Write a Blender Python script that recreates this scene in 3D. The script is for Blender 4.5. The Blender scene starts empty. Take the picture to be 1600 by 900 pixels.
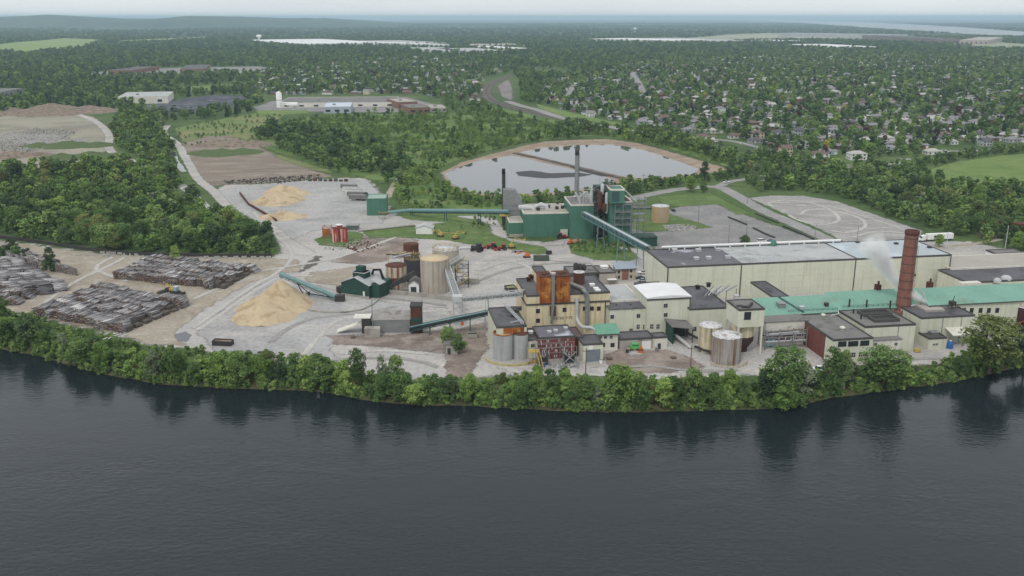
import bpy, bmesh, math, random
import numpy as np
from mathutils import Vector, noise as mnoise

# ------------------------------------------------------------------ camera, sky, sun, exposure
SC = bpy.context.scene
COL = SC.collection
F, YH, H = 1450.0, 27.0, 120.0
PITCH = math.atan((450 - YH) / F)
CP, SP = math.cos(PITCH), math.sin(PITCH)
cam_d = bpy.data.cameras.new("camera")
cam_d.sensor_width = 36.0
cam_d.lens = F / 1600 * 36
cam_d.clip_start = 1.0
cam_d.clip_end = 200000.0
cam = bpy.data.objects.new("camera", cam_d)
COL.objects.link(cam)
cam.location = (0, 0, H)
cam.rotation_euler = (math.pi / 2 - PITCH, 0, 0)
SC.camera = cam

SUN_EL, SUN_AZ = math.radians(52), math.radians(205)      # azimuth measured clockwise from +Y: sun behind the camera, a little left
world = bpy.data.worlds.new("World")
SC.world = world
world.use_nodes = True
wn = world.node_tree
wn.nodes.clear()
w_out = wn.nodes.new("ShaderNodeOutputWorld")
w_bg = wn.nodes.new("ShaderNodeBackground")
w_bg.inputs[1].default_value = 0.1
sky = wn.nodes.new("ShaderNodeTexSky")
sky.sky_type = 'NISHITA'
sky.sun_disc = False
sky.sun_elevation = SUN_EL
sky.sun_rotation = SUN_AZ
sky.air_density = 1.0
sky.dust_density = 2.0
cloud = wn.nodes.new("ShaderNodeTexNoise")
cloud.inputs["Scale"].default_value = 2.2
cloud.inputs["Detail"].default_value = 5
w_tc = wn.nodes.new("ShaderNodeTexCoord")
w_map = wn.nodes.new("ShaderNodeMapping")
w_map.inputs["Scale"].default_value = (1, 1, 3)
c_ramp = wn.nodes.new("ShaderNodeValToRGB")
c_ramp.color_ramp.elements[0].position = 0.3
c_ramp.color_ramp.elements[0].color = (8.3, 8.7, 9.0, 1)
c_ramp.color_ramp.elements[1].position = 0.7
c_ramp.color_ramp.elements[1].color = (10.4, 10.6, 10.6, 1)
w_mix = wn.nodes.new("ShaderNodeMixRGB")
w_mix.inputs[0].default_value = 0.86                       # overcast: a cloud layer over most of the clear sky
wn.links.new(w_tc.outputs["Generated"], w_map.inputs[0])
wn.links.new(w_map.outputs[0], cloud.inputs["Vector"])
wn.links.new(cloud.outputs["Fac"], c_ramp.inputs[0])
wn.links.new(sky.outputs[0], w_mix.inputs[1])
wn.links.new(c_ramp.outputs[0], w_mix.inputs[2])
wn.links.new(w_mix.outputs[0], w_bg.inputs[0])
wn.links.new(w_bg.outputs[0], w_out.inputs[0])

sun_d = bpy.data.lights.new("sun", 'SUN')
sun_d.energy = 1.2
sun_d.angle = math.radians(12)
sun_d.color = (1.0, 0.96, 0.9)
sun = bpy.data.objects.new("sun", sun_d)
COL.objects.link(sun)
sdir = Vector((math.sin(SUN_AZ) * math.cos(SUN_EL), math.cos(SUN_AZ) * math.cos(SUN_EL), math.sin(SUN_EL)))
sun.rotation_euler = sdir.to_track_quat('Z', 'Y').to_euler()
sun.location = (0, 0, 300)
SC.view_settings.view_transform = 'Standard'
SC.view_settings.look = 'None'
SC.view_settings.exposure = 0.0
SC.view_settings.gamma = 1.0
SC.cycles.max_bounces = 6
SC.cycles.diffuse_bounces = 2
SC.cycles.glossy_bounces = 3
SC.cycles.volume_bounces = 4
SC.cycles.transparent_max_bounces = 8

# ------------------------------------------------------------------ survey: photo points to ground points
def vf(y):
    u = (y - 450) / F
    return SP + CP * u, CP - SP * u
def P(x, y, z=0.0):
    v, f = vf(y)
    t = (H - z) / v
    return Vector(((x - 800) / F * t, f * t, z))
def PX(p):
    f = p[1]; d = H - p[2]
    t = f * CP + d * SP
    return (800 + F * p[0] / t, 450 + F * (d * CP - f * SP) / t)
def hgt(yt, yb):
    v, f = vf(yb); Y = H * f / v
    v2, f2 = vf(yt)
    return H - Y * v2 / f2
def PY(x, y, Y):
    v, f = vf(y)
    t = Y / f
    return Vector(((x - 800) / F * t, Y, H - v * t))
def scale_at(y):
    return F * vf(y)[0] / H          # photo pixels per metre on the ground

# ------------------------------------------------------------------ mesh helpers
class MB:
    def __init__(s):
        s.v = []; s.f = []; s.m = []; s.sm = []
    def add(s, vs, fs, m=0, sm=False):
        o = len(s.v)
        s.v.extend([tuple(v) for v in vs])
        for f in fs:
            s.f.append(tuple(i + o for i in f)); s.m.append(m); s.sm.append(sm)
        return s
    def box(s, x0, x1, y0, y1, z0, z1, m=0):
        return s.add([(x0, y0, z0), (x1, y0, z0), (x1, y1, z0), (x0, y1, z0), (x0, y0, z1), (x1, y0, z1), (x1, y1, z1), (x0, y1, z1)],
                     [(0, 3, 2, 1), (4, 5, 6, 7), (0, 1, 5, 4), (1, 2, 6, 5), (2, 3, 7, 6), (3, 0, 4, 7)], m)
    def beam(s, p, q, w=0.3, h=None, m=0):
        p = Vector(p); q = Vector(q); h = w if h is None else h
        d = (q - p)
        if d.length < 1e-6: return s
        d.normalize()
        up = Vector((0, 0, 1)) if abs(d.z) < 0.95 else Vector((0, 1, 0))
        a = d.cross(up).normalized() * (w / 2); b = a.cross(d).normalized() * (h / 2)
        vs = []
        for e in (p, q):
            vs += [e - a - b, e + a - b, e + a + b, e - a + b]
        return s.add(vs, [(0, 1, 2, 3), (7, 6, 5, 4), (0, 4, 5, 1), (1, 5, 6, 2), (2, 6, 7, 3), (3, 7, 4, 0)], m)
    def tube(s, pts, r, n=10, m=0, cap=True):
        pts = [Vector(p) for p in pts]
        rs = r if isinstance(r, (list, tuple)) else [r] * len(pts)
        rings = []
        pa = None
        for i, p in enumerate(pts):
            d = (pts[min(i + 1, len(pts) - 1)] - pts[max(i - 1, 0)]).normalized()
            if pa is None:
                up = Vector((0, 0, 1)) if abs(d.z) < 0.95 else Vector((0, 1, 0))
                pa = d.cross(up).normalized()
            else:
                pa = (pa - d * pa.dot(d)).normalized()
            b = d.cross(pa).normalized()
            rings.append([p + (pa * math.cos(2 * math.pi * k / n) + b * math.sin(2 * math.pi * k / n)) * rs[i] for k in range(n)])
        vs = [v for R in rings for v in R]
        fs = []
        for i in range(len(pts) - 1):
            for k in range(n):
                k2 = (k + 1) % n
                fs.append((i * n + k, i * n + k2, (i + 1) * n + k2, (i + 1) * n + k))
        s.add(vs, fs, m, True)
        if cap:
            s.add(rings[0], [tuple(range(n))[::-1]], m); s.add(rings[-1], [tuple(range(n))], m)
        return s
    def lathe(s, prof, cx=0, cy=0, n=28, m=0, cap=True, sm=True):
        vs = []; fs = []
        for (r, z) in prof:
            vs += [(cx + r * math.cos(2 * math.pi * k / n), cy + r * math.sin(2 * math.pi * k / n), z) for k in range(n)]
        for i in range(len(prof) - 1):
            for k in range(n):
                k2 = (k + 1) % n
                fs.append((i * n + k, i * n + k2, (i + 1) * n + k2, (i + 1) * n + k))
        s.add(vs, fs, m, sm)
        if cap:
            L = len(prof) - 1
            s.add(vs[L * n:], [tuple(range(n))], m)
            s.add(vs[:n], [tuple(range(n))[::-1]], m)
        return s
    def prism(s, poly, z0, z1, m=0):
        n = len(poly)
        vs = [(p[0], p[1], z0) for p in poly] + [(p[0], p[1], z1) for p in poly]
        fs = [tuple(range(n))[::-1], tuple(range(n, 2 * n))] + [(i, (i + 1) % n, n + (i + 1) % n, n + i) for i in range(n)]
        return s.add(vs, fs, m)
    def mesh(s, name, mats):
        me = bpy.data.meshes.new(name)
        me.from_pydata(s.v, [], s.f)
        for m in mats: me.materials.append(m)
        if len(mats) > 1: me.polygons.foreach_set("material_index", s.m)
        if any(s.sm): me.polygons.foreach_set("use_smooth", s.sm)
        me.update()
        return me

def link(name, me, parent=None, loc=None):
    o = bpy.data.objects.new(name, me)
    COL.objects.link(o)
    if parent is not None: o.parent = parent
    if loc is not None: o.location = loc
    return o
def part(name, mb, mats, parent, stuff=False, label=None):
    if not isinstance(mats, (list, tuple)): mats = [mats]
    o = link(name, mb.mesh(name, mats), parent)
    if stuff: o["kind"] = "stuff"
    if label: o["label"] = label
    return o
def thing(name, label, cat, loc=(0, 0, 0), rz=0.0, group=None):
    o = bpy.data.objects.new(name, None)
    COL.objects.link(o)
    o.location = loc; o.rotation_euler = (0, 0, rz); o.empty_display_size = 0.5
    o["label"] = label; o["category"] = cat
    if group: o["group"] = group
    return o
def tag(o, label, cat, group=None):
    o["label"] = label; o["category"] = cat
    if group: o["group"] = group
    return o
def copy_thing(root, loc, rz=None, label=None, group=None):
    r = root.copy(); COL.objects.link(r); r.location = loc
    if rz is not None: r.rotation_euler = (0, 0, rz)
    if label: r["label"] = label
    if group: r["group"] = group
    for ch in root.children:
        c = ch.copy(); COL.objects.link(c); c.parent = r
        for g in ch.children:
            d = g.copy(); COL.objects.link(d); d.parent = c
    return r

# ------------------------------------------------------------------ materials
def lin(c):
    return c / 12.92 if c <= 0.04045 else ((c + 0.055) / 1.055) ** 2.4
def rgb(r, g, b):
    return (lin(r / 255), lin(g / 255), lin(b / 255), 1.0)
def nodes_of(m):
    m.use_nodes = True
    nt = m.node_tree
    return nt, nt.nodes["Principled BSDF"]
def N(nt, kind, **kw):
    n = nt.nodes.new(kind)
    for k, v in kw.items():
        if k in n.inputs: n.inputs[k].default_value = v
        else: setattr(n, k, v)
    return n
def pos_noise(nt, scale, detail=4, stretch=None, rough=0.6, distortion=0.0):
    g = N(nt, "ShaderNodeNewGeometry")
    mp = N(nt, "ShaderNodeMapping")
    mp.inputs["Scale"].default_value = stretch or (1, 1, 1)
    nz = N(nt, "ShaderNodeTexNoise", Scale=scale, Detail=detail, Roughness=rough, Distortion=distortion)
    nt.links.new(g.outputs["Position"], mp.inputs[0]); nt.links.new(mp.outputs[0], nz.inputs["Vector"])
    return nz.outputs["Fac"]
def ramp(nt, fac, a, b, ca, cb):
    r = N(nt, "ShaderNodeValToRGB")
    e = r.color_ramp.elements
    e[0].position = a; e[0].color = ca; e[1].position = b; e[1].color = cb
    nt.links.new(fac, r.inputs[0])
    return r.outputs[0]
def mixc(nt, fac, a, b, mode='MIX'):
    n = N(nt, "ShaderNodeMixRGB"); n.blend_type = mode
    for i, x in ((0, fac), (1, a), (2, b)):
        if isinstance(x, (float, int)): n.inputs[i].default_value = x
        elif isinstance(x, tuple): n.inputs[i].default_value = x
        else: nt.links.new(x, n.inputs[i])
    return n.outputs[0]
def M(name, col, rough=0.85, var=0.18, scale=0.35, streak=None, blotch=None, metal=0.0, bump=0.0, spec=0.3):
    """plain weathered paint / metal / concrete: colour with two scales of tonal drift, optional vertical streaks and blotches of another colour"""
    m = bpy.data.materials.new(name)
    nt, bs = nodes_of(m)
    bs.inputs["Roughness"].default_value = rough
    bs.inputs["Metallic"].default_value = metal
    bs.inputs["Specular IOR Level"].default_value = spec
    lo = tuple(c * (1 - var) for c in col[:3]) + (1,)
    hi = tuple(min(1, c * (1 + var)) for c in col[:3]) + (1,)
    c = ramp(nt, pos_noise(nt, scale, 6), 0.3, 0.7, lo, hi)
    c2 = ramp(nt, pos_noise(nt, scale * 9, 3), 0.3, 0.7, (1 - var * .7,) * 3 + (1,), (1 + var * .3,) * 3 + (1,))
    c = mixc(nt, 1.0, c, c2, 'MULTIPLY')
    if streak:
        sc, a, b = streak
        f = ramp(nt, pos_noise(nt, 0.8, 4, (1.0, 1.0, 0.05)), a, b, (0, 0, 0, 1), (1, 1, 1, 1))
        c = mixc(nt, f, c, sc)
    if blotch:
        sc, a, b, s = blotch
        f = ramp(nt, pos_noise(nt, s, 6, distortion=0.6), a, b, (0, 0, 0, 1), (1, 1, 1, 1))
        c = mixc(nt, f, c, sc)
    nt.links.new(c, bs.inputs["Base Color"])
    if bump:
        bp = N(nt, "ShaderNodeBump", Strength=bump, Distance=0.3)
        nt.links.new(pos_noise(nt, 1.2, 5), bp.inputs["Height"]); nt.links.new(bp.outputs[0], bs.inputs["Normal"])
    return m
def ground_mat(name, cols, scales=(0.02, 0.12, 0.9), rough=0.95, stretch=None):
    """earth, gravel, grass: three colours mixed by three sizes of noise"""
    m = bpy.data.materials.new(name)
    nt, bs = nodes_of(m)
    bs.inputs["Roughness"].default_value = rough
    bs.inputs["Specular IOR Level"].default_value = 0.15
    c = mixc(nt, ramp(nt, pos_noise(nt, scales[0], 6, stretch, distortion=0.8), 0.4, 0.62, (0, 0, 0, 1), (1, 1, 1, 1)), cols[0], cols[1])
    c = mixc(nt, ramp(nt, pos_noise(nt, scales[1], 6, stretch, distortion=0.5), 0.48, 0.68, (0, 0, 0, 1), (1, 1, 1, 1)), c, cols[2])
    c = mixc(nt, 1.0, c, ramp(nt, pos_noise(nt, scales[2], 4), 0.3, 0.7, (.78, .78, .78, 1), (1.15, 1.15, 1.15, 1)), 'MULTIPLY')
    nt.links.new(c, bs.inputs["Base Color"])
    return m
def water_mat(name, col, rough, scale, strength, stretch=(1, 1, 1), spec=0.5):
    m = bpy.data.materials.new(name)
    nt, bs = nodes_of(m)
    bs.inputs["Base Color"].default_value = col
    bs.inputs["Roughness"].default_value = rough
    bs.inputs["IOR"].default_value = 1.33
    bs.inputs["Specular IOR Level"].default_value = spec
    f1 = pos_noise(nt, scale, 3, stretch, 0.55, 0.3)
    f2 = pos_noise(nt, scale * 0.12, 2, stretch, 0.5, 0.5)
    a = N(nt, "ShaderNodeMath"); a.operation = 'MULTIPLY_ADD'
    nt.links.new(f2, a.inputs[0]); a.inputs[1].default_value = 1.6; nt.links.new(f1, a.inputs[2])
    bp = N(nt, "ShaderNodeBump", Strength=strength, Distance=0.25)
    if strength > .1:          # cat's paws: wind ruffles some patches more than others
        wd = ramp(nt, pos_noise(nt, .016, 4, (.6, 1.6, 1), distortion=.8), .38, .66, (strength * .35,) * 3 + (1,), (strength,) * 3 + (1,))
        nt.links.new(wd, bp.inputs["Strength"])
    nt.links.new(a.outputs[0], bp.inputs["Height"]); nt.links.new(bp.outputs[0], bs.inputs["Normal"])
    return m
def leaf_mat(name, dark, mid, light):
    m = bpy.data.materials.new(name)
    nt, bs = nodes_of(m)
    bs.inputs["Roughness"].default_value = 0.75
    bs.inputs["Specular IOR Level"].default_value = 0.2
    at = N(nt, "ShaderNodeAttribute"); at.attribute_name = "tone"
    oi = N(nt, "ShaderNodeObjectInfo")
    a = N(nt, "ShaderNodeMath"); a.operation = 'MULTIPLY_ADD'
    nt.links.new(oi.outputs["Random"], a.inputs[0]); a.inputs[1].default_value = 0.55
    b = N(nt, "ShaderNodeMath"); b.operation = 'MULTIPLY'; nt.links.new(at.outputs["Fac"], b.inputs[0]); b.inputs[1].default_value = 0.45
    nt.links.new(b.outputs[0], a.inputs[2])
    dark, mid, light = ((q[0] * 1.26, q[1] * 1.14, q[2] * 1.2, 1) for q in (dark, mid, light))
    r = N(nt, "ShaderNodeValToRGB"); e = r.color_ramp.elements
    e[0].position = 0.08; e[0].color = dark; e[1].position = 0.95; e[1].color = light
    k = e.new(0.5); k.color = mid
    nt.links.new(a.outputs[0], r.inputs[0]); nt.links.new(r.outputs[0], bs.inputs["Base Color"])
    return m

CREAM = M("cream_cladding", rgb(207, 208, 190), 0.7, 0.08, 0.12, streak=(rgb(180, 177, 152), 0.5, 0.85))
CREAM_RUST = M("cream_rust_stained", rgb(212, 202, 170), 0.75, 0.1, 0.15, streak=(rgb(172, 120, 62), 0.5, 0.75))
OFFWHITE = M("offwhite_paint", rgb(214, 211, 200), 0.7, 0.1, 0.3, streak=(rgb(140, 132, 116), 0.55, 0.9))
WHITE = M("white_paint", rgb(228, 228, 226), 0.6, 0.06, 0.5)
TRIM = M("dark_trim", rgb(82, 80, 78), 0.7, 0.15, 0.5)
ROOF_DARK = M("dark_bitumen_roof", rgb(98, 97, 101), 0.95, 0.16, 0.08, blotch=(rgb(72, 70, 72), 0.52, 0.66, 0.14))
ROOF_GREY = M("grey_gravel_roof", rgb(122, 120, 118), 0.95, 0.14, 0.08, blotch=(rgb(92, 90, 88), 0.54, 0.66, 0.12))
ROOF_PALE = M("pale_roof_sheet", rgb(176, 178, 178), 0.8, 0.1, 0.06, blotch=(rgb(142, 142, 142), 0.52, 0.66, 0.1))
ROOF_BEIGE = M("beige_roof", rgb(168, 162, 154), 0.9, 0.08, 0.06)
ROOF_WHITE = M("white_roof", rgb(222, 222, 222), 0.7, 0.06, 0.2)
ROOF_STAIN = M("stained_flat_roof", rgb(104, 102, 108), 0.85, 0.2, 0.05, blotch=(rgb(178, 180, 190), 0.54, 0.6, 0.045))
GREEN_ROOF = M("teal_metal_roof", rgb(122, 164, 148), 0.55, 0.1, 0.1, blotch=(rgb(118, 128, 104), 0.58, 0.75, 0.06))
GREEN_WALL = M("green_cladding", rgb(76, 118, 102), 0.65, 0.1, 0.15, streak=(rgb(62, 96, 84), 0.5, 0.9))
DKGREEN = M("dark_green_cladding", rgb(42, 72, 64), 0.65, 0.12, 0.2)
TEAL = M("teal_conveyor_steel", rgb(110, 142, 142), 0.55, 0.1, 0.3)
TEAL_DK = M("dark_teal_steel", rgb(56, 84, 84), 0.6, 0.15, 0.3)
STEEL = M("grey_steel", rgb(140, 142, 142), 0.5, 0.14, 0.5, metal=0.3)
STEEL_PALE = M("pale_galvanised_steel", rgb(186, 187, 188), 0.5, 0.1, 0.5)
STEEL_DK = M("dark_steel", rgb(62, 60, 58), 0.7, 0.2, 0.5)
RUST = M("rusty_orange_steel", rgb(164, 96, 46), 0.85, 0.25, 0.25, streak=(rgb(96, 52, 30), 0.5, 0.66), blotch=(rgb(200, 146, 74), 0.52, 0.66, 0.25))
RUST_DK = M("dark_rust", rgb(92, 58, 46), 0.9, 0.25, 0.4)
MAROON = M("maroon_tank_paint", rgb(70, 48, 46), 0.8, 0.12, 0.3)
TANK_GREY = M("grey_tank_paint", rgb(172, 173, 174), 0.6, 0.08, 0.3, streak=(rgb(128, 126, 124), 0.5, 0.8))
TANK_RUST = M("streaked_tank", rgb(166, 162, 158), 0.7, 0.14, 0.3, streak=(rgb(118, 86, 66), 0.47, 0.66))
TANK_CREAM = M("peeling_cream_tank", rgb(204, 194, 164), 0.75, 0.1, 0.4, streak=(rgb(112, 100, 84), 0.5, 0.72), blotch=(rgb(96, 88, 78), 0.6, 0.7, 0.8))
TANK_BEIGE = M("beige_concrete_silo", rgb(178, 170, 158), 0.85, 0.08, 0.3, streak=(rgb(126, 116, 104), 0.48, 0.78))
TANK_ORANGE = M("orange_weathered_tank", rgb(186, 158, 118), 0.8, 0.12, 0.3, streak=(rgb(150, 150, 150), 0.48, 0.66))
TANK_TOP = M("pale_tank_top", rgb(206, 206, 208), 0.7, 0.12, 0.6, blotch=(rgb(150, 140, 130), 0.5, 0.62, 0.7))
CHIP_TOP = M("buff_tank_top", rgb(202, 182, 150), 0.9, 0.1, 0.5)
SILO_DARK = M("dark_silo_paint", rgb(66, 66, 72), 0.75, 0.12, 0.3)
BRICK = M("red_brick_wall", rgb(122, 74, 68), 0.9, 0.12, 0.8, streak=(rgb(92, 48, 44), 0.5, 0.8))
CHIMNEY_BRICK = M("chimney_brick", rgb(134, 92, 80), 0.9, 0.14, 0.6, streak=(rgb(102, 68, 60), 0.48, 0.75))
BROWN_BRICK = M("brown_brick", rgb(132, 100, 86), 0.9, 0.12, 0.5)
CONCRETE = M("concrete", rgb(164, 160, 152), 0.9, 0.14, 0.3, blotch=(rgb(120, 114, 106), 0.52, 0.68, 0.2))
YELLOW = M("yellow_paint", rgb(188, 162, 88), 0.6, 0.12, 0.6)
RED = M("red_machine_paint", rgb(146, 58, 60), 0.5, 0.12, 0.6)
BLUE = M("blue_paint", rgb(52, 104, 168), 0.5, 0.1, 0.6)
BLACK = M("black_rubber", rgb(34, 34, 35), 0.8, 0.15, 1.0)
ORANGE = M("orange_paint", rgb(206, 104, 50), 0.6, 0.1, 0.6)
LIME = M("bright_green_paint", rgb(96, 176, 104), 0.6, 0.1, 0.6)
GLASS = M("window_glass", rgb(48, 54, 60), 0.15, 0.1, 0.8, spec=0.5)
GREY_DOOR = M("grey_door_paint", rgb(122, 130, 138), 0.6, 0.08, 0.6)
WOOD_POLE = M("pole_wood", rgb(112, 100, 88), 0.9, 0.12, 1.5)
BARK = M("tree_bark", rgb(92, 82, 70), 0.95, 0.18, 2.0)
BARK_PALE = M("pale_tree_bark", rgb(150, 142, 130), 0.95, 0.15, 2.0)
CHIPS = M("wood_chips", rgb(190, 172, 143), 0.95, 0.1, 0.12, blotch=(rgb(166, 146, 116), 0.5, 0.62, 0.16), bump=0.5)
DIRT_HEAP = M("earth_heap", rgb(136, 122, 108), 0.95, 0.2, 0.2, blotch=(rgb(98, 86, 76), 0.5, 0.62, 0.25), bump=0.6)
RUBBLE = M("pale_rubble", rgb(160, 158, 152), 0.95, 0.25, 0.6, blotch=(rgb(88, 84, 80), 0.5, 0.6, 0.6), bump=0.8)
GRASSY = M("grassy_heap_soil", rgb(84, 100, 60), 0.95, 0.2, 0.3)

G_GROUND = ground_mat("wild_green_ground", (rgb(74, 96, 54), rgb(94, 112, 66), rgb(64, 82, 50)), (0.004, 0.03, 0.3))
G_FAR = ground_mat("far_land_cover", (rgb(52, 74, 48), rgb(72, 94, 56), rgb(44, 62, 44)), (0.0006, 0.004, 0.03))
G_YARD = ground_mat("pale_gravel", (rgb(178, 175, 172), rgb(162, 158, 154), rgb(190, 184, 177)), (0.015, 0.06, 0.7))
G_YARD2 = ground_mat("grey_asphalt_yard", (rgb(170, 169, 168), rgb(154, 152, 151), rgb(182, 178, 174)), (0.02, 0.05, 0.5))
G_DIRT = ground_mat("tan_dirt", (rgb(162, 153, 139), rgb(146, 135, 121), rgb(176, 168, 155)), (0.02, 0.08, 0.6))
G_MUD = ground_mat("brown_mud", (rgb(144, 131, 122), rgb(120, 108, 101), rgb(162, 152, 144)), (0.03, 0.09, 0.6))
G_PLATEAU = ground_mat("brown_stripped_earth", (rgb(142, 130, 118), rgb(120, 108, 98), rgb(154, 146, 134)), (0.015, 0.06, 0.5), stretch=(.5, 1.5, 1))
G_GRASS = ground_mat("mown_grass", (rgb(96, 118, 68), rgb(86, 106, 60), rgb(112, 128, 80)), (0.03, 0.12, 0.8))
G_MEADOW = ground_mat("meadow_grass", (rgb(108, 130, 72), rgb(122, 136, 84), rgb(94, 118, 64)), (0.012, 0.05, 0.5))
G_ROUGH = ground_mat("rough_pasture", (rgb(112, 128, 78), rgb(134, 132, 94), rgb(88, 112, 60)), (0.012, 0.05, 0.4))
G_FREIGHT = ground_mat("freight_ballast", (rgb(138, 130, 126), rgb(122, 116, 114), rgb(150, 142, 136)), (.02, .06, .4))
G_SCRUB = ground_mat("scrub_grass", (rgb(98, 122, 66), rgb(80, 106, 56), rgb(120, 132, 82)), (.01, .04, .3))
G_ASPHALT = ground_mat("worn_asphalt", (rgb(140, 138, 137), rgb(128, 126, 126), rgb(152, 149, 146)), (0.03, 0.08, 0.6))
G_LOT = ground_mat("gravel_lot", (rgb(160, 157, 154), rgb(145, 142, 139), rgb(176, 173, 169)), (0.02, 0.07, 0.5), stretch=(.6, 1.6, 1))
G_QUARRY = ground_mat("quarry_floor", (rgb(160, 152, 138), rgb(134, 128, 118), rgb(148, 150, 130)), (0.012, 0.05, 0.4))
G_BALLAST = ground_mat("rail_ballast", (rgb(104, 98, 94), rgb(88, 83, 80), rgb(116, 110, 104)), (0.03, 0.1, 0.6))
G_BERM = ground_mat("berm_earth", (rgb(156, 138, 120), rgb(138, 122, 108), rgb(170, 156, 138)), (0.02, 0.08, 0.6))
G_BANK = ground_mat("river_bank_soil", (rgb(78, 82, 54), rgb(92, 82, 66), rgb(58, 72, 42)), (0.05, 0.2, 0.9))
G_ROAD = ground_mat("far_road_asphalt", (rgb(150, 148, 146), rgb(140, 138, 137), rgb(158, 156, 153)), (0.03, 0.08, 0.6))
G_FIELD = ground_mat("farm_field", (rgb(132, 150, 92), rgb(120, 142, 82), rgb(142, 152, 102)), (0.004, 0.01, 0.1))
G_BLACKLOT = ground_mat("dark_storage_yard", (rgb(72, 74, 82), rgb(92, 94, 100), rgb(118, 120, 124)), (0.01, 0.05, 0.4))
G_HILL = ground_mat("wooded_hill", (rgb(50, 70, 52), rgb(64, 84, 58), rgb(80, 96, 66)), (0.0008, 0.004, 0.02))
W_RIVER = water_mat("river_water", (0.013, 0.019, 0.023, 1), 0.08, 0.5, 0.8, (0.8, 1.5, 1))
W_POND = water_mat("pond_water", (0.09, 0.09, 0.097, 1), 0.02, 0.3, 0.006)
W_POND.node_tree.nodes["Principled BSDF"].inputs["IOR"].default_value = 1.42
W_LAKE = water_mat("lake_water", (0.10, 0.12, 0.13, 1), 0.25, 0.01, 0.02)
SLUDGE = M("dark_sludge", rgb(52, 50, 50), 0.6, 0.15, 0.1)
LEAF = leaf_mat("leaf_green", rgb(54, 78, 42), rgb(82, 112, 58), rgb(118, 146, 80))
LEAF_DK = leaf_mat("leaf_deep_green", rgb(44, 62, 44), rgb(62, 86, 54), rgb(88, 112, 68))
LEAF_BRIGHT = leaf_mat("leaf_bright_green", rgb(76, 106, 50), rgb(106, 138, 66), rgb(140, 166, 88))
LEAF_SHRUB = leaf_mat("leaf_shrub", rgb(66, 92, 50), rgb(92, 122, 64), rgb(128, 150, 86))
LEAF_NEEDLE = leaf_mat("needle_green", rgb(30, 48, 38), rgb(42, 64, 46), rgb(56, 80, 52))
LEAF_PURPLE = leaf_mat("leaf_purple", rgb(44, 30, 36), rgb(62, 40, 44), rgb(80, 56, 56))
LEAF_OLIVE = leaf_mat("leaf_olive", rgb(64, 76, 40), rgb(90, 106, 56), rgb(124, 136, 80))
LEAF_SILVER = leaf_mat("leaf_silver_green", rgb(82, 100, 72), rgb(110, 128, 96), rgb(142, 156, 122))
LEAF_GOLD = leaf_mat("leaf_gold", rgb(122, 122, 56), rgb(150, 148, 72), rgb(172, 168, 96))

rnd = random.Random(7)
nrs = np.random.RandomState(11)

# ------------------------------------------------------------------ SETTING: river, bank, ground, far land
SHORE_PX = [(-420, 500), (-200, 524), (0, 545), (60, 556), (100, 568), (165, 586), (250, 600), (330, 606), (420, 608), (500, 613), (560, 623), (620, 632),
            (700, 634), (740, 635), (860, 641), (1000, 645), (1100, 641), (1180, 640), (1240, 636), (1300, 622), (1400, 608), (1480, 598),
            (1540, 586), (1600, 572), (1750, 545)]
RIVER_Z = -4.0
shore = [Vector((-45000, 12000, RIVER_Z)), Vector((-3000, 1350, RIVER_Z)), Vector((-700, 520, RIVER_Z))] + [P(x, y, RIVER_Z) for x, y in SHORE_PX] + \
        [Vector((700, 560, RIVER_Z)), Vector((3000, 1100, RIVER_Z)), Vector((45000, 9000, RIVER_Z))]
dense = []
for a, b in zip(shore[:-1], shore[1:]):
    n = max(1, min(12, int((b - a).length / 5)))
    for i in range(n):
        p = a.lerp(b, i / n)
        w = 1.2 if abs(p.x) < 400 else 0
        p.y += w * mnoise.noise((p.x * .09, 3.1, 0)) + w * .6 * mnoise.noise((p.x * .31, 8.1, 0))
        dense.append(p)
dense.append(shore[-1])
BANK_W = 8.0
mb = MB()
n = len(dense)
mb.add([(p.x, p.y, p.z) for p in dense] + [(p.x, -400 - abs(p.x) * .2, RIVER_Z) for p in dense], [(i, n + i, n + i + 1, i + 1) for i in range(n - 1)])
o = link("river", mb.mesh("river", [W_RIVER])); o["kind"] = "structure"
mb = MB()
prof = [(-0.6, RIVER_Z - .5), (0.6, RIVER_Z + .35), (3, -2.3), (5.5, -0.8), (BANK_W, 0.0)]
for k, (dy, z) in enumerate(prof):
    for i, p in enumerate(dense):
        q = .5 * mnoise.noise((p.x * .2, k * 3.3, 1.0)) if 0 < k < 4 and abs(p.x) < 500 else 0
        mb.v.append((p.x, p.y + dy + q, z + q * .5 if k in (2, 3) else z))
for k in range(len(prof) - 1):
    for i in range(n - 1):
        mb.f.append((k * n + i, k * n + i + 1, (k + 1) * n + i + 1, (k + 1) * n + i)); mb.m.append(0); mb.sm.append(True)
o = link("river_bank", mb.mesh("river_bank", [G_BANK])); o["kind"] = "structure"
# land: fine cells near, coarse far, so that every sheet laid on it stays clear of it
rows = [0, 15, 30, 45, 60, 80, 100, 130, 160, 200, 250, 300, 360, 430, 510, 600, 700, 850, 1000, 1300, 1700, 2300]
mb = MB()
for d in rows:
    for p in dense: mb.v.append((p.x, p.y + BANK_W + d, 0.0))
for k in range(len(rows) - 1):
    for i in range(n - 1):
        mb.f.append((k * n + i, k * n + i + 1, (k + 1) * n + i + 1, (k + 1) * n + i)); mb.m.append(0); mb.sm.append(False)
o = link("ground", mb.mesh("ground", [G_GROUND])); o["kind"] = "structure"
rows2 = [2300, 3500, 6000, 10000, 18000, 35000, 58000]
mb = MB()
for d in rows2:
    for p in dense: mb.v.append((p.x, p.y + BANK_W + d, 0.0))
for k in range(len(rows2) - 1):
    for i in range(n - 1):
        mb.f.append((k * n + i, k * n + i + 1, (k + 1) * n + i + 1, (k + 1) * n + i)); mb.m.append(0); mb.sm.append(False)
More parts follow.
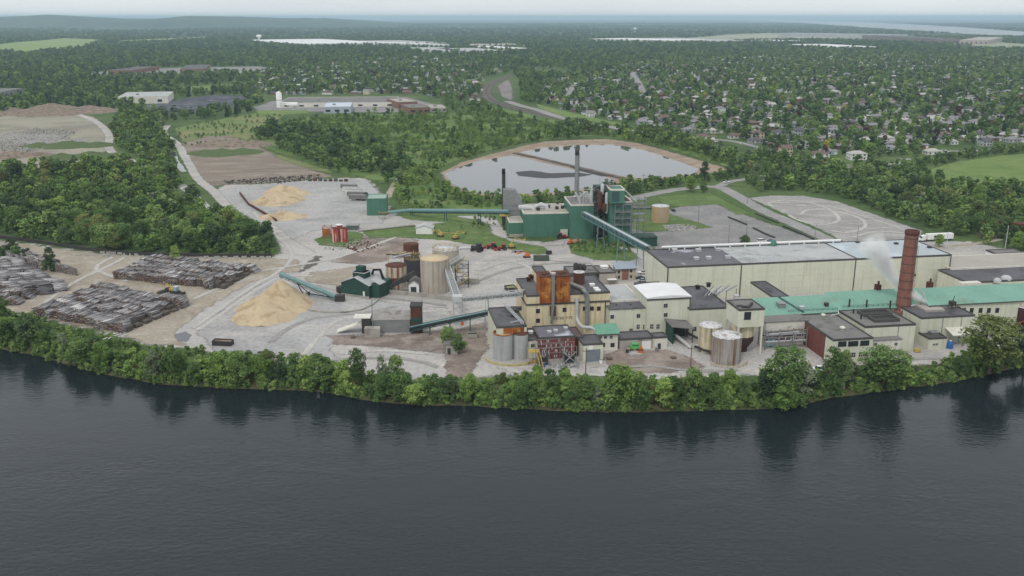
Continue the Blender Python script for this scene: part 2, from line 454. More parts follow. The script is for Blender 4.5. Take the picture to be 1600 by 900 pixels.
o = link("far_land", mb.mesh("far_land", [G_FAR])); o["kind"] = "structure"

def in_poly(pt, poly):
    x, y = pt; c = False; j = len(poly) - 1
    for i in range(len(poly)):
        xi, yi = poly[i]; xj, yj = poly[j]
        if (yi > y) != (yj > y) and x < (xj - xi) * (y - yi) / (yj - yi) + xi: c = not c
        j = i
    return c
KEEP_OUT = []            # world polygons where no wild tree grows
def ragged(poly, step, amp, seed):
    out = []
    for a, b in zip(poly, poly[1:] + poly[:1]):
        L = (b - a).length
        k = max(1, min(60, int(L / step)))
        nrm = Vector((-(b - a).y, (b - a).x, 0)).normalized() if L > 0 else Vector((0, 0, 0))
        for i in range(k):
            p = a.lerp(b, i / k)
            if i: p = p + nrm * amp * (mnoise.noise((p.x * .5 / step, p.y * .5 / step, seed)) + .6 * mnoise.noise((p.x * 1.4 / step, p.y * 1.4 / step, seed + 5)))
            out.append(p)
    return out
SEED = [0]
FEATHERED = {}
def feathered(mat, soft=1.0):
    """a copy of an earth material that frays out towards the rim of its sheet"""
    k = (mat.name, soft)
    if k not in FEATHERED:
        m = mat.copy(); m.name = mat.name + "_frayed"
        nt = m.node_tree; bs = nt.nodes["Principled BSDF"]
        at = N(nt, "ShaderNodeAttribute"); at.attribute_name = "edge"
        n1 = pos_noise(nt, .16, 5); n2 = pos_noise(nt, 1.1, 4)
        def ma(op, x, y, z=None):
            n = N(nt, "ShaderNodeMath"); n.operation = op
            for i, q in enumerate((x, y, z)):
                if q is None: continue
                if isinstance(q, float): n.inputs[i].default_value = q
                else: nt.links.new(q, n.inputs[i])
            return n.outputs[0]
        v = ma('MULTIPLY_ADD', n1, 1.5 * soft, at.outputs["Fac"]); v = ma('MULTIPLY_ADD', n2, .8 * soft, v); v = ma('SUBTRACT', v, 1.15 * soft)
        al = ramp(nt, v, .25, .60, (0, 0, 0, 1), (1, 1, 1, 1)); rim = ramp(nt, at.outputs["Fac"], .0, .2, (0, 0, 0, 1), (1, 1, 1, 1))
        nt.links.new(ma('MULTIPLY', al, rim), bs.inputs["Alpha"])
        FEATHERED[k] = m
    return FEATHERED[k]
def edge_dist(X, Y, poly):
    d = np.full(X.shape, 1e9); n = len(poly)
    for i in range(n):
        (ax, ay), (bx, by) = poly[i], poly[(i + 1) % n]
        vx, vy = bx - ax, by - ay; L = vx * vx + vy * vy + 1e-9
        t = np.clip(((X - ax) * vx + (Y - ay) * vy) / L, 0, 1)
        d = np.minimum(d, (X - ax - t * vx) ** 2 + (Y - ay - t * vy) ** 2)
    return np.sqrt(d)
def np_in_poly(X, Y, poly):
    c = np.zeros(X.shape, bool); n = len(poly); j = n - 1
    for i in range(n):
        xi, yi = poly[i]; xj, yj = poly[j]
        if yi != yj:
            c ^= ((yi > Y) != (yj > Y)) & (X < (xj - xi) * (Y - yi) / (yj - yi) + xi)
        j = i
    return c
SEED = [0]
def sheet(name, px, z, mat, amp=0.8, step=3.5, keep=True, feather=None):
    SEED[0] += 1.7
    poly = [P(x, y, 0) for x, y in px]
    sc = max(1.0, sum(p.y for p in poly) / len(poly) / 600)
    core = [(p.x, p.y) for p in poly]
    poly = ragged(poly, step * sc, amp * sc, SEED[0])
    fl = mat.name.split(".")[0] in ("pond_water", "lake_water", "dark_sludge", "pale_rubble") or sc > 3.0
    if feather == 0 or fl:
        mb = MB(); mb.add([(p.x, p.y, z) for p in poly], [tuple(range(len(poly)))])
        me = mb.mesh(name, [mat])
        if me.polygons[0].normal.z < 0: me.flip_normals()
    else:
        fw = (feather or 4.0) * sc
        q = [(p.x, p.y) for p in poly]
        xs = [p[0] for p in q]; ys = [p[1] for p in q]
        res = max(1.3, math.sqrt((max(xs) - min(xs)) * (max(ys) - min(ys))) / 90)
        gx = np.arange(min(xs) - res, max(xs) + 2 * res, res); gy = np.arange(min(ys) - res, max(ys) + 2 * res, res)
        A, B = np.meshgrid(gx, gy, indexing='ij')
        ins = np_in_poly(A, B, q)
        e = np.where(ins, np.clip(edge_dist(A, B, core) / fw, 0, 1), 0)
        cell = ins[:-1, :-1] | ins[1:, :-1] | ins[1:, 1:] | ins[:-1, 1:]
        ny = len(gy); I, J = np.where(cell); F4 = np.stack([I * ny + J, (I + 1) * ny + J, (I + 1) * ny + J + 1, I * ny + J + 1], 1)
        used, inv = np.unique(F4.ravel(), return_inverse=True); F4 = inv.reshape(-1, 4)
        V = np.stack([A.ravel()[used], B.ravel()[used], np.full(len(used), z)], 1)
        me = bpy.data.meshes.new(name); me.from_pydata(V.tolist(), [], F4.tolist())
        at = me.attributes.new("edge", 'FLOAT', 'POINT'); at.data.foreach_set("value", e.ravel()[used].astype(np.float32))
        me.materials.append(feathered(mat)); me.update()
    o = link(name, me); o["kind"] = "structure"
    if keep: KEEP_OUT.append([(p.x, p.y) for p in poly])
    return o
def strip(name, px, wid, z, mat, amp=0.4, keep=True, step=6, soft=.7):
    """a road or path of constant width along a line"""
    SEED[0] += 1.3
    pts = [P(x, y, 0) for x, y in px]
    d = []
    for i in range(len(pts) - 1):
        p0 = pts[max(i - 1, 0)]; p1 = pts[i]; p2 = pts[i + 1]; p3 = pts[min(i + 2, len(pts) - 1)]
        k = max(2, min(16, int((p2 - p1).length / step)))
        for j in range(k):
            t = j / k
            d.append(0.5 * ((2 * p1) + (p2 - p0) * t + (2 * p0 - 5 * p1 + 4 * p2 - p3) * t * t + (3 * p1 - p0 - 3 * p2 + p3) * t ** 3))
    d.append(pts[-1])
    rowsv = []; L = []; Rr = []; E = []
    for i, p in enumerate(d):
        t = (d[min(i + 1, len(d) - 1)] - d[max(i - 1, 0)]).normalized(); nn = Vector((-t.y, t.x, 0))
        w = wid / 2
        l = w + amp * mnoise.noise((p.x * .15, p.y * .15, SEED[0])); r = w + amp * mnoise.noise((p.x * .15, p.y * .15, SEED[0] + 9))
        for q, e in ((p + nn * (l + .15 * w), 0), (p + nn * l * .6, 1), (p - nn * r * .6, 1), (p - nn * (r + .15 * w), 0)):
            rowsv.append((q.x, q.y, z)); E.append(0 if i in (0, len(d) - 1) else e)
        L.append(p + nn * l); Rr.append(p - nn * r)
    k = len(d)
    me = bpy.data.meshes.new(name)
    me.from_pydata(rowsv, [], [(4 * i + j, 4 * i + j + 1, 4 * i + 5 + j, 4 * i + 4 + j) for i in range(k - 1) for j in range(3)])
    at = me.attributes.new("edge", 'FLOAT', 'POINT'); at.data.foreach_set("value", np.array(E, np.float32))
    me.materials.append(feathered(mat, soft)); me.update()
    if me.polygons[0].normal.z < 0: me.flip_normals()
    o = link(name, me); o["kind"] = "structure"
    if keep: KEEP_OUT.append([(p.x, p.y) for p in L + Rr[::-1]])
    return d

YARD = [(-60, 372), (0, 374), (90, 386), (180, 397), (300, 400), (425, 402), (440, 392), (428, 372), (398, 345), (360, 325), (335, 300), (345, 288), (395, 288), (470, 282), (545, 277), (577, 279),
        (600, 303), (612, 328), (640, 340), (700, 342), (760, 345), (790, 372), (850, 378), (890, 370), (940, 380), (1010, 390), (1040, 385), (1500, 375), (1640, 400), (1640, 535), (1560, 560), (1490, 568), (1420, 575),
        (1330, 580), (1240, 592), (1180, 590), (1050, 596), (950, 592), (830, 590), (760, 592), (690, 600), (560, 588), (450, 570), (400, 560), (330, 552), (230, 540), (170, 524), (110, 510), (40, 494), (-60, 480)]
sheet("gravel_yard", YARD, 0.02, G_YARD, 1.2)
sheet("dirt_yard", [(-60, 373), (0, 375), (90, 387), (180, 398), (300, 401), (425, 403), (470, 405), (480, 425), (440, 428), (400, 440), (330, 480), (280, 520), (300, 545), (230, 539), (170, 523), (110, 509), (40, 493), (-60, 479)], 0.04, G_DIRT, 1.5, keep=False)
sheet("asphalt_yard", [(330, 300), (390, 290), (470, 284), (545, 279), (577, 281), (600, 305), (612, 330), (600, 350), (560, 352), (490, 362), (440, 385), (430, 370), (398, 347), (362, 327)], 0.04, G_YARD2, 0.8, keep=False)
sheet("access_road", [(395, 345), (435, 352), (460, 372), (500, 395), (478, 402), (436, 396), (425, 370)], 0.06, G_YARD, 0.6, keep=False)
sheet("asphalt_apron", [(300, 520), (345, 480), (400, 445), (440, 428), (480, 440), (600, 470), (700, 480), (720, 500), (640, 520), (560, 525), (520, 540), (540, 565), (470, 570), (400, 558), (330, 550)], 0.06, G_YARD2, 1.2, keep=False)
sheet("dirt_patch", [(560, 368), (620, 365), (660, 375), (640, 395), (600, 410), (560, 415), (510, 410), (545, 395)], 0.06, G_MUD, 1.2, keep=False)
sheet("dirt_patch", [(500, 522), (600, 522), (700, 515), (765, 500), (770, 540), (740, 590), (690, 595), (690, 555), (600, 545), (520, 540)], 0.08, G_MUD, 1.5, keep=False)
sheet("dirt_patch", [(930, 560), (960, 545), (1045, 545), (1090, 560), (1110, 575), (1050, 585), (960, 585)], 0.06, G_MUD, 1.2, keep=False)
sheet("dirt_patch", [(480, 425), (560, 415), (600, 420), (590, 440), (530, 450), (470, 440)], 0.08, G_DIRT, 1.2, keep=False)
sheet("puddle", [(272, 523), (290, 518), (300, 524), (292, 534), (276, 533)], 0.085, W_POND, 0.5, 2, keep=False)
sheet("muddy_track", [(475, 412), (490, 398), (508, 400), (500, 412), (488, 420), (470, 428), (460, 426)], 0.1, G_BALLAST, 0.8, 2, keep=False)
sheet("grass_island", [(488, 374), (510, 364), (560, 360), (572, 366), (570, 380), (540, 388), (495, 384)], 0.1, G_GRASS, 0.8, 2.5, keep=False)
sheet("grass_island", [(560, 361), (650, 352), (700, 346), (758, 348), (775, 360), (800, 376), (856, 386), (860, 396), (842, 400), (800, 392), (740, 384), (690, 376), (620, 372), (575, 374)], 0.12, G_GRASS, 1.0, 3, keep=False)
sheet("grass_island", [(884, 378), (925, 376), (990, 392), (1005, 404), (985, 409), (930, 408), (888, 396)], 0.1, G_GRASS, 0.8, 3, keep=False)
sheet("grass_verge", [(610, 335), (660, 332), (780, 332), (792, 345), (785, 360), (700, 348), (640, 345)], 0.1, G_GRASS, 0.8, 3, keep=False)
sheet("dirt_path", [(700, 338), (745, 336), (780, 342), (790, 356), (800, 372), (850, 380), (888, 374), (885, 384), (845, 386), (795, 378), (766, 366), (760, 350), (740, 344)], 0.14, G_YARD, 0.5, 3, keep=False)
# right of the boiler house: lawns, parking lots, roads
sheet("parking_lot", [(985, 345), (1060, 322), (1120, 318), (1180, 340), (1300, 382), (1290, 392), (1040, 392), (1000, 385), (975, 368)], 0.03, G_ASPHALT, 0.8)
sheet("gravel_lot", [(1165, 309), (1200, 305), (1255, 305), (1310, 314), (1370, 335), (1446, 361), (1440, 376), (1400, 382), (1320, 380), (1260, 350), (1200, 324)], 0.03, G_LOT, 1.0)
sheet("lawn", [(1022, 307), (1065, 303), (1112, 299), (1140, 315), (1178, 333), (1150, 337), (1120, 320), (1060, 324), (1030, 318)], 0.05, G_GRASS, 0.6)
sheet("lawn", [(985, 340), (1000, 330), (1045, 333), (1090, 346), (1120, 356), (1060, 361), (1010, 364), (985, 358)], 0.06, G_GRASS, 0.6)
strip("road", [(950, 320), (985, 311), (1040, 299), (1090, 293), (1122, 292), (1150, 305), (1190, 328), (1250, 354), (1330, 392)], 11, 0.07, G_ROAD, 0.4)
strip("road", [(1122, 292), (1140, 284), (1175, 278), (1260, 262), (1330, 258)], 8, 0.05, G_ROAD, 0.3)
sheet("rubble_patch", [(1035, 352), (1060, 350), (1090, 355), (1080, 362), (1045, 362)], 0.09, RUBBLE, 0.8, 2, keep=False)
strip("dirt_path", [(1425, 388), (1470, 386), (1520, 381), (1570, 373)], 4, 0.04, G_DIRT, 0.4)
sheet("meadow", [(1448, 264), (1490, 252), (1560, 243), (1640, 236), (1640, 292), (1560, 294), (1480, 290), (1455, 280)], 0.05, G_MEADOW, 3, 8)
sheet("rough_pasture", [(268, 200), (330, 188), (400, 176), (450, 178), (420, 200), (395, 225), (450, 245), (520, 265), (530, 274), (470, 264), (400, 240), (340, 225), (285, 228)], 0.05, G_ROUGH, 3, 8)
sheet("dirt_plateau", [(280, 224), (330, 211), (365, 213), (404, 226), (450, 252), (528, 276), (470, 282), (400, 288), (345, 290), (322, 296), (300, 265)], 0.07, G_PLATEAU, 2, 5)
sheet("quarry_floor", [(-60, 195), (0, 182), (60, 172), (110, 175), (150, 182), (172, 200), (172, 235), (140, 255), (90, 258), (50, 268), (0, 280), (-60, 290)], 0.05, G_QUARRY, 3, 8)
strip("dirt_road", [(120, 178), (150, 190), (170, 210), (170, 232), (190, 245), (232, 262)], 9, 0.08, G_YARD, 0.8)
strip("dirt_road", [(262, 196), (256, 208), (278, 226), (292, 250), (310, 280), (335, 300), (360, 330)], 8, 0.09, G_YARD, 0.8)
strip("dirt_road", [(282, 288), (310, 312), (340, 338), (372, 355)], 7, 0.06, G_YARD, 0.6)
sheet("creek", [(264, 238), (274, 237), (280, 252), (292, 268), (284, 269), (274, 260), (266, 250)], 0.1, W_POND, 0.8, 3)
strip("dirt_track", [(606, 310), (610, 298), (620, 282), (632, 270)], 5, 0.05, G_DIRT, 0.6)

sheet("scrub_meadow", [(395, 205), (440, 190), (480, 182), (560, 178), (690, 178), (760, 166), (800, 170), (850, 184), (920, 198), (1000, 212), (1080, 222), (1140, 242), (1160, 262), (1138, 262), (1040, 232), (950, 212), (850, 214), (760, 237), (690, 262), (680, 275), (700, 298), (720, 312), (790, 316), (800, 330), (640, 333), (616, 314), (604, 290), (560, 276), (520, 268), (450, 245), (400, 228)], 0.03, G_SCRUB, 3, 8, keep=False)
TRK = ground_mat("tyre_worn_gravel", (rgb(184, 181, 176), rgb(176, 172, 166), rgb(190, 186, 180)), (.05, .2, .9)); TRD = ground_mat("dark_tyre_trace", (rgb(154, 151, 148), rgb(146, 142, 138), rgb(160, 157, 153)), (.05, .2, .9))
for i_, (pts_, m_) in enumerate((([(300, 515), (345, 482), (395, 448), (430, 428), (455, 405), (450, 385), (425, 362), (395, 330)], TRK), ([(306, 518), (352, 486), (402, 452), (445, 432), (500, 432)], TRK), ([(470, 560), (500, 525), (530, 500), (600, 490), (690, 486), (760, 480)], TRK),
        ([(480, 566), (560, 560), (640, 562), (690, 575)], TRD), ([(520, 555), (600, 548), (680, 555)], TRK), ([(740, 425), (790, 410), (850, 402), (900, 405)], TRK), ([(745, 440), (800, 420), (860, 412), (920, 412)], TRD), ([(740, 410), (780, 405), (830, 420), (815, 445)], TRK),
        ([(400, 425), (460, 415), (520, 405), (580, 385), (620, 370)], TRK), ([(420, 540), (440, 520), (480, 500), (520, 494), (590, 486), (620, 478)], TRD), ([(200, 440), (150, 420), (180, 400)], TRK), ([(130, 500), (60, 488), (110, 445), (165, 418), (200, 400)], TRK), ([(300, 470), (330, 455), (400, 432)], TRK),
        ([(1215, 325), (1200, 318), (1225, 313), (1270, 318), (1300, 330), (1310, 345), (1280, 352), (1250, 345), (1230, 335)], TRK), ([(1250, 338), (1262, 328), (1300, 330), (1345, 342), (1350, 356), (1320, 364), (1290, 358)], TRK), ([(1235, 322), (1290, 322), (1350, 338), (1420, 362)], TRK), ([(1330, 372), (1370, 362), (1430, 366)], TRK), ([(960, 575), (1020, 572), (1080, 580), (1160, 578)], TRD), ([(770, 575), (840, 585), (930, 586), (1040, 592), (1170, 586)], TRK))):
    strip("tyre_track", pts_, 2.6, .13 + .002 * i_, m_, .5, keep=False, soft=1.6)
for pts_ in ([(560, 462), (640, 470), (700, 478)], [(860, 408), (930, 412)], [(1395, 566), (1450, 560), (1490, 563)]):
    strip("tyre_track", pts_, 2.4, .175, TRD, .5, keep=False, soft=1.6)
# treatment ponds and the bare earth dyke round them
UPPER_POND = [(812, 238), (850, 231), (905, 227), (952, 226), (985, 230), (1015, 237), (1050, 249), (1092, 264), (1085, 272), (1040, 277), (1000, 280), (975, 276), (930, 266), (870, 252)]
LOWER_POND = [(694, 272), (716, 262), (745, 252), (800, 243), (860, 257), (920, 270), (962, 281), (935, 292), (880, 300), (800, 304), (740, 302), (706, 288)]
o = sheet("berm", [(684, 270), (716, 254), (760, 242), (810, 229), (850, 221), (905, 218), (952, 217), (1000, 224), (1050, 237), (1135, 262), (1140, 266), (1090, 275), (1040, 281), (1000, 285), (960, 288), (940, 297), (880, 305), (800, 309), (735, 306), (700, 292)], 0.12, G_BERM, 1.0)
sheet("pond", UPPER_POND, 0.16, W_POND, 0.5)
sheet("pond", LOWER_POND, 0.16, W_POND, 0.5)
sheet("sludge_bank", [(806, 269), (830, 267), (860, 271), (905, 270), (926, 273), (900, 277), (850, 279), (810, 275)], 0.20, SLUDGE, 1.5, 4, keep=False)
sheet("sludge_bank", [(878, 255), (925, 265), (958, 276), (940, 276), (900, 266)], 0.20, SLUDGE, 1.0, 4, keep=False)
# a low dyke between the two ponds, a real bank 1 m high
mb = MB()
dy = [P(x, y) for x, y in ((804, 240), (850, 250), (900, 262), (950, 274), (988, 283))]
for a, b in zip(dy[:-1], dy[1:]): mb.beam((a.x, a.y, .4), (b.x, b.y, .4), 4.5, 1.0)
o = link("dyke", mb.mesh("dyke", [G_BALLAST])); o["kind"] = "structure"

# railway lines
rail_a = strip("rail_bed", [(1296, 278), (1340, 287), (1400, 305), (1470, 325), (1540, 343), (1640, 366)], 5, 0.12, G_BALLAST, 0.3)
rail_b = strip("rail_bed", [(800, 118), (772, 128), (760, 142), (768, 156), (800, 168), (850, 180), (900, 190)], 17, 0.25, G_BALLAST, 0.8, soft=.3)
def rails(path, label):
    t = thing("rail_track", label, "railway track", tuple(path[0]))
    for s in (-.75, .75):
        mb = MB(); pts = []
        for i, p in enumerate(path):
            d = (path[min(i + 1, len(path) - 1)] - path[max(i - 1, 0)]).normalized()
            pts.append(p + Vector((-d.y, d.x, 0)) * s - path[0] + Vector((0, 0, .3)))
        for a, b in zip(pts[:-1], pts[1:]): mb.beam(a, b, .16, .22)
        part("rail", mb, RUST_DK, t)
    mb = MB()
    for a, b in zip(path[:-1], path[1:]):
        k = max(1, int((b - a).length / 1.5)); d = (b - a).normalized(); nn = Vector((-d.y, d.x, 0))
        for j in range(k):
            c = a.lerp(b, j / k) - path[0] + Vector((0, 0, .2))
            mb.beam(c - nn * 1.3, c + nn * 1.3, .3, .15)
    part("sleepers", mb, WOOD_POLE, t, stuff=True)
rails(rail_a, "straight railway track on dark ballast between the bushes and the meadow")
rails(rail_b, "curved railway track bending out of the shrubland towards the far houses")

# far country: fields, storage yards, runway, lake, hills
strip("road", [(792, 158), (812, 165), (840, 172), (880, 185), (945, 197), (1000, 207), (1080, 215)], 15, 0.3, G_ROAD, 0.5, soft=.3)
KEEP_OUT.append([tuple(P(x, y)[:2]) for x, y in ((760, 148), (800, 154), (880, 176), (1000, 201), (1000, 213), (940, 206), (870, 197), (790, 176), (756, 162))])
KEEP_OUT.append([tuple(P(x, y)[:2]) for x, y in ((752, 120), (800, 114), (812, 124), (815, 160), (790, 172), (750, 160))])
strip("street", [(985, 112), (996, 128), (1006, 150), (1014, 156)], 16, 0.3, G_ROAD, 0.4)
strip("street", [(1078, 115), (1100, 132), (1130, 154)], 14, 0.3, G_ROAD, 0.4)
strip("street", [(896, 135), (888, 152), (878, 160)], 14, 0.3, G_ROAD, 0.4)
strip("street", [(1030, 212), (1090, 216), (1150, 222), (1220, 240), (1280, 252), (1330, 262), (1420, 254)], 9, 0.25, G_ROAD, 0.4)
strip("street", [(1440, 236), (1520, 236), (1600, 228), (1660, 222)], 9, 0.25, G_ROAD, 0.4)
strip("street", [(1240, 200), (1320, 196), (1420, 190), (1600, 188)], 9, 0.25, G_ROAD, 0.4)
sheet("roadside_grass", [(832, 160), (880, 172), (940, 186), (990, 196), (980, 199), (930, 192), (870, 181), (836, 168)], 0.25, G_MEADOW, 1)
sheet("freight_yard", [(773, 134), (786, 126), (799, 124), (805, 138), (806, 156), (792, 157), (778, 150)], 0.2, G_FREIGHT, 3, 12)
sheet("storage_yard", [(208, 168), (250, 160), (300, 152), (340, 148), (385, 150), (390, 160), (350, 168), (300, 178), (240, 178)], 0.2, G_BLACKLOT, 3, 10)
sheet("factory_yard", [(390, 168), (420, 158), (500, 152), (640, 152), (700, 168), (690, 176), (560, 176), (400, 174)], 0.2, G_ASPHALT, 3, 10)
sheet("roadside_lots", [(100, 118), (180, 110), (280, 106), (400, 104), (470, 110), (400, 114), (300, 117), (180, 121)], 0.3, G_ASPHALT, 5, 20)
sheet("grass_strip", [(395, 172), (480, 172), (490, 178), (400, 181)], 0.25, G_MEADOW, 2, 10)
sheet("field", [(280, 136), (380, 130), (395, 136), (350, 142), (285, 144)], 0.4, G_MEADOW, 4, 15)
sheet("field", [(-20, 80), (30, 66), (100, 60), (150, 62), (120, 76), (40, 84)], 1.0, G_FIELD, 15, 60)
sheet("field", [(185, 64), (240, 61), (320, 58), (325, 61), (250, 65), (190, 68)], 1.0, G_FIELD, 15, 60)
sheet("field", [(450, 69), (560, 66), (620, 66), (620, 71), (470, 73)], 1.0, G_ASPHALT, 15, 60)
sheet("airfield", [(1040, 62), (1110, 57), (1200, 52), (1300, 55), (1420, 57), (1540, 65), (1640, 72), (1640, 78), (1540, 73), (1400, 66), (1260, 62), (1100, 66)], 1.0, ground_mat("airfield_grass", (rgb(150, 152, 128), rgb(168, 166, 152), rgb(132, 144, 106)), (0.002, 0.006, 0.05)), 20, 80)
sheet("lake", [(1150, 31.5), (1240, 32.5), (1330, 34), (1420, 38), (1520, 44), (1640, 53), (1640, 59), (1540, 55), (1450, 50.5), (1380, 46), (1300, 40), (1220, 34.5)], 3.0, W_LAKE, 40, 300)
mb = MB()          # wooded ridge on the skyline at the left
NX = 60
for j, (Y, k) in enumerate(((10500, 0), (11500, .55), (12500, .9), (13500, 1.0), (16000, .8), (20000, 0))):
    for i in range(NX):
        x = -9000 + i * 130
        e = max(0, min(1, (-900 - x) / 2200)) * max(0, min(1, (x + 9000) / 800))
        h = 150 * e * k * (.8 + .35 * mnoise.noise((x * .0011, j * .5, 2)) + .1 * mnoise.noise((x * .006, j, 5)))
        mb.v.append((x, Y, h - 1))
for j in range(5):
    for i in range(NX - 1):
        mb.f.append((j * NX + i, j * NX + i + 1, (j + 1) * NX + i + 1, (j + 1) * NX + i)); mb.m.append(0); mb.sm.append(True)
o = link("hills", mb.mesh("hills", [G_HILL])); o["kind"] = "structure"

# ------------------------------------------------------------------ BUILDINGS
MILL = math.radians(9.2)
class Bld: pass
def frame_of(fl, fr, bl, yb=None, h=None, ang=None):
    b = Bld()
    if h is None: h = hgt(fl[1], yb)
    A = P(fl[0], fl[1], h); B = P(fr[0], fr[1], h); C = P(bl[0], bl[1], h)
    b.a = math.atan2(B.y - A.y, B.x - A.x) if ang is None else ang
    b.u = Vector((math.cos(b.a), math.sin(b.a), 0)); b.n = Vector((-math.sin(b.a), math.cos(b.a), 0))
    # the right end: where the sight line of fr meets the vertical plane of the front wall
    d = B - Vector((0, 0, H)); o0 = Vector((0, 0, H))
    t = (A - o0).dot(b.n) / d.dot(b.n)
    b.w = (o0 + d * t - A).dot(b.u)
    b.d = max(2.0, (C - A).dot(b.n))
    b.h = h; b.A = Vector((A.x, A.y, 0))
    return b
def on_front(b, px, py, v0=0.0):
    o0 = Vector((0, 0, H)); d = P(px, py, 0) - o0
    A = b.A + b.n * v0
    t = (Vector((A.x, A.y, 0)) - o0).dot(b.n) / d.dot(b.n)
    p = o0 + d * t
    return (p - b.A).dot(b.u), p.z, (d * t).length
def on_roof(b, px, py, z=None):
    p = P(px, py, b.h if z is None else z)
    q = p - b.A
    return q.dot(b.u), q.dot(b.n)
def coping(b, T, mat, z=None, w=None, d=None, t=.4, up=.45, dn=.35):
    z = b.h if z is None else z; w = w or b.w; d = d or b.d
    m = MB()
    m.box(-.06, w + .06, -.06, t, z - dn, z + up); m.box(-.06, w + .06, d - t, d + .06, z - dn, z + up)
    m.box(-.06, t, t + .002, d - t - .002, z - dn, z + up); m.box(w - t, w + .06, t + .002, d - t - .002, z - dn, z + up)
    return part("coping", m, mat, T)
def bld(name, label, cat, fl, fr, bl, yb=None, h=None, wall=CREAM, roof=ROOF_DARK, trim=TRIM, ang=MILL, z0=0.0, cop=True, rooft=.12, group=None):
    b = frame_of(fl, fr, bl, yb, h, ang)
    T = thing(name, label, cat, (b.A.x, b.A.y, z0), b.a, group)
    b.T = T; b.z0 = z0; hh = b.h - z0
    b.hh = hh
    part("wall", MB().box(0, b.w, 0, b.d, -.3 if z0 == 0 else 0, hh), wall, T)
    if cop:
        part("roof", MB().box(.42, b.w - .42, .42, b.d - .42, hh - .1, hh + rooft), roof, T)
        coping(b, T, trim, hh)
    else:
        part("roof", MB().box(-.35, b.w + .35, -.35, b.d + .35, hh - .02, hh + .3), roof, T)
    return b
WIN_CACHE = {}
def window(b, px, py, w, h, frame=OFFWHITE, pane=GLASS, mull=2, name="window", v=0.0):
    """w, h in metres; the sill line and the position come from where the sight line meets the wall"""
    u, z, dist = on_front(b, px, py, v)
    key = (round(w, 1), round(h, 1), frame.name, mull)
    if key not in WIN_CACHE:
        m = MB(); f = .12
        m.box(-w / 2, w / 2, -.1, .05, -h / 2, -h / 2 + f); m.box(-w / 2, w / 2, -.1, .05, h / 2 - f, h / 2)
        m.box(-w / 2, -w / 2 + f, -.1, .05, -h / 2 + f, h / 2 - f); m.box(w / 2 - f, w / 2, -.1, .05, -h / 2 + f, h / 2 - f)
        for k in range(1, mull):
            x = -w / 2 + w * k / mull
            m.box(x - .05, x + .05, -.08, .05, -h / 2 + f, h / 2 - f)
        m.box(-w / 2 + f, w / 2 - f, -.085, .05, -.04, .04)
        p = MB().box(-w / 2 + f, w / 2 - f, -.04, .04, -h / 2 + f, h / 2 - f)
        WIN_CACHE[key] = (m.mesh("window", [frame]), p.mesh("pane", [pane]))
    fm, pm = WIN_CACHE[key]
    o = link(name, fm, b.T, (u, v - .02, z - b.z0))
    link("pane", pm, o)
    return o
def vent(b, px, py, r=.7, h=1.2, mat=STEEL, kind="box", name="roof_vent"):
    u, v = on_roof(b, px, py)
    m = MB(); z = b.hh
    if kind == "box":
        m.box(u - r, u + r, v - r, v + r, z - .05, z + h); m.box(u - r * 1.15, u + r * 1.15, v - r * 1.15, v + r * 1.15, z + h, z + h + .2)
    elif kind == "dome":
        m.lathe([(r * .7, z - .05), (r * .7, z + h * .5), (r, z + h * .5), (r * .9, z + h * .8), (r * .4, z + h)], u, v, 14)
    else:
        m.lathe([(r, z - .05), (r, z + h), (r * 1.5, z + h + .05), (r * .3, z + h + .5)], u, v, 10)
    return part(name, m, mat, b.T)
def strip_part(b, name, u0, u1, z0, z1, mat, v=0.0, t=.14):
    return part(name, MB().box(u0, u1, v - t, v + .05, z0, z1), mat, b.T)
def shed_roof(name, label, cat, fl, fr, bl, yb, rise, wall, roofm, ang=MILL, seams=True, group=None, over=.5):
    """long shed with one roof plane that rises away from the viewer, standing seams as ribs"""
    h1 = hgt(fl[1], yb)
    b = frame_of(fl, fr, bl, h=h1, ang=ang)
    C = P(bl[0], bl[1], h1 + rise); b.d = max(3.0, (C - Vector((b.A.x, b.A.y, 0))).dot(b.n))
    T = thing(name, label, cat, (b.A.x, b.A.y, 0), b.a, group); b.T = T; b.z0 = 0; b.hh = h1
    m = MB(); w, d = b.w, b.d
    m.add([(0, 0, -.3), (w, 0, -.3), (w, d, -.3), (0, d, -.3), (0, 0, h1), (w, 0, h1), (w, d, h1 + rise), (0, d, h1 + rise)],
          [(0, 3, 2, 1), (4, 5, 6, 7), (0, 1, 5, 4), (1, 2, 6, 5), (2, 3, 7, 6), (3, 0, 4, 7)])
    part("wall", m, wall, T)
    s = rise / d; m = MB()
    def z(v): return h1 + s * v
    a0, a1 = -over, d + over * .3
    m.add([(-over, a0, z(a0) + .03), (w + over, a0, z(a0) + .03), (w + over, a1, z(a1) + .03), (-over, a1, z(a1) + .03),
           (-over, a0, z(a0) + .25), (w + over, a0, z(a0) + .25), (w + over, a1, z(a1) + .25), (-over, a1, z(a1) + .25)],
          [(0, 3, 2, 1), (4, 5, 6, 7), (0, 1, 5, 4), (1, 2, 6, 5), (2, 3, 7, 6), (3, 0, 4, 7)])
    ro = part("roof", m, roofm, T)
    if seams:
        m = MB(); k = int(w / 1.2)
        for i in range(1, k):
            x = w * i / k
            m.beam((x, a0 + .02, z(a0) + .28), (x, a1 - .02, z(a1) + .28), .07, .1)
        q = part("roof_ribs", m, roofm, ro, stuff=True)
    part("gutter", MB().box(-over, w + over, a0 - .2, a0 - .003, z(a0) - .25, z(a0) + .1), TRIM, T)
    b.zr = z
    return b
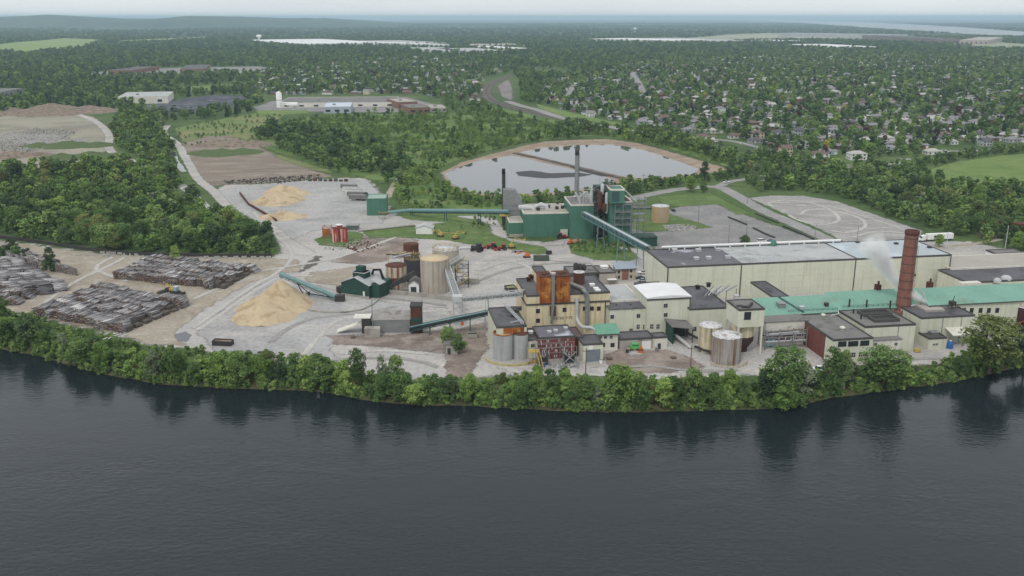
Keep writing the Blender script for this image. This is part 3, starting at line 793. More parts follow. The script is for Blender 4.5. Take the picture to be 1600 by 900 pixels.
def tank(name, label, cx, wpx, yt, yb, body, top, roofk="cone", rows=6, rim=None, z0=0.0, group=None, cat="tank", band=None, legs=False, n=32):
    r = .5 * wpx / scale_at(yb) * (vf(yb)[0] and 1.0)
    near = P(cx, yb, z0)
    h = hgt(yt, yb) if z0 == 0 else None
    if h is None:
        v, f = vf(yt); h = H - near.y * v / f
    c = Vector((near.x * (1 + r / near.y), near.y + r, z0))
    T = thing(name, label, cat, tuple(c), 0, group)
    hh = h - z0
    part("shell", MB().lathe([(r, -.3 if z0 == 0 else 0), (r, hh)], n=n, cap=False), body, T)
    m = MB()
    for i in range(1, rows): m.lathe([(r + .005, hh * i / rows - .07), (r + .06, hh * i / rows - .05), (r + .06, hh * i / rows + .05), (r + .005, hh * i / rows + .07)], n=n, cap=False, sm=False)
    part("seam_band", m, body, T, stuff=True)
    m = MB()
    if roofk == "cone": m.lathe([(r + .12, hh - .12), (r + .12, hh + .1), (r * .5, hh + r * .10), (.2, hh + r * .16)], n=n)
    elif roofk == "open": m.lathe([(r - .02, hh - 1.6), (.3, hh - 1.0)], n=n); 
    else: m.lathe([(r + .1, hh - .12), (r + .1, hh + .12), (.2, hh + .2)], n=n)
    part("roof", m, top, T)
    if rim: part("rim", MB().lathe([(r + .02, hh - .35), (r + .16, hh - .3), (r + .16, hh + .12), (r - .2, hh + .12), (r - .2, hh - .2)], n=n, cap=False), rim, T)
    if band:
        m0, za, zb = band
        part("dark_band", MB().lathe([(r + .03, za * hh), (r + .08, za * hh), (r + .08, zb * hh), (r + .03, zb * hh)], n=n, cap=False), m0, T)
    T["_r"] = r; T["_h"] = hh
    return T, r, hh
def ladder(T, x, y, z0, z1, mat=STEEL, name="ladder"):
    m = MB()
    m.beam((x - .25, y, z0), (x - .25, y, z1), .08); m.beam((x + .25, y, z0), (x + .25, y, z1), .08)
    for k in range(int((z1 - z0) / .6)): m.beam((x - .25, y, z0 + .3 + k * .6), (x + .25, y, z0 + .3 + k * .6), .06)
    return part(name, m, mat, T)
def railing(T, pts, mat=YELLOW, hh=1.1, name="railing", w=.09, gap=2.0):
    m = MB()
    for a, b in zip(pts[:-1], pts[1:]):
        a = Vector(a); b = Vector(b); k = max(1, int((b - a).length / gap))
        for i in range(k + 1):
            p = a.lerp(b, i / k); m.beam(p, p + Vector((0, 0, hh)), w)
        for z in (hh * .5, hh): m.beam(a + Vector((0, 0, z)), b + Vector((0, 0, z)), w)
    return part(name, m, mat, T)
def truss(m, a, b, w, h, step=2.5, t=.22):
    """box truss between two points: four chords, verticals, diagonals"""
    a = Vector(a); b = Vector(b); d = (b - a); L = d.length; d.normalize()
    s = Vector((-d.y, d.x, 0)).normalized() * (w / 2); up = Vector((0, 0, h))
    k = max(2, int(L / step))
    for sg in (-1, 1):
        m.beam(a + s * sg, b + s * sg, t); m.beam(a + s * sg + up, b + s * sg + up, t)
        for i in range(k + 1):
            p = a.lerp(b, i / k) + s * sg
            m.beam(p, p + up, t * .7)
            if i < k:
                q = a.lerp(b, (i + 1) / k) + s * sg
                m.beam(p, q + up, t * .6) if i % 2 else m.beam(p + up, q, t * .6)
    for i in range(k + 1):
        p = a.lerp(b, i / k)
        m.beam(p - s, p + s, t * .7); m.beam(p - s + up, p + s + up, t * .7)
    return m
def lattice_tower(m, c, w, z0, z1, t=.25, step=3.0):
    c = Vector(c); k = max(1, int((z1 - z0) / step))
    cs = [Vector((c.x + sx * w / 2, c.y + sy * w / 2, 0)) for sx, sy in ((-1, -1), (1, -1), (1, 1), (-1, 1))]
    for q in cs: m.beam((q.x, q.y, z0), (q.x, q.y, z1), t)
    for i in range(k + 1):
        z = z0 + (z1 - z0) * i / k
        for j in range(4):
            p, q = cs[j], cs[(j + 1) % 4]
            m.beam((p.x, p.y, z), (q.x, q.y, z), t * .7)
            if i < k:
                z2 = z0 + (z1 - z0) * (i + 1) / k
                m.beam((p.x, p.y, z), (q.x, q.y, z2), t * .6)
    return m

# --- the long warehouse behind the mill
wh = bld("warehouse", "very long cream-clad warehouse with a flat stained roof behind the mill", "warehouse", (1043, 418), (1487, 399), (1013, 391), h=15, wall=CREAM, roof=ROOF_STAIN)
for px in (1159, 1337):
    u = on_front(wh, px, 410)[0]
    strip_part(wh, "joint_strip", u - .25, u + .25, 0, 14.6, TRIM)
for u in (0.25, wh.w - .25): strip_part(wh, "corner_trim", u - .25, u + .25, 0, 14.6, TRIM)
for k, z in enumerate((3.2, 6.0, 8.8, 11.6)):
    strip_part(wh, "cladding_lap", .6, wh.w - .6, z - .05, z + .05, CREAM, t=.06)
# two paler roof fields on the right part, each a sheet on the deck
u1 = on_roof(wh, 1337, 404)[0]; u0 = on_roof(wh, 1159, 411)[0]
part("roof_sheet", MB().box(u0, u1 - .3, .5, wh.d - .5, wh.hh + .125, wh.hh + .2), ROOF_PALE, wh.T, label="pale grey roof field of the middle bay")
part("roof_sheet", MB().box(u1 + .3, wh.w - .5, .5, wh.d - .5, wh.hh + .125, wh.hh + .2), M("bluish_roof_sheet", rgb(172, 182, 186), .7, .06, .05, blotch=(rgb(190, 200, 206), .5, .6, .05)), wh.T, label="pale bluish roof field of the right bay")
part("expansion_joint", MB().box(u1 - .3, u1 + .3, .5, wh.d - .5, wh.hh + .1, wh.hh + .45), TRIM, wh.T)
for px, py in ((1054, 393), (1091, 393), (1122, 392), (1088, 406), (1107, 405), (1137, 404)): vent(wh, px, py, 1.0, 1.1, STEEL_PALE)
for px, py in ((1352, 385), (1400, 382), (1340, 380), (1452, 388)): vent(wh, px, py, .8, .7, STEEL_DK)
# white pipe along the back edge of the roof
mb = MB()
p0 = on_roof(wh, 1032, 390); p1 = on_roof(wh, 1308, 378)
mb.tube([(p0[0], wh.d - 1.5, wh.hh + 1.6), (p1[0], wh.d - 1.5, wh.hh + 1.6)], .55, 10)
for k in range(12): x = p0[0] + (p1[0] - p0[0]) * (k + .5) / 12; mb.box(x - .25, x + .25, wh.d - 1.75, wh.d - 1.25, wh.hh, wh.hh + 1.2)
part("roof_pipe", mb, WHITE, wh.T)
u, v = on_roof(wh, 1207, 384)
mb = MB(); mb.lathe([(2.0, 0), (2.0, 1.6), (1.0, 2.6)], u, v, 14); mb.v = [(x, y, z + wh.hh + .1) for x, y, z in mb.v]
part("dust_collector", mb, GREEN_WALL, wh.T)
mb = MB()
a = on_roof(wh, 1160, 410); c = on_roof(wh, 1245, 405)
for vv in (a[1], a[1] + 4): 
    for z in (.6, 1.2): mb.beam((a[0], vv, wh.hh + z), (c[0], vv, wh.hh + z), .1)
    for k in range(9): x = a[0] + (c[0] - a[0]) * k / 8; mb.beam((x, vv, wh.hh), (x, vv, wh.hh + 1.2), .1)
part("roof_walkway", mb, STEEL_PALE, wh.T)
ladder(wh.T, wh.w + .4, 3, 0, 16, YELLOW)
at_ = bld("annex", "low cream annex with dark sloping roof against the long warehouse wall", "annex", (1208, 465), (1233, 462), (1178, 441), h=11)

# --- main mill block with the rusted hoppers
A = bld("mill_block", "tall cream mill block stained with rust under two rusty hoppers", "mill building", (823, 463), (953, 459), (812, 436), yb=527, wall=CREAM_RUST)
zc = on_front(A, 880, 473)[1]
strip_part(A, "cornice", -.1, A.w + .1, zc - .5, zc + .2, TRIM, t=.3)
strip_part(A, "corner_trim", A.w - 1.9, A.w - 1.5, 0, zc - .5, TRIM)
part("side_cornice", MB().box(-.3, .05, .06, A.d, zc - .5, zc + .2), TRIM, A.T)
for px, py in ((840.5, 486), (840.5, 501), (882, 484), (913.5, 482), (925, 482), (935.5, 482)): window(A, px, py, 1.5, 1.7, frame=STEEL_DK)
# lettering on the wall: two short dark words
cu = bpy.data.curves.new("wall_lettering", 'FONT'); cu.body = "WATER TITE"; cu.size = 1.5; cu.extrude = .02; cu.align_x = 'CENTER'
cu.materials.append(STEEL_DK)
u, z, _ = on_front(A, 878, 499)
tmp = bpy.data.objects.new("wall_lettering", cu)
o = link("wall_lettering", bpy.data.meshes.new_from_object(tmp), A.T, (u, -.04, z)); o.rotation_euler = (math.pi / 2, 0, 0)
bpy.data.objects.remove(tmp); bpy.data.curves.remove(cu)
# hoppers: pleated steel boxes with a head band, standing proud of the front wall
def hopper(px0, px1, label):
    u0, _, _ = on_front(A, px0, 470, -.5); u1, _, _ = on_front(A, px1, 470, -.5)
    z0 = on_front(A, 866, 473, -.5)[1]; z1 = on_front(A, 866, 432, -.5)[1]
    T = thing("hopper", label, "hopper", tuple(A.A + A.u * u0 - A.n * .9 + Vector((0, 0, z0))), A.a, "rusty hoppers on the mill front")
    w = u1 - u0; hh = z1 - z0; k = max(4, int(w / .7)); dd = 8.0
    m = MB()
    poly = []
    for i in range(k):
        x = w * i / k; s = w / k
        poly += [(x, 0), (x + s * .4, 0), (x + s * .5, .18), (x + s * .9, .18)]
    poly += [(w, 0), (w, dd), (0, dd)]
    m.prism(poly, 0, hh * .72)
    part("lower_shell", m, RUST, T)
    part("upper_shell", MB().prism([(-.1 + x * (w + .2) / w, y - .15) for x, y in poly], hh * .72, hh), RUST, T)
    part("lid", MB().box(-.2, w + .2, -.3, dd, hh, hh + .25), RUST_DK, T)
    m = MB(); m.box(w * .3, w * .5, 1.5, 4, hh + .25, hh + .9); m.box(w * .6, w * .85, 3, 5, hh + .25, hh + .7)
    part("hatch", m, RUST_DK, T)
hopper(843.5, 862, "rusty orange steel hopper nearer the timber yard on the mill front")
hopper(867.5, 890, "wider rusty orange steel hopper beside the big grey elbow duct")
T = thing("drain_pipe", "pale vertical pipe running down between the two rusty hoppers", "pipe", tuple(A.A))
q = [PY(x, y, A.A.y + on_front(A, 864, 480)[0] * A.u.y - 1.6) - A.A for x, y in ((864.5, 429), (864.5, 455), (864, 480), (862, 498), (861, 506))]
part("pipe_run", MB().tube(q, [.75, .7, .6, .5, .5], 12), STEEL, T)
part("pipe_cap", MB().tube([q[0] + Vector((0, 0, .2)), q[0] + Vector((0, 0, .8))], .95, 12), STEEL_PALE, T)
part("pump_box", MB().box(q[2].x - 1.2, q[2].x + 1.2, q[2].y, q[2].y + 1.2, q[3].z + 1, q[2].z), RUST_DK, T)
Ak = bld("stair_tower", "small cream and rust stair tower rising behind the hoppers", "tower", (841, 431), (858, 430), (832, 417), h=A.h + 4.5, wall=CREAM_RUST, z0=A.h - .4)
for px, py in ((829, 436), (834, 437), (826, 440)): vent(A, px, py, .8, 1.6, RUST_DK, "stack")
for px, py in ((925, 447), (931, 453), (934, 456)): vent(A, px, py, .9, .8, WHITE)
vent(A, 915, 456, .6, .8, STEEL_DK)
def duct(name, label, pts, r, mat, A0, flange=True, n=14):
    T = thing(name, label, "duct", tuple(A0))
    L = [Vector(p) - A0 for p in pts]
    # rounded bends
    S = []
    for i in range(len(L) - 1):
        p0 = L[max(i - 1, 0)]; p1 = L[i]; p2 = L[i + 1]; p3 = L[min(i + 2, len(L) - 1)]
        for j in range(5):
            t = j / 5
            S.append(0.5 * ((2 * p1) + (p2 - p0) * t + (2 * p0 - 5 * p1 + 4 * p2 - p3) * t * t + (3 * p1 - p0 - 3 * p2 + p3) * t ** 3))
    S.append(L[-1])
    part("pipe_run", MB().tube(S, r, n), mat, T)
    if flange:
        for i in range(2, len(S) - 2, 4):
            d = (S[i + 1] - S[i - 1]).normalized()
            part("flange", MB().tube([S[i] - d * .12, S[i] + d * .12], r * 1.12, n), mat, T)
    return T
Yw = A.A.y + A.w * .7 * A.u.y - 1.3
duct("elbow_duct", "big grey elbow duct coming off the roof and down the mill wall", [P(892, 444, A.h + 1.5), P(903, 448, A.h + 1.2), PY(912, 453, Yw), PY(917, 463, Yw), PY(917.5, 482, Yw), PY(917, 510, Yw)], .88, STEEL, A.A)
Y2 = A.A.y + A.w * .6 * A.u.y - 1.0
duct("exhaust_pipe", "long white pipe bending from the mill wall over the low roof", [PY(901.5, 466, Y2), PY(901.5, 480, Y2), PY(901.5, 496, Y2), PY(904, 504, Y2 - 2), PY(911, 511, Y2 - 5), PY(923, 512, Y2 - 5.5), PY(930, 517, Y2 - 6), PY(931.5, 523, Y2 - 6.5)], .68, STEEL_PALE, A.A)
t_, r_, h_ = tank("roof_tank", "stubby brown grey tank on the roof behind the rusty hoppers", 904.5, 15, 427, 446, RUST_DK, TANK_TOP, "flat", 4, z0=A.h)
T = thing("cyclone", "cluster of dark dust cyclones on the roof behind the brown tank", "cyclone", tuple(P(906, 428, A.h)))
for k in range(3): part("cone", MB().lathe([(.3, 0), (1.1, 2.2), (1.1, 4.2 - k * .5), (.5, 4.8 - k * .5)], k * 1.7 - 1.7, k * .6, 12), STEEL_DK, T)

B = bld("mill_wing", "cream mill wing with a dark strip roof beside the tall block", "mill building", (953, 484), (1011, 481), (951, 474), yb=527, cop=False)
for px, py in ((956.5, 495), (997.5, 493.5)): window(B, px, py, 1.5, 1.6, frame=STEEL)
for px in (997, 1007): window(B, px, 510.5, 1.5, 2.1, frame=OFFWHITE)
window(B, 986, 515, 1.4, .9, frame=STEEL)
for px in (963, 985): vent(B, px, 478, .25, .5, STEEL_DK)
B2 = bld("mill_hall", "mill hall with a pale flat roof between two taller cream blocks", "mill building", (954, 471.5), (1001, 469), (946, 447), yb=516, roof=ROOF_PALE, trim=OFFWHITE)
C = bld("mill_block", "cream mill block under an arched white roof", "mill building", (1012, 467), (1079, 464), (1000, 447), yb=527, roof=ROOF_WHITE, cop=False)
m = MB(); k = 10
for i in range(k + 1):
    s = i / k; z = C.hh + .3 + .8 * math.sin(math.pi * s) ** .8
    m.v += [(-.4 + (C.w + .8) * s, -.4, z), (-.4 + (C.w + .8) * s, C.d + .4, z)]
for i in range(k): m.f.append((2 * i, 2 * i + 2, 2 * i + 3, 2 * i + 1)); m.m.append(0); m.sm.append(True)
m.add([m.v[2 * i] for i in range(k + 1)], [tuple(range(k + 1))[::-1]])
part("arched_roof", m, ROOF_WHITE, C.T)
strip_part(C, "eave_trim", -.3, C.w + .3, C.hh - .7, C.hh - .1, TRIM, t=.25)
strip_part(C, "corner_trim", C.w - .3, C.w + .1, C.hh - 9, C.hh - .7, TRIM)
for px, py in ((1040, 477.5), (1040, 492)): window(C, px, py, 1.6, 1.6, frame=STEEL)
for px in (1018, 1028): window(C, px, 510, 1.5, 2.1)
Cb = bld("roof_house", "dark-roofed cream roof house behind the arched white roof", "roof house", (1000, 452), (1040, 450), (990, 443), h=C.h - .6, z0=8)
D = bld("mill_wing", "cream mill wing with a broad dark grey roof below the warehouse", "mill building", (1078, 484), (1141, 481.5), (1068, 449), yb=527)
for px, py, kk in ((1107, 448, "stack"), (1120, 461, "box"), (1150, 467, "box"), (1090, 452, "stack")): vent(D, px, py, .9, 1.5, STEEL_PALE if kk == "box" else STEEL_DK, kk)
window(D, 1085, 514, 1.7, 1.8, frame=STEEL)

# tower on stilts over a hopper silo
E0 = frame_of((1155, 485), (1195, 483.5), (1138, 470), yb=556, ang=MILL)
zE = on_front(E0, 1175, 511)[1]
E_ = bld("tower_house", "cream steel tower house on stilts above a dark hopper silo", "tower", (1155, 485), (1195, 483.5), (1138, 470), h=E0.h, wall=CREAM, roof=ROOF_GREY, z0=zE)
window(E_, 1168, 493.5, 2.6, 3.0, frame=STEEL_DK)
for u_, v_ in ((.4, .4), (E_.w - .4, .4), (.4, E_.d - .4), (E_.w - .4, E_.d - .4)):
    part("leg", MB().box(u_ - .3, u_ + .3, v_ - .3, v_ + .3, -zE, -.01), OFFWHITE, E_.T)
u_, v_ = E_.w * .42, E_.d * .45
part("silo_drum", MB().lathe([(4.2, -4.6), (4.2, -.02)], u_, v_, 28), TANK_CREAM, E_.T)
part("silo_hopper", MB().lathe([(2.2, -zE - .2), (2.2, -9.6), (4.22, -6.6), (4.25, -4.61)], u_, v_, 28), MAROON, E_.T)
m = MB()
m.box(2, 5, 2, 3, E_.hh, E_.hh + .8); m.beam((4, 1.5, E_.hh + .3), (7, 5, E_.hh + .9), .8); m.box(1, 3, 4, 5.2, E_.hh, E_.hh + .5)
part("roof_plant", m, STEEL_DK, E_.T)
# weathered tank pair
tank("storage_tank", "peeling cream tank beside the tower house, half hidden by its neighbour", 1107.5, 36, 513, 553, TANK_CREAM, TANK_TOP, "cone", 7)
ft, fr_, fh_ = tank("storage_tank", "broad grey tank with vertical rust streaks in front of the cream tank", 1133, 46, 530.5, 572, TANK_RUST, TANK_TOP, "cone", 6)
ladder(ft, -fr_ - .2, 0, 0, fh_, RUST)
T = thing("pipe_bridge", "tangle of pale pipes between the tank tops and the tower house", "pipes", tuple(P(1125, 505, 0)))
T.location.z = 12.5
for k in range(7):
    x0 = -8 + k * 1.6; part("pipe", MB().tube([(x0, -5 + k * .5, .6 + .2 * k), (x0 + 3, 1, 1.2 + .2 * k), (x0 + 5.5, 5, 1.6 + .1 * k)], .22, 8), STEEL_PALE if k % 2 else STEEL, T)
m = MB()
for k in range(4): m.beam((-6 + k * 4, 1, -12.5), (-6 + k * 4, 1, 2), .3)
part("support", m, STEEL, T)
# bund pipes at the tank foot
T = thing("bund_railing", "low yellow railing round the foot of the streaked grey tank", "railing", tuple(ft.location))
railing(T, [((fr_ + 2.5) * math.cos(a), (fr_ + 2.5) * math.sin(a), 0) for a in [math.radians(x) for x in range(215, 345, 16)]], YELLOW, 1.0)

# low buildings along the front of the mill
Hb = bld("low_shed", "long low grey shed with a dark roof below the row of mill windows", "shed", (969, 531), (1022, 528.5), (964, 520), yb=547, wall=CONCRETE, roof=ROOF_DARK)
H2 = bld("low_shed", "small concrete shed with a door next to the green chute house", "shed", (1022.5, 528), (1043, 526.5), (1019, 521), yb=546, wall=OFFWHITE, roof=ROOF_DARK)
u, z, _ = on_front(H2, 1030, 538)
part("door", MB().box(u - .6, u + .6, -.1, .05, 0, 2.3), STEEL_DK, H2.T)
u, z, _ = on_front(Hb, 1010, 537)
part("roller_door", MB().box(u - 1.8, u + 1.8, -.12, .05, 0, 3), WHITE, Hb.T)
Gr = shed_roof("small_house", "two storey grey mill office with a bright green metal roof", "mill office", (934, 522), (966, 520), (927, 508), 548, 2.0, OFFWHITE, M("bright_green_roof", rgb(104, 152, 128), .5, .08, .2))
for px in (938, 946, 955): window(Gr, px, 527, 1.1, 1.1, frame=STEEL)
for px in (942, 957): window(Gr, px, 539, 1.6, 1.6, frame=STEEL_DK)
K = bld("silo_house", "cream mill house with a dark grey roof behind the twin grey silos", "mill building", (776, 512), (823, 509.5), (767, 482), yb=560)
for px, py in ((806, 488), (811, 484), (802, 495)): vent(K, px, py, .9, .9, STEEL_DK)
m = MB(); m.box(2.5, K.w - 1, -.2, .05, K.hh - 2.4, K.hh - .4); part("rust_stain_panel", m, RUST, K.T)
T = thing("roof_gantry", "pale pipe gantry sloping across the dark roof behind the twin silos", "gantry", tuple(P(806, 500, K.h)))
part("gantry_beam", truss(MB(), (-4.5, 16, 1.2), (2.5, -8, 1.2), .8, .6, 2.5, .14), STEEL_PALE, T)
part("support", MB().beam((-2, -3, 0), (2, -6, 2.0), .3).beam((-2, -3, -3), (-2, -3, .2), .3), STEEL_PALE, T)
tank("silo", "grey steel silo with an orange rim, larger of the twin pair", 786.5, 31, 524, 565, TANK_GREY, CHIP_TOP, "open", 9, RUST, group="twin grey silos", cat="silo")
tank("silo", "grey steel silo tucked beside the cream stair tower, slimmer of the twin pair", 813, 24, 524, 563, TANK_GREY, RUST_DK, "flat", 9, group="twin grey silos", cat="silo")
cb = P(799, 573)
T = thing("bund_wall", "curved low yellow bund wall round the twin grey silos", "low wall", (cb.x, cb.y + 9, 0))
m = MB(); k = 26
for i in range(k):
    a0 = math.radians(180 + 180 * i / k); a1 = math.radians(180 + 180 * (i + 1) / k)
    m.beam((9.6 * math.cos(a0), 8.5 * math.sin(a0), .4), (9.6 * math.cos(a1), 8.5 * math.sin(a1), .4), .45, .8)
part("wall", m, M("bund_yellow", rgb(186, 174, 126), .9, .15, .3, streak=(rgb(150, 130, 90), .5, .7)), T)
ct = bld("stair_tower", "small cream tower with one window between silo and red brick hall", "tower", (825, 532), (841.5, 531), (824, 514), yb=559)
window(ct, 832.5, 540, 1.3, 1.2, frame=STEEL_DK)
vent(ct, 829, 521, .8, .8, WHITE)
# yellow steel stair in front of the cream tower
T = thing("stair", "yellow steel stair and landing below the cream tower", "stair", tuple(P(838, 573)))
m = MB(); m.box(-3.2, 1.2, 1.2, 4.2, 4.9, 5.1); part("landing", m, YELLOW, T)
for x, y in ((-3.0, 1.4), (1.0, 1.4), (-3.0, 4.0), (1.0, 4.0)): part("post", MB().box(x - .12, x + .12, y - .12, y + .12, 0, 4.9), YELLOW, T)
for y in (-.0, 1.0): part("stringer", MB().beam((1.6 + y, -4.5, .1), (.1 + y, 1.3, 5.0), .2, .5), YELLOW, T)
m = MB()
for k in range(14): t = k / 14; m.box(1.6 - 1.5 * t, 2.6 - 1.5 * t, -4.5 + 5.8 * t, -4.2 + 5.8 * t, .2 + 4.9 * t, .26 + 4.9 * t)
part("treads", m, STEEL_DK, T, stuff=True)
railing(T, [(-3.1, 4.1, 5.1), (-3.1, 1.3, 5.1), (0, 1.3, 5.1)], YELLOW)
br = bld("brick_hall", "red brick hall with a patched grey roof behind the substation", "mill building", (842, 529), (899, 526.5), (834, 511), yb=562, wall=BRICK, roof=ROOF_STAIN)
for px, py in ((858, 520), (868, 518), (884, 514)): vent(br, px, py, .7, .6, STEEL_PALE)
bm = bld("low_shed", "low dark rust-roofed link building under the long white pipe", "shed", (900, 528), (912, 527), (893, 512), yb=556, wall=RUST_DK, roof=M("rust_stained_roof", rgb(100, 82, 82), .95, .2, .15))
ga = bld("garage", "cream garage with a grey roller door facing the river", "garage", (911, 539), (942.5, 537), (897, 525), yb=566)
u, z, _ = on_front(ga, 926.5, 557)
part("roller_door", MB().box(u - 2.7, u + 2.7, -.12, .05, 0, 4.7), GREY_DOOR, ga.T)
m = MB()
for k in range(1, 9): m.box(u - 2.65, u + 2.65, -.15, -.119, k * .52, k * .52 + .06)
part("door_slats", m, GREY_DOOR, ga.T, stuff=True)
u, z, _ = on_front(ga, 923, 543)
part("heater_box", MB().box(u - .8, u + .8, -.5, .05, z - .7, z + .7), WHITE, ga.T)
pl = P(917, 566); part("concrete_ramp", MB().box(1.5, 7.5, -6, -.2, 0, .12), CONCRETE, ga.T)

# --- right of the tower: green sheds, brick and cream workshops
G1 = shed_roof("long_shed", "teal metal roofed shed between the tower house and the taller teal roof", "shed", (1195, 493), (1314, 488), (1180, 467), 530, 3.0, CREAM, GREEN_ROOF, group="teal roofed sheds")
G2 = shed_roof("long_shed", "teal metal roofed shed behind the brick chimney", "shed", (1315, 485), (1450, 478), (1299, 457), 522, 3.2, CREAM, GREEN_ROOF, group="teal roofed sheds")
G3 = shed_roof("long_shed", "teal metal roofed shed with a brown stain near the maroon tank", "shed", (1452, 477), (1650, 467), (1446, 451), 522, 3.0, CREAM, GREEN_ROOF, group="teal roofed sheds")
for px in (1506, 1518, 1532, 1545, 1558): window(G3, px, 485, 1.6, 2.0, frame=STEEL_DK)
def slope_vent(b, px, py, r=.9, h=1.4, mat=STEEL, name="roof_vent"):
    u, v = on_roof(b, px, py, b.hh + 1.5); z = b.zr(max(0, min(v, b.d)))
    part(name, MB().box(u - r, u + r, v - r, v + r, z, z + h).box(u - r * 1.15, u + r * 1.15, v - r * 1.15, v + r * 1.15, z + h, z + h + .2), mat, b.T)
slope_vent(G1, 1220, 479, 1.4, 1.6, STEEL); slope_vent(G1, 1253, 480, .9, .9, STEEL_PALE); slope_vent(G1, 1291, 477, .7, 1.3, STEEL_DK)
part("flashing", MB().beam((on_roof(G1, 1226, 470)[0], 0.2, G1.zr(0.2) + .35), (on_roof(G1, 1234, 489)[0], G1.d - .3, G1.zr(G1.d) + .35), .9, .25), TEAL_DK, G1.T)
railing(G2.T, [(1, 1.0, G2.zr(1.0) + .3), (G2.w * .72, 1.0, G2.zr(1.0) + .3)], STEEL_DK, 1.0, "snow_guard")
railing(G1.T, [(10, 1.0, G1.zr(1.0) + .3), (G1.w - 1, 1.0, G1.zr(1.0) + .3)], TEAL_DK, .8, "snow_guard")
for px in (1327, 1354, 1391, 1415): slope_vent(G2, px, 476, .25, 3.0, STEEL_DK, "vent_pipe")
for px, py in ((1373, 450), (1415, 447), (1452, 445)):
    u, v = on_roof(G2, px, py, 14)
    part("roof_fan", MB().box(u - 1, u + 1, G2.d - .5, G2.d + 1.5, G2.hh + 2.5, G2.hh + 5.5).box(u - .3, u + .3, G2.d, G2.d + .6, G2.hh + 5.5, G2.hh + 7), RUST_DK, G2.T)
lean = bld("lean_to", "grey lean-to roof over the pipe rack in front of the teal shed", "lean-to", (1197, 504), (1262, 500.5), (1192, 494), yb=541, wall=OFFWHITE, roof=ROOF_GREY, cop=False)
L_ = bld("workshop", "cream and red brick workshop with a big grey flat roof", "workshop", (1302, 532), (1364.5, 529), (1248, 493), yb=569, roof=ROOF_GREY)
part("brick_side", MB().box(-.12, .05, 5.5, L_.d - .5, 0, L_.hh - .4), BRICK, L_.T)
for px, py, w_ in ((1316, 537.5, 3.2), (1333, 537, 3.9), (1351, 536, 3.5)): window(L_, px, py, w_, 2.0, frame=STEEL_DK, mull=4)
for px, py, w_ in ((1348, 553.5, 3.4), (1330, 554.5, 3.4)): window(L_, px, py, w_, 2.0, frame=OFFWHITE, mull=4)
vent(L_, 1316, 516, 1.1, 1.6, OFFWHITE, "dome"); vent(L_, 1286, 495, 1.0, 1.3, OFFWHITE, "dome")
m = MB(); a = on_roof(L_, 1299, 494); m.beam((a[0], a[1], L_.hh + .4), (a[0] + 2, a[1] - 1.5, L_.hh + 1.4), .2).beam((a[0] + 2, a[1] - 1.5, L_.hh + 1.4), (a[0] + 3.5, a[1] + 1.5, L_.hh + 1.4), .2).beam((a[0], a[1], L_.hh), (a[0], a[1], L_.hh + .4), .2)
part("roof_pipe", m, WHITE, L_.T)
Mb = bld("workshop", "cream workshop with two dark sunken skylights beside the chimney", "workshop", (1352, 511.5), (1431, 508), (1315, 486), yb=552, roof=ROOF_GREY)
for (x0, y0, x1, y1) in ((1350, 496, 1397, 490), (1367, 505, 1408, 500)):
    a = on_roof(Mb, x0, y0); c = on_roof(Mb, x1, y0 - 1)
    m = MB(); w_, d_ = c[0] - a[0], 5.0
    z = Mb.hh + .1
    m.box(a[0], a[0] + w_, a[1], a[1] + .5, z, z + 1.2).box(a[0], a[0] + w_, a[1] + d_, a[1] + d_ + .5, z, z + 1.2).box(a[0], a[0] + .5, a[1] + .502, a[1] + d_ - .002, z, z + 1.2).box(a[0] + w_ - .5, a[0] + w_, a[1] + .502, a[1] + d_ - .002, z, z + 1.2)
    sk = part("skylight", m, TRIM, Mb.T)
    part("pane", MB().box(a[0] + .5, a[0] + w_ - .5, a[1] + .5, a[1] + d_, z + .02, z + .5), STEEL_DK, sk)
for px, py in ((1333, 490), (1345, 499)): vent(Mb, px, py, .3, 1.4, STEEL_DK, "stack")
strip_part(Mb, "downpipe", on_front(Mb, 1403, 520)[0] - .1, on_front(Mb, 1403, 520)[0] + .1, 0, Mb.hh - .4, STEEL)
M2 = bld("lean_to", "low cream lean-to with a grey roof in front of the skylight workshop", "lean-to", (1366, 532.5), (1408.5, 530), (1355, 522), yb=556, wall=OFFWHITE, roof=ROOF_GREY, cop=False)
for px in (1368, 1400): window(M2, px, 537.5, 1.2, 1.0, frame=STEEL)
Nb = bld("workshop", "cream workshop with dark roof to the right of the chimney base", "workshop", (1440, 497.5), (1523.5, 493), (1421, 477), yb=538, roof=ROOF_DARK)
for px in (1472, 1501): strip_part(Nb, "downpipe", on_front(Nb, px, 510)[0] - .12, on_front(Nb, px, 510)[0] + .12, 0, Nb.hh - .4, STEEL)
m = MB(); a = on_roof(Nb, 1440, 485); c = on_roof(Nb, 1470, 484)
m.box(a[0], c[0], a[1] - 3, a[1] + 4, Nb.hh + .1, Nb.hh + 1.0); part("plant_deck", m, ROOF_BEIGE, Nb.T)
u, v = on_roof(Nb, 1487, 482)
m = MB()
for sx in (-.9, .9):
    for sy in (-.9, .9): m.beam((u + sx, v + sy, Nb.hh), (u + sx, v + sy, Nb.hh + 1.6), .2)
m.box(u - 1, u + 1, v - 1, v + 1, Nb.hh + 1.6, Nb.hh + 3.0); m.beam((u, v, Nb.hh + 3), (u + .6, v, Nb.hh + 5.2), .2)
part("roof_fan", m, STEEL_DK, Nb.T)
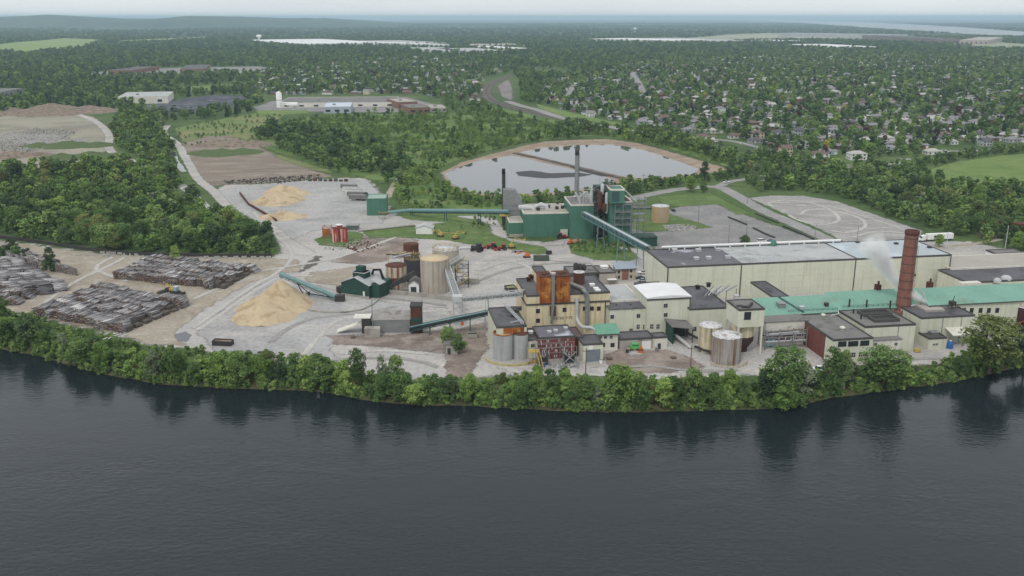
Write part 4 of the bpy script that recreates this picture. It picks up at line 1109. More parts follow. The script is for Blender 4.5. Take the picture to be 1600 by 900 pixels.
part("awning", MB().add([(on_front(Nb, 1475, 525)[0], -.1, 6.0), (on_front(Nb, 1503, 525)[0], -.1, 6.0), (on_front(Nb, 1503, 525)[0], -5.5, 4.6), (on_front(Nb, 1475, 525)[0], -5.5, 4.6),
     (on_front(Nb, 1475, 525)[0], -.1, 6.25), (on_front(Nb, 1503, 525)[0], -.1, 6.25), (on_front(Nb, 1503, 525)[0], -5.5, 4.85), (on_front(Nb, 1475, 525)[0], -5.5, 4.85)],
     [(0, 1, 2, 3), (7, 6, 5, 4), (0, 4, 5, 1), (1, 5, 6, 2), (2, 6, 7, 3), (3, 7, 4, 0)]), OFFWHITE, Nb.T)
N2 = bld("small_shed", "small cream shed with a black roof in front of the workshop", "shed", (1452, 529.5), (1479.5, 527.5), (1437, 520), yb=547, roof=TRIM)
window(N2, 1461.5, 538, 2.4, 1.0, frame=OFFWHITE)
vent(N2, 1459, 522, 1.3, .9, STEEL)
R1 = bld("long_warehouse", "long low warehouse with a beige roof at the right edge", "warehouse", (1487, 421), (1660, 413), (1486, 401), h=9.5, roof=ROOF_BEIGE, trim=OFFWHITE)
R2 = bld("long_warehouse", "long low warehouse with a dark roof behind the teal shed", "warehouse", (1512, 442), (1660, 436), (1488, 421), h=9, roof=ROOF_DARK)
R3 = bld("low_shed", "grey roofed shed behind the beige warehouse near the trees", "shed", (1556, 397), (1600, 395), (1545, 391), h=6, roof=ROOF_GREY, wall=WHITE)
for px, py, s in ((1558, 441, 1.6), (1572, 437, 2.2)):
    u, v = on_roof(R2, px, py); part("roof_hood", MB().lathe([(s, R2.hh), (s, R2.hh + 1.0), (s * .6, R2.hh + 1.8), (.1, R2.hh + 2.0)], u, v, 14), STEEL_PALE, R2.T)
ld = P(1513, 446, 9)
T = thing("stair_hood", "white sloping stair hood at the end of the dark warehouse roof", "stair hood", (ld.x, ld.y, 0), MILL)
part("hood", MB().box(-4, 5, -1.5, 1.5, 0, 10.5), OFFWHITE, T)

# brick chimney
cz = 8.0
cc = P(1410, 487, cz)
ch = PY(1424, 360, cc.y).z
T = thing("chimney", "tall tapering red brick chimney with iron bands above the workshops", "chimney", (cc.x, cc.y, 0))
r0, r1 = 2.75, 2.5
part("shaft", MB().lathe([(r0 * 1.12, -.3), (r0 * 1.05, cz), (r0, cz + 1), (r1, ch - 1.6)], n=28, cap=False), CHIMNEY_BRICK, T)
part("crown", MB().lathe([(r1 + .02, ch - 1.6), (r1 + .22, ch - 1.4), (r1 + .22, ch), (r1 - .5, ch), (r1 - .5, ch - 2.5)], n=28, cap=False), M("sooty_brick", rgb(92, 58, 52), .9, .15, .6), T)
part("collar", MB().lathe([(r0 * 1.12, cz - 1.0), (r0 * 1.35, cz - .8), (r0 * 1.35, cz + .9), (r0 * 1.05, cz + 1.0)], n=28, cap=False), CHIMNEY_BRICK, T)
for k in range(9):
    z = cz + 3 + (ch - cz - 6) * k / 8; r = r0 + (r1 - r0) * (z - cz) / (ch - cz)
    part("iron_band", MB().lathe([(r + .01, z - .12), (r + .07, z - .1), (r + .07, z + .1), (r + .01, z + .12)], n=28, cap=False, sm=False), STEEL_DK, T)
ladder(T, r0 + .3, 0, cz, ch - 6, STEEL_DK)
part("light_bracket", MB().box(r1 + .3, r1 + .9, -.2, .2, ch * .55, ch * .55 + 1), STEEL_DK, T)
bb = P(1425, 484, 9)
T = thing("chimney_flue", "curved pale flue pipes joining the chimney foot to the workshop roof", "flue", tuple(bb))
part("flue_pipe", MB().tube([(-2, 0, .8), (.5, .5, 1.6), (3, 1, 1.6), (4.5, 1.5, .2)], .6, 10), STEEL_PALE, T)
part("flue_base", MB().box(-5, 2, -3, 3, -9, .6), RUST_DK, T)
# steam jet pipe
jp = P(1448, 478, 11)
T = thing("steam_pipe", "thin leaning steam vent pipe on the workshop roof right of the chimney", "pipe", (jp.x, jp.y, Nb.h))
part("pipe", MB().tube([(0, 0, 0), (-.4, 0, 2), (-2, 0, 5.5), (-3.5, 0, 7.5)], .35, 10), STEEL_PALE, T)
# maroon tank at the right edge
mt, mr, mh = tank("round_tank", "wide maroon tank with an outside stair at the right edge", 1612, 96, 487, 522, MAROON, TANK_TOP, "flat", 4)
m = MB(); k = 16
for i in range(k):
    a0 = math.radians(196 + 60 * i / k); z = mh * i / k
    m.beam(((mr + .2) * math.cos(a0), (mr + .2) * math.sin(a0), z), ((mr + 1.3) * math.cos(a0), (mr + 1.3) * math.sin(a0), z), .9, .08)
part("stair_treads", m, RUST, mt, stuff=True)
part("stair_frame", MB().beam((-mr - 12, -2, 0), (-mr + .3, -1, mh + 1), .35).beam((-mr - 12, 1, 0), (-mr + .3, 1, mh + 1), .35).beam((-mr - 6, -1, 0), (-mr - 6, -1, mh * .5), .3).beam((-mr - .8, -1, 0), (-mr - .8, -1, mh + 1), .35), RUST, mt)
railing(mt, [((mr - .3) * math.cos(a), (mr - .3) * math.sin(a), mh + .1) for a in [math.radians(x) for x in range(0, 361, 20)]], RUST, 1.0)

# --- office row behind the mill
Q1 = bld("low_shed", "low grey roofed store with loading bays behind the rusty hoppers", "shed", (890, 428.5), (936, 426.5), (886, 417), h=5.5, roof=ROOF_GREY, wall=STEEL_DK)
Q = bld("low_shed", "beige flat-roofed store beside the pale blue roofed office", "shed", (937, 427), (962, 425.5), (928, 416), h=5.5, roof=ROOF_GREY, wall=ROOF_BEIGE)
vent(Q, 944, 419, 1.6, 1.0, WHITE)
u, z, _ = on_front(Q, 955, 437); part("awning", MB().box(u - 2.2, u + 2.2, -2.5, -.01, 2.6, 2.8), WHITE, Q.T)
Q2 = shed_roof("mill_office", "two storey beige office with a pale blue roof behind the mill", "mill office", (963, 420.5), (993.5, 418.5), (957, 410.5), 438, 1.6, M("beige_siding", rgb(186, 176, 160), .8, .08, .3), M("pale_blue_roof", rgb(150, 160, 172), .6, .08, .2))
for px, py in ((967, 425), (986, 423.5), (967, 433), (986, 432)): window(Q2, px, py, 1.0, 1.3, frame=STEEL_DK)
u, z, _ = on_front(Q2, 977, 430); part("door_panel", MB().box(u - 1.6, u + 1.6, -.1, .05, 0, 5), M("brown_red_panel", rgb(138, 100, 88), .8, .1, .5), Q2.T)

# --- green boiler house
J1 = bld("boiler_house", "wide green clad boiler house hall with a grey flat roof", "boiler house", (818, 334), (891, 331), (810, 320), yb=371, wall=GREEN_WALL, roof=ROOF_BEIGE, trim=OFFWHITE, ang=math.radians(5.5))
for px, py, kk in ((841, 329, "box"), (857, 325, "stack"), (870, 327, "box"), (879, 326, "box"), (871, 319, "dome")): vent(J1, px, py, .9, 1.5, STEEL_DK, kk)
u, z, _ = on_front(J1, 881, 366); part("door_hood", MB().box(u - 2, u + 2, -1.2, .05, 0, 4.2), OFFWHITE, J1.T)
J0 = bld("boiler_annex", "low green annex at the left end of the boiler house", "annex", (795.5, 347.5), (818, 346), (789, 339), yb=370, wall=GREEN_WALL, roof=ROOF_BEIGE, trim=OFFWHITE, ang=math.radians(5.5))
strip_part(J0, "plinth", 0, J0.w, 0, 1.6, CONCRETE)
J2 = bld("boiler_house", "taller green boiler block carrying the steel stack", "boiler house", (892, 321), (936, 318.5), (881, 308), yb=374, wall=GREEN_WALL, roof=ROOF_GREY, trim=OFFWHITE, ang=math.radians(5.5))
for px, py, kk in ((898, 311, "dome"), (905, 308, "box"), (915, 306, "box"), (921, 310, "box"), (928, 308, "stack")): vent(J2, px, py, 1.1, 2.2, STEEL_PALE if kk != "stack" else STEEL_DK, kk)
J3 = bld("boiler_tower", "green boiler tower behind grey scaffolding platforms", "tower", (954, 316.5), (988, 314.5), (948, 307), yb=380, wall=GREEN_WALL, roof=MAROON, trim=OFFWHITE, ang=math.radians(5.5))
J4 = bld("penthouse", "green box crowning the boiler tower", "penthouse", (954, 297), (976.5, 295.5), (950, 291), h=J3.h + 7.5, wall=GREEN_WALL, roof=GREEN_WALL, trim=OFFWHITE, ang=math.radians(5.5), z0=J3.h + .2)
strip_part(J4, "glazed_panel", 1, 5, 1, J4.hh - 1, TEAL_DK)
part("stair_rail", MB().beam((J4.w, 1, J4.hh), (J4.w + 7, 1, .5), .3, .5), STEEL_PALE, J4.T)
# open dark steelwork with the boiler drums between the blocks
bs = PY(941, 376, P(941, 376).y)
T = thing("steel_boiler", "open dark steel boiler frame with rusty drums between the green blocks", "boiler", (bs.x, bs.y, 0), math.radians(5.5))
hF = hgt(293, 376)
part("back_wall", MB().box(-4.2, 4.2, 6, 10, 0, hF), DKGREEN, T)
for x in (-4.0, 0, 4.0):
    part("column", MB().box(x - .3, x + .3, -.3, .3, 0, hF), STEEL_DK, T); part("column", MB().box(x - .3, x + .3, 4.7, 5.3, 0, hF), STEEL_DK, T)
for k in range(7):
    z = 4 + k * (hF - 4) / 6.5
    part("floor_deck", MB().box(-4.4, 4.4, -.6, 5.6, z - .15, z + .1), STEEL_DK, T)
for x, z0, z1, r, mm in ((-2, hF * .62, hF * .92, 1.3, RUST_DK), (1.6, hF * .55, hF * .9, 1.0, STEEL_PALE), (2.6, hF * .7, hF * 1.02, .7, RUST), (-1, hF * .9, hF * 1.06, 1.0, STEEL_PALE), (0.4, hF * .58, hF * .7, 1.5, RUST_DK)):
    part("drum", MB().lathe([(r * .5, z0 - .8), (r, z0), (r, z1), (r * .4, z1 + .7)], x, -1.2, 14), mm, T)
m = MB(); rr = random.Random(3)
for k in range(26):
    x = rr.uniform(-4.5, 4.5); z = rr.uniform(hF * .35, hF * 1.03); y = rr.uniform(-2.2, 3)
    m.tube([(x, y, z), (x + rr.uniform(-3, 3), y, z + rr.uniform(-.5, 3)), (x + rr.uniform(-3, 3), y + 1, z + rr.uniform(0, 5))], rr.uniform(.12, .3), 6)
part("pipework", m, STEEL, T, stuff=True)
T2 = thing("roof_pipework", "jumble of pale ducts and railings on the boiler house roof by the stack", "ducts", (J2.A.x, J2.A.y, J2.h), J2.a)
m = MB()
for k in range(16):
    x = rr.uniform(4, J2.w + 12); y = rr.uniform(1, 10)
    m.tube([(x, y, 0), (x, y, rr.uniform(1.5, 5)), (x + rr.uniform(-3, 4), y, rr.uniform(3, 7))], rr.uniform(.2, .6), 7)
part("pipework", m, STEEL_PALE, T2, stuff=True)
railing(T2, [(1, .8, .3), (J2.w - 1, .8, .3)], STEEL_PALE)
part("vent_drum", MB().lathe([(1.4, 0), (1.4, 6), (.8, 7.5), (.8, 9)], J2.w - 3, 6, 14), STEEL_PALE, T2)
part("vent_drum", MB().lathe([(1.0, 0), (1.0, 7.5)], J2.w + 1, 4, 14), STEEL, T2)
# platforms of the scaffold right of the tower
def scaffold(name, label, px, yb, w, d, zs, mat, rot=math.radians(5.5), brace=True):
    q = P(px, yb)
    T = thing(name, label, "scaffold", (q.x, q.y, 0), rot)
    for sx in (-1, 0, 1):
        for sy in (0, 1): part("post", MB().box(sx * w / 2 - .15, sx * w / 2 + .15, sy * d - .15, sy * d + .15, 0, zs[-1] + 1.2), mat, T)
    for z in zs:
        part("platform", MB().box(-w / 2 - .2, w / 2 + .2, -.2, d + .2, z - .12, z + .08), mat, T)
        railing(T, [(-w / 2, d, z + .08), (-w / 2, 0, z + .08), (w / 2, 0, z + .08), (w / 2, d, z + .08)], mat, 1.1, w=.12)
    if brace:
        m = MB()
        for a, b in zip(zs[:-1], zs[1:]): m.beam((-w / 2, 0, a), (0, 0, b), .16); m.beam((w / 2, 0, a), (0, 0, b), .16)
        part("brace", m, mat, T)
    return T
scaffold("scaffold", "grey scaffold tower with platforms against the green boiler tower", 972, 381, 9, 4, [hgt(y, 381) for y in (352, 342, 332, 320)], STEEL)
scaffold("scaffold", "open steel pipe rack stepping from boiler tower to the weathered tank", 997, 372, 7.5, 4, [hgt(y, 372) for y in (345, 335, 319, 312)], STEEL)
m = MB()
tb = P(1006, 345); T = thing("pipe_rack", "small pipe rack beside the weathered orange tank", "pipe rack", (tb.x, tb.y, 0))
for k in range(3): part("pipe", MB().tube([(-9, k * .8, 7.5 + k * .6), (5, k * .8, 7.5 + k * .6)], .3, 8), STEEL if k else STEEL_DK, T)
for x in (-8, -2, 4): part("post", MB().box(x - .15, x + .15, .6, .9, 0, 9), STEEL, T)
tank("storage_tank", "squat weathered tank, grey on one side and orange on the other, on the lawn", 1031, 27, 324, 349, TANK_ORANGE, TANK_TOP, "flat", 6)
tank("vertical_tank", "slim pale grey vertical tank at the foot of the boiler house", 900, 10.5, 347, 372, TANK_GREY, TANK_GREY, "cone", 5)
# stacks
def stack(label, px, y0, y1, yb_ground, wpx, mat, cap, base_z=0):
    q = P(px, yb_ground); h = PY(px, y1, q.y).z; r = .5 * wpx / scale_at(yb_ground)
    T = thing("steel_stack", label, "stack", (q.x, q.y, base_z))
    part("shaft", MB().lathe([(r * 1.05, 0), (r, h - base_z)], n=20), mat, T)
    part("tip", MB().lathe([(r + .02, h - base_z - 3), (r + .08, h - base_z - 3), (r + .08, h - base_z + .1), (r - .2, h - base_z + .12)], n=20), cap, T)
    for k in range(1, 6): part("band", MB().lathe([(r + .06, (h - base_z) * k / 6.5 - .15), (r + .16, (h - base_z) * k / 6.5 - .15), (r + .16, (h - base_z) * k / 6.5 + .15), (r + .06, (h - base_z) * k / 6.5 + .15)], n=20, cap=False, sm=False), mat, T)
    ladder(T, r + .3, 0, 2, h - base_z - 2, STEEL_DK)
stack("tall grey steel stack rising from the green boiler block in front of the ponds", 899.5, 308, 234, 362, 6.2, STEEL, STEEL_DK)
stack("shorter black steel stack beside the grey duct casing", 787, 300, 264, 352, 5.0, STEEL_DK, BLACK)
q = P(802, 360)
hD = hgt(297, 360)
T = thing("duct_casing", "grey slab-sided precipitator casing left of the boiler house", "precipitator", (q.x, q.y, 0))
part("casing", MB().add([(-6, 0, 8), (5, 0, 8), (5, 6, 8), (-6, 6, 8), (-6, 0, hD), (1, 0, hD), (1, 6, hD), (-6, 6, hD), (5, 0, hD - 6), (5, 6, hD - 6)],
     [(0, 3, 2, 1), (4, 5, 6, 7), (0, 1, 8, 5, 4), (1, 2, 9, 8), (5, 8, 9, 6), (2, 3, 7, 6, 9), (3, 0, 4, 7)]), STEEL, T)
for x in (-5.5, 4.5): part("leg", MB().box(x - .3, x + .3, .2, .8, 0, 8), STEEL_DK, T); part("leg", MB().box(x - .3, x + .3, 5.2, 5.8, 0, 8), STEEL_DK, T)
railing(T, [(-6, .1, hD), (1, .1, hD)], STEEL_DK)
part("stiffener", MB().box(-6.1, 5.1, -.2, -.01, 12, 12.4).box(-6.1, 5.1, -.2, -.01, 15, 15.4), STEEL, T)
part("yellow_landing", MB().box(-8, -2, -2.5, -.2, 9, 9.3).box(-8, -2, -2.5, -2.4, 9.3, 10.3), YELLOW, T)
qq = P(832, 330, 13)
T = thing("white_duct", "fat white twin duct bending over the boiler house roof", "duct", (qq.x, qq.y, 12))
part("pipe", MB().tube([(-8, 1, 3), (-1, 1, 3), (.6, .4, 2.4), (1, 0, 0)], 1.5, 12), STEEL_PALE, T)
part("pipe", MB().tube([(1.5, 2, 3.0), (5, 2, 4.6), (8, 1, 3.8), (8.6, .5, 0)], 1.3, 12), STEEL_PALE, T)
dg = bld("long_container", "long dark green bunker with roof hatches below the boiler tower", "bunker", (982, 372.5), (1027, 370), (976, 366), yb=386, wall=DKGREEN, roof=DKGREEN, ang=math.radians(5.5), cop=False, trim=DKGREEN)
for k in range(5): part("hatch", MB().box(1 + k * dg.w / 5, 3 + k * dg.w / 5, .5, 2.2, dg.hh + .3, dg.hh + .6), STEEL_DK, dg.T)
# inclined gallery from the boiler house to the warehouse
def gallery(name, label, a, b, w, h, mat, floor, legs, cat="conveyor", belt=True, legw=.4, hood=None):
    T = thing(name, label, cat, (a.x, a.y, 0))
    o = Vector((a.x, a.y, 0)); a2, b2 = a - o, b - o
    part("truss", truss(MB(), a2, b2, w, h, 3.0, .26), mat, T)
    m = MB(); m.beam(a2 + Vector((0, 0, h * .35)), b2 + Vector((0, 0, h * .35)), w * .72, h * .45); part("belt", m, floor, T)
    if hood:
        m = MB(); m.beam(a2 + Vector((0, 0, h + .05)), b2 + Vector((0, 0, h + .05)), w * .5, .12); part("walkway", m, hood, T)
    for t in legs:
        p = a2.lerp(b2, t); d = (b2 - a2).normalized(); s = Vector((-d.y, d.x, 0)).normalized()
        for sg in (-1, 1):
            q = p + s * (w / 2 * sg)
            part("leg", MB().beam((q.x + s.x * sg * .8, q.y + s.y * sg * .8, 0), (q.x, q.y, p.z), legw), mat, T)
        part("leg_tie", MB().beam((p.x - s.x * w / 2, p.y - s.y * w / 2, p.z * .5), (p.x + s.x * w / 2, p.y + s.y * w / 2, p.z * .5), legw * .7), mat, T)
    return T
ga_a = PY(912, 338, P(920, 376).y); ga_b = PY(1012, 398, 431)
ga_b.z = max(ga_b.z, 12.5)
gallery("conveyor", "long inclined truss conveyor from the boiler house down to the warehouse", ga_a, ga_b, 3.0, 2.6, TEAL, TEAL_DK, (.3, .62, .9), hood=STEEL_PALE)
T = thing("portal_frame", "tall white steel portal frame at the head of the inclined conveyor", "steel frame", tuple(P(909, 373)))
zt = hgt(318, 373); zm = hgt(335, 373)
for x in (0, 8.5): part("post", MB().box(x - .2, x + .2, -.2, .2, 0, zt if x == 0 else zm), STEEL_PALE, T)
part("crossbeam", MB().box(.2, 8.3, -.15, .15, zm - .3, zm), STEEL_PALE, T)
part("brace", MB().beam((.3, 0, zm + .2), (8, 0, zt - 1), .3), STEEL_PALE, T)
part("upper_frame", MB().beam((8.5, 0, zm), (8.5, 0, zt + 8), .3).beam((8.5, 0, zt + 8), (0.3, 0, zt + 8), .3).beam((.3, 0, zt), (.3, 0, zt + 8), .3), STEEL_PALE, T)

# --- left: bark house, silos, conveyors
def gable(name, label, cat, o, ang, w, d, h, rise, wall, roofm, ridge_along='y', over=.4):
    T = thing(name, label, cat, (o.x, o.y, 0), ang)
    m = MB()
    if ridge_along == 'y':
        m.add([(0, 0, -.2), (w, 0, -.2), (w, d, -.2), (0, d, -.2), (0, 0, h), (w, 0, h), (w, d, h), (0, d, h), (w / 2, 0, h + rise), (w / 2, d, h + rise)],
              [(0, 1, 5, 8, 4), (1, 2, 6, 5), (2, 3, 7, 9, 6), (3, 0, 4, 7), (0, 3, 2, 1)])
        part("wall", m, wall, T)
        for sg in (0, 1):
            e = (-over, h - over * rise / (w / 2)) if sg == 0 else (w + over, h - over * rise / (w / 2))
            r = MB(); r.add([(e[0], -over, e[1] + .03), (w / 2, -over, h + rise + .03), (w / 2, d + over, h + rise + .03), (e[0], d + over, e[1] + .03),
                             (e[0], -over, e[1] + .25), (w / 2, -over, h + rise + .25), (w / 2, d + over, h + rise + .25), (e[0], d + over, e[1] + .25)],
                            [(0, 1, 2, 3), (7, 6, 5, 4), (0, 4, 5, 1), (2, 6, 7, 3), (3, 7, 4, 0), (1, 5, 6, 2)])
            part("roof_slope", r, roofm, T)
    return T
q0 = P(534, 461); q1 = P(577, 467); 
ang_b = math.atan2(q1.y - q0.y, q1.x - q0.x); wB = (q1 - q0).length
hB = hgt(438, 461) - .4
T = gable("bark_house", "dark green gabled chip screening house with a stepped cupola", "industrial building", q0, ang_b, wB, 15.0, hB * .92, 3.0, DKGREEN, ROOF_PALE)
part("plinth", MB().box(-.1, wB + .1, -.12, -.01, 0, 1.0), CONCRETE, T)
m = MB(); m.box(wB * .3, wB * .72, 3, 8, hB, hB + 4.2); part("cupola", m, DKGREEN, T)
part("cupola_top", MB().box(wB * .38, wB * .62, 4, 7, hB + 4.25, hB + 6.6), DKGREEN, T)
part("cupola_skirt", MB().box(wB * .27, wB * .75, 2.7, 8.3, hB + 3.9, hB + 4.2), ROOF_PALE, T)
part("side_wing", MB().box(wB + .01, wB + 4, 2, 13, -.2, 6.5), DKGREEN, T)
part("wing_roof", MB().add([(wB, 1.8, 8.2), (wB + 4.6, 1.8, 6.4), (wB + 4.6, 7, 6.4), (wB, 7, 8.2), (wB, 1.8, 8.5), (wB + 4.6, 1.8, 6.7), (wB + 4.6, 7, 6.7), (wB, 7, 8.5)],
     [(0, 3, 2, 1), (4, 5, 6, 7), (0, 1, 5, 4), (1, 2, 6, 5), (2, 3, 7, 6), (3, 0, 4, 7)]), ROOF_PALE, T)
part("door", MB().box(wB * .78, wB * .85, -.1, -.01, .9, 3.1), OFFWHITE, T)
part("duct", MB().tube([(wB * .7, 10, hB + 2), (wB * .75, 10, hB + 4), (wB * .95, 11, hB + 4.2), (wB, 12, hB)], .6, 10), BLACK, T)
part("cyclone", MB().box(wB * .1, wB * .25, 10, 13, hB, hB + 4), STEEL_DK, T)
part("feed_chute", MB().beam((wB + 3.5, 12, 3), (wB + 14, 17, 9.5), 2.2, 2.0), STEEL_DK, T)
part("infeed_box", MB().box(-3.5, -.1, 1, 4, .5, 3.2), STEEL_DK, T)
# silos of the chip plant
S1, r_, h_ = tank("silo", "striped cream silo with a dark band and a rusty roof", 620, 32.5, 418, 453, M("striped_silo", rgb(202, 190, 168), .75, .1, .3, streak=(rgb(128, 88, 72), .5, .62)), RUST_DK, "flat", 4, cat="silo", band=(RUST_DK, .28, .52), group="chip plant silos")
S2, r2_, h2_ = tank("silo", "black painted silo between the striped silo and the beige silo", 648, 28, 409, 442, SILO_DARK, STEEL_DK, "flat", 3, cat="silo", group="chip plant silos")
S3, r3_, h3_ = tank("silo", "tall beige concrete silo with a buff lid", 680, 44, 408.5, 461, TANK_BEIGE, CHIP_TOP, "flat", 2, cat="silo", group="chip plant silos")
m = MB()
for k in range(16): a = 2 * math.pi * k / 16; m.beam(((r3_ + .05) * math.cos(a), (r3_ + .05) * math.sin(a), 0), ((r3_ + .05) * math.cos(a), (r3_ + .05) * math.sin(a), h3_ - .2), .18)
part("rib", m, TANK_BEIGE, S3, stuff=True)
S4, r4_, h4_ = tank("silo", "beige silo with a white crusted lid behind the tall beige silo", 697, 42, 393, 428, TANK_BEIGE, TANK_TOP, "flat", 3, cat="silo", group="chip plant silos")
tank("silo", "short rusty silo at the back of the chip plant", 643, 24, 384, 412, RUST_DK, RUST_DK, "flat", 3, cat="silo", group="chip plant silos")
for S, r, h in ((S4, r4_, h4_), (S2, r2_, h2_)):
    railing(S, [((r - .2) * math.cos(a), (r - .2) * math.sin(a), h + .1) for a in [math.radians(x) for x in range(0, 361, 24)]], YELLOW, 1.1, w=.14)
wp = P(627, 440)
T = thing("pipe_gantry", "yellow railed walkway frame above the striped silo", "walkway", (wp.x, wp.y, 0))
m = MB(); 
for x in (-6, 0, 6): part("post", MB().beam((x, 2, 0), (x, 2, h_ + 4), .22), YELLOW, T)
part("deck", MB().box(-7, 9, 1.2, 3.2, h_ + 2.0, h_ + 2.2), STEEL_DK, T)
railing(T, [(-7, 1.2, h_ + 2.2), (9, 1.2, h_ + 2.2), (9, 3.2, h_ + 2.2)], YELLOW, 1.2, w=.14)
rr = random.Random(9)
m = MB()
for k in range(10): m.tube([(rr.uniform(-6, 6), rr.uniform(0, 4), h_ + .2), (rr.uniform(-6, 6), rr.uniform(0, 4), h_ + rr.uniform(2, 4))], .3, 7)
part("pipework", m, STEEL_PALE, T, stuff=True)
q = P(639, 458)
gable("hut", "small white gabled hut with a grey roof between the silos", "hut", q, 0, 4.6, 8, 4.2, 1.6, WHITE, ROOF_GREY)
hut = bpy.data.objects["hut"]; part("door", MB().box(.9, 3.4, -.1, -.01, 0, 2.9), STEEL_DK, hut)
cw = [P(590, 457), P(640, 462), P(705, 470), P(722, 472)]
T = thing("concrete_wall", "low grey concrete retaining wall in front of the chip silos", "low wall", tuple(cw[0]))
m = MB()
for a, b in zip(cw[:-1], cw[1:]): m.beam(a - cw[0] + Vector((0, 0, .9)), b - cw[0] + Vector((0, 0, .9)), .5, 1.9)
part("wall", m, CONCRETE, T)
# ring kerb of the radial stacker
rc = P(535, 468); 
T = thing("ring_kerb", "curved concrete kerb the radial stacker swings along", "kerb", tuple(rc))
m = MB(); kp = [P(x, y) - rc for x, y in ((470, 462), (466, 468), (470, 478), (485, 486), (510, 489), (540, 489), (565, 485), (582, 477), (592, 468))]
for a, b in zip(kp[:-1], kp[1:]): m.beam(a + Vector((0, 0, .3)), b + Vector((0, 0, .3)), .8, .8)
part("kerb", m, CONCRETE, T)
# radial stacker over the chip pile
sa = P(533, 467, 1.0); sb = PY(438, 428, 398)
T = thing("stacker", "teal inclined stacker conveyor reaching over the wood chip cone", "conveyor", (sa.x, sa.y, 0))
o = Vector((sa.x, sa.y, 0)); a2, b2 = sa - o, sb - o
part("tube", MB().tube([a2, b2], 1.0, 12), TEAL, T)
part("truss", truss(MB(), a2 - Vector((0, 0, 1.6)), b2 - Vector((0, 0, 1.2)), 1.6, 1.2, 4, .16), TEAL_DK, T)
mid = a2.lerp(b2, .72); ft_ = P(478, 461) - o
for s in (-1.5, 1.5): part("strut", MB().beam((ft_.x + s, ft_.y, .8), (mid.x, mid.y, mid.z - 1), .3), STEEL_DK, T)
for s in (-1.5, 1.5): part("wheel", MB().tube([(ft_.x + s - .3, ft_.y, .8), (ft_.x + s + .3, ft_.y, .8)], .8, 14), BLACK, T)
part("tail_bar", MB().beam((ft_.x, ft_.y, 1), a2, .4), TEAL_DK, T)
part("hopper", MB().box(-2.5, 1.5, -1.5, 1.5, 0, 2.8), STEEL_DK, T)
# truss walkway from the silos down to the mill, with its lattice tower
k1 = PY(722, 407, 420); k2 = PY(698, 421, 410); tb = P(716, 506); k3 = PY(715, 472, tb.y); k4 = P(820, 463, A.h - 2)
gallery("conveyor", "short upper truss conveyor leaving the beige silo top", k1, k2, 2.6, 2.4, STEEL_PALE, STEEL, (0.15,))
gallery("conveyor", "steep pale truss conveyor descending beside the beige silo", k2, k3, 2.6, 2.4, STEEL_PALE, STEEL, ())
k4 = PY(818, 462, A.A.y + 6)
gallery("pipe_bridge", "level pale truss bridge from the lattice tower to the mill block", k3, k4, 2.6, 2.2, STEEL_PALE, STEEL, (.45,), cat="pipe bridge")
T = thing("lattice_tower", "pale lattice support tower where the truss conveyors meet", "tower", (k3.x, k3.y, 0))
part("lattice", lattice_tower(MB(), (0, 0, 0), 3.4, 0, k3.z, .28, 3), STEEL_PALE, T)
part("head_box", MB().box(-2, 2, -2, 2, k3.z + .4, k3.z + 2.8), STEEL_PALE, T)
T = thing("lattice_tower", "dark lattice tower with yellow stairs behind the beige silo", "tower", tuple(P(722, 447)))
part("lattice", lattice_tower(MB(), (0, 0, 0), 6, 0, hgt(410, 447), .25, 3), STEEL_DK, T)
part("stairs", MB().beam((-3.2, -3.2, 0), (3.2, -3.2, 5), .7, .2).beam((3.2, -3.2, 5), (-3.2, -3.2, 10), .7, .2).beam((-3.2, -3.2, 10), (3.2, -3.2, 15), .7, .2), YELLOW, T)
T = thing("bin", "open steel bin leaning by the dark lattice tower", "bin", tuple(P(734, 444)))
m = MB(); m.box(-4, 4, -.15, .15, 0, 2.6).box(-4, -3.7, .16, 5, 0, 2.6).box(3.7, 4, .16, 5, 0, 2.6); part("panel", m, CONCRETE, T)
# chip receiving station with its green belt conveyor
q = P(585, 523)
T = thing("truck_dumper", "grey chip receiving station with a white ramp and a brown hopper tower", "industrial building", (q.x, q.y, 0), math.radians(3))
part("bunker", MB().box(-1, 14, 2, 9, 0, 5.2), STEEL, T)
LIDM = M("dusty_grey_lid", rgb(150, 146, 142), .9, .15, .2, blotch=(rgb(118, 112, 106), .5, .65, .2))
part("bunker_lid", MB().add([(-1.2, 1.8, 5.2), (14.2, 1.8, 5.2), (14.2, 9.2, 6.8), (-1.2, 9.2, 6.8), (-1.2, 1.8, 5.5), (14.2, 1.8, 5.5), (14.2, 9.2, 7.1), (-1.2, 9.2, 7.1)], [(0, 3, 2, 1), (4, 5, 6, 7), (0, 1, 5, 4), (1, 2, 6, 5), (2, 3, 7, 6), (3, 0, 4, 7)]), LIDM, T)
part("ramp", MB().add([(-15, 2, .1), (-5, 2, 3.6), (-5, 6, 3.6), (-15, 6, .1), (-15, 2, .7), (-5, 2, 4.2), (-5, 6, 4.2), (-15, 6, .7)], [(0, 3, 2, 1), (4, 5, 6, 7), (0, 1, 5, 4), (1, 2, 6, 5), (2, 3, 7, 6), (3, 0, 4, 7)]), OFFWHITE, T)
part("shelter_roof", MB().box(-8, -1.5, 1.5, 7, 6.2, 6.5), OFFWHITE, T)
part("shelter_wall", MB().box(-5, -1.4, 1.6, 6.8, 0, 6.15), STEEL_DK, T)
part("control_hut", MB().box(-3.5, 2.5, -3.5, 0, 0, 3.6), CONCRETE, T)
part("hopper_tower", MB().box(14.3, 18.8, 1.5, 6.5, 0, 10.4), RUST_DK, T)
part("tower_cap", MB().box(14.1, 19, 1.3, 6.7, 10.4, 11.2), STEEL_DK, T)
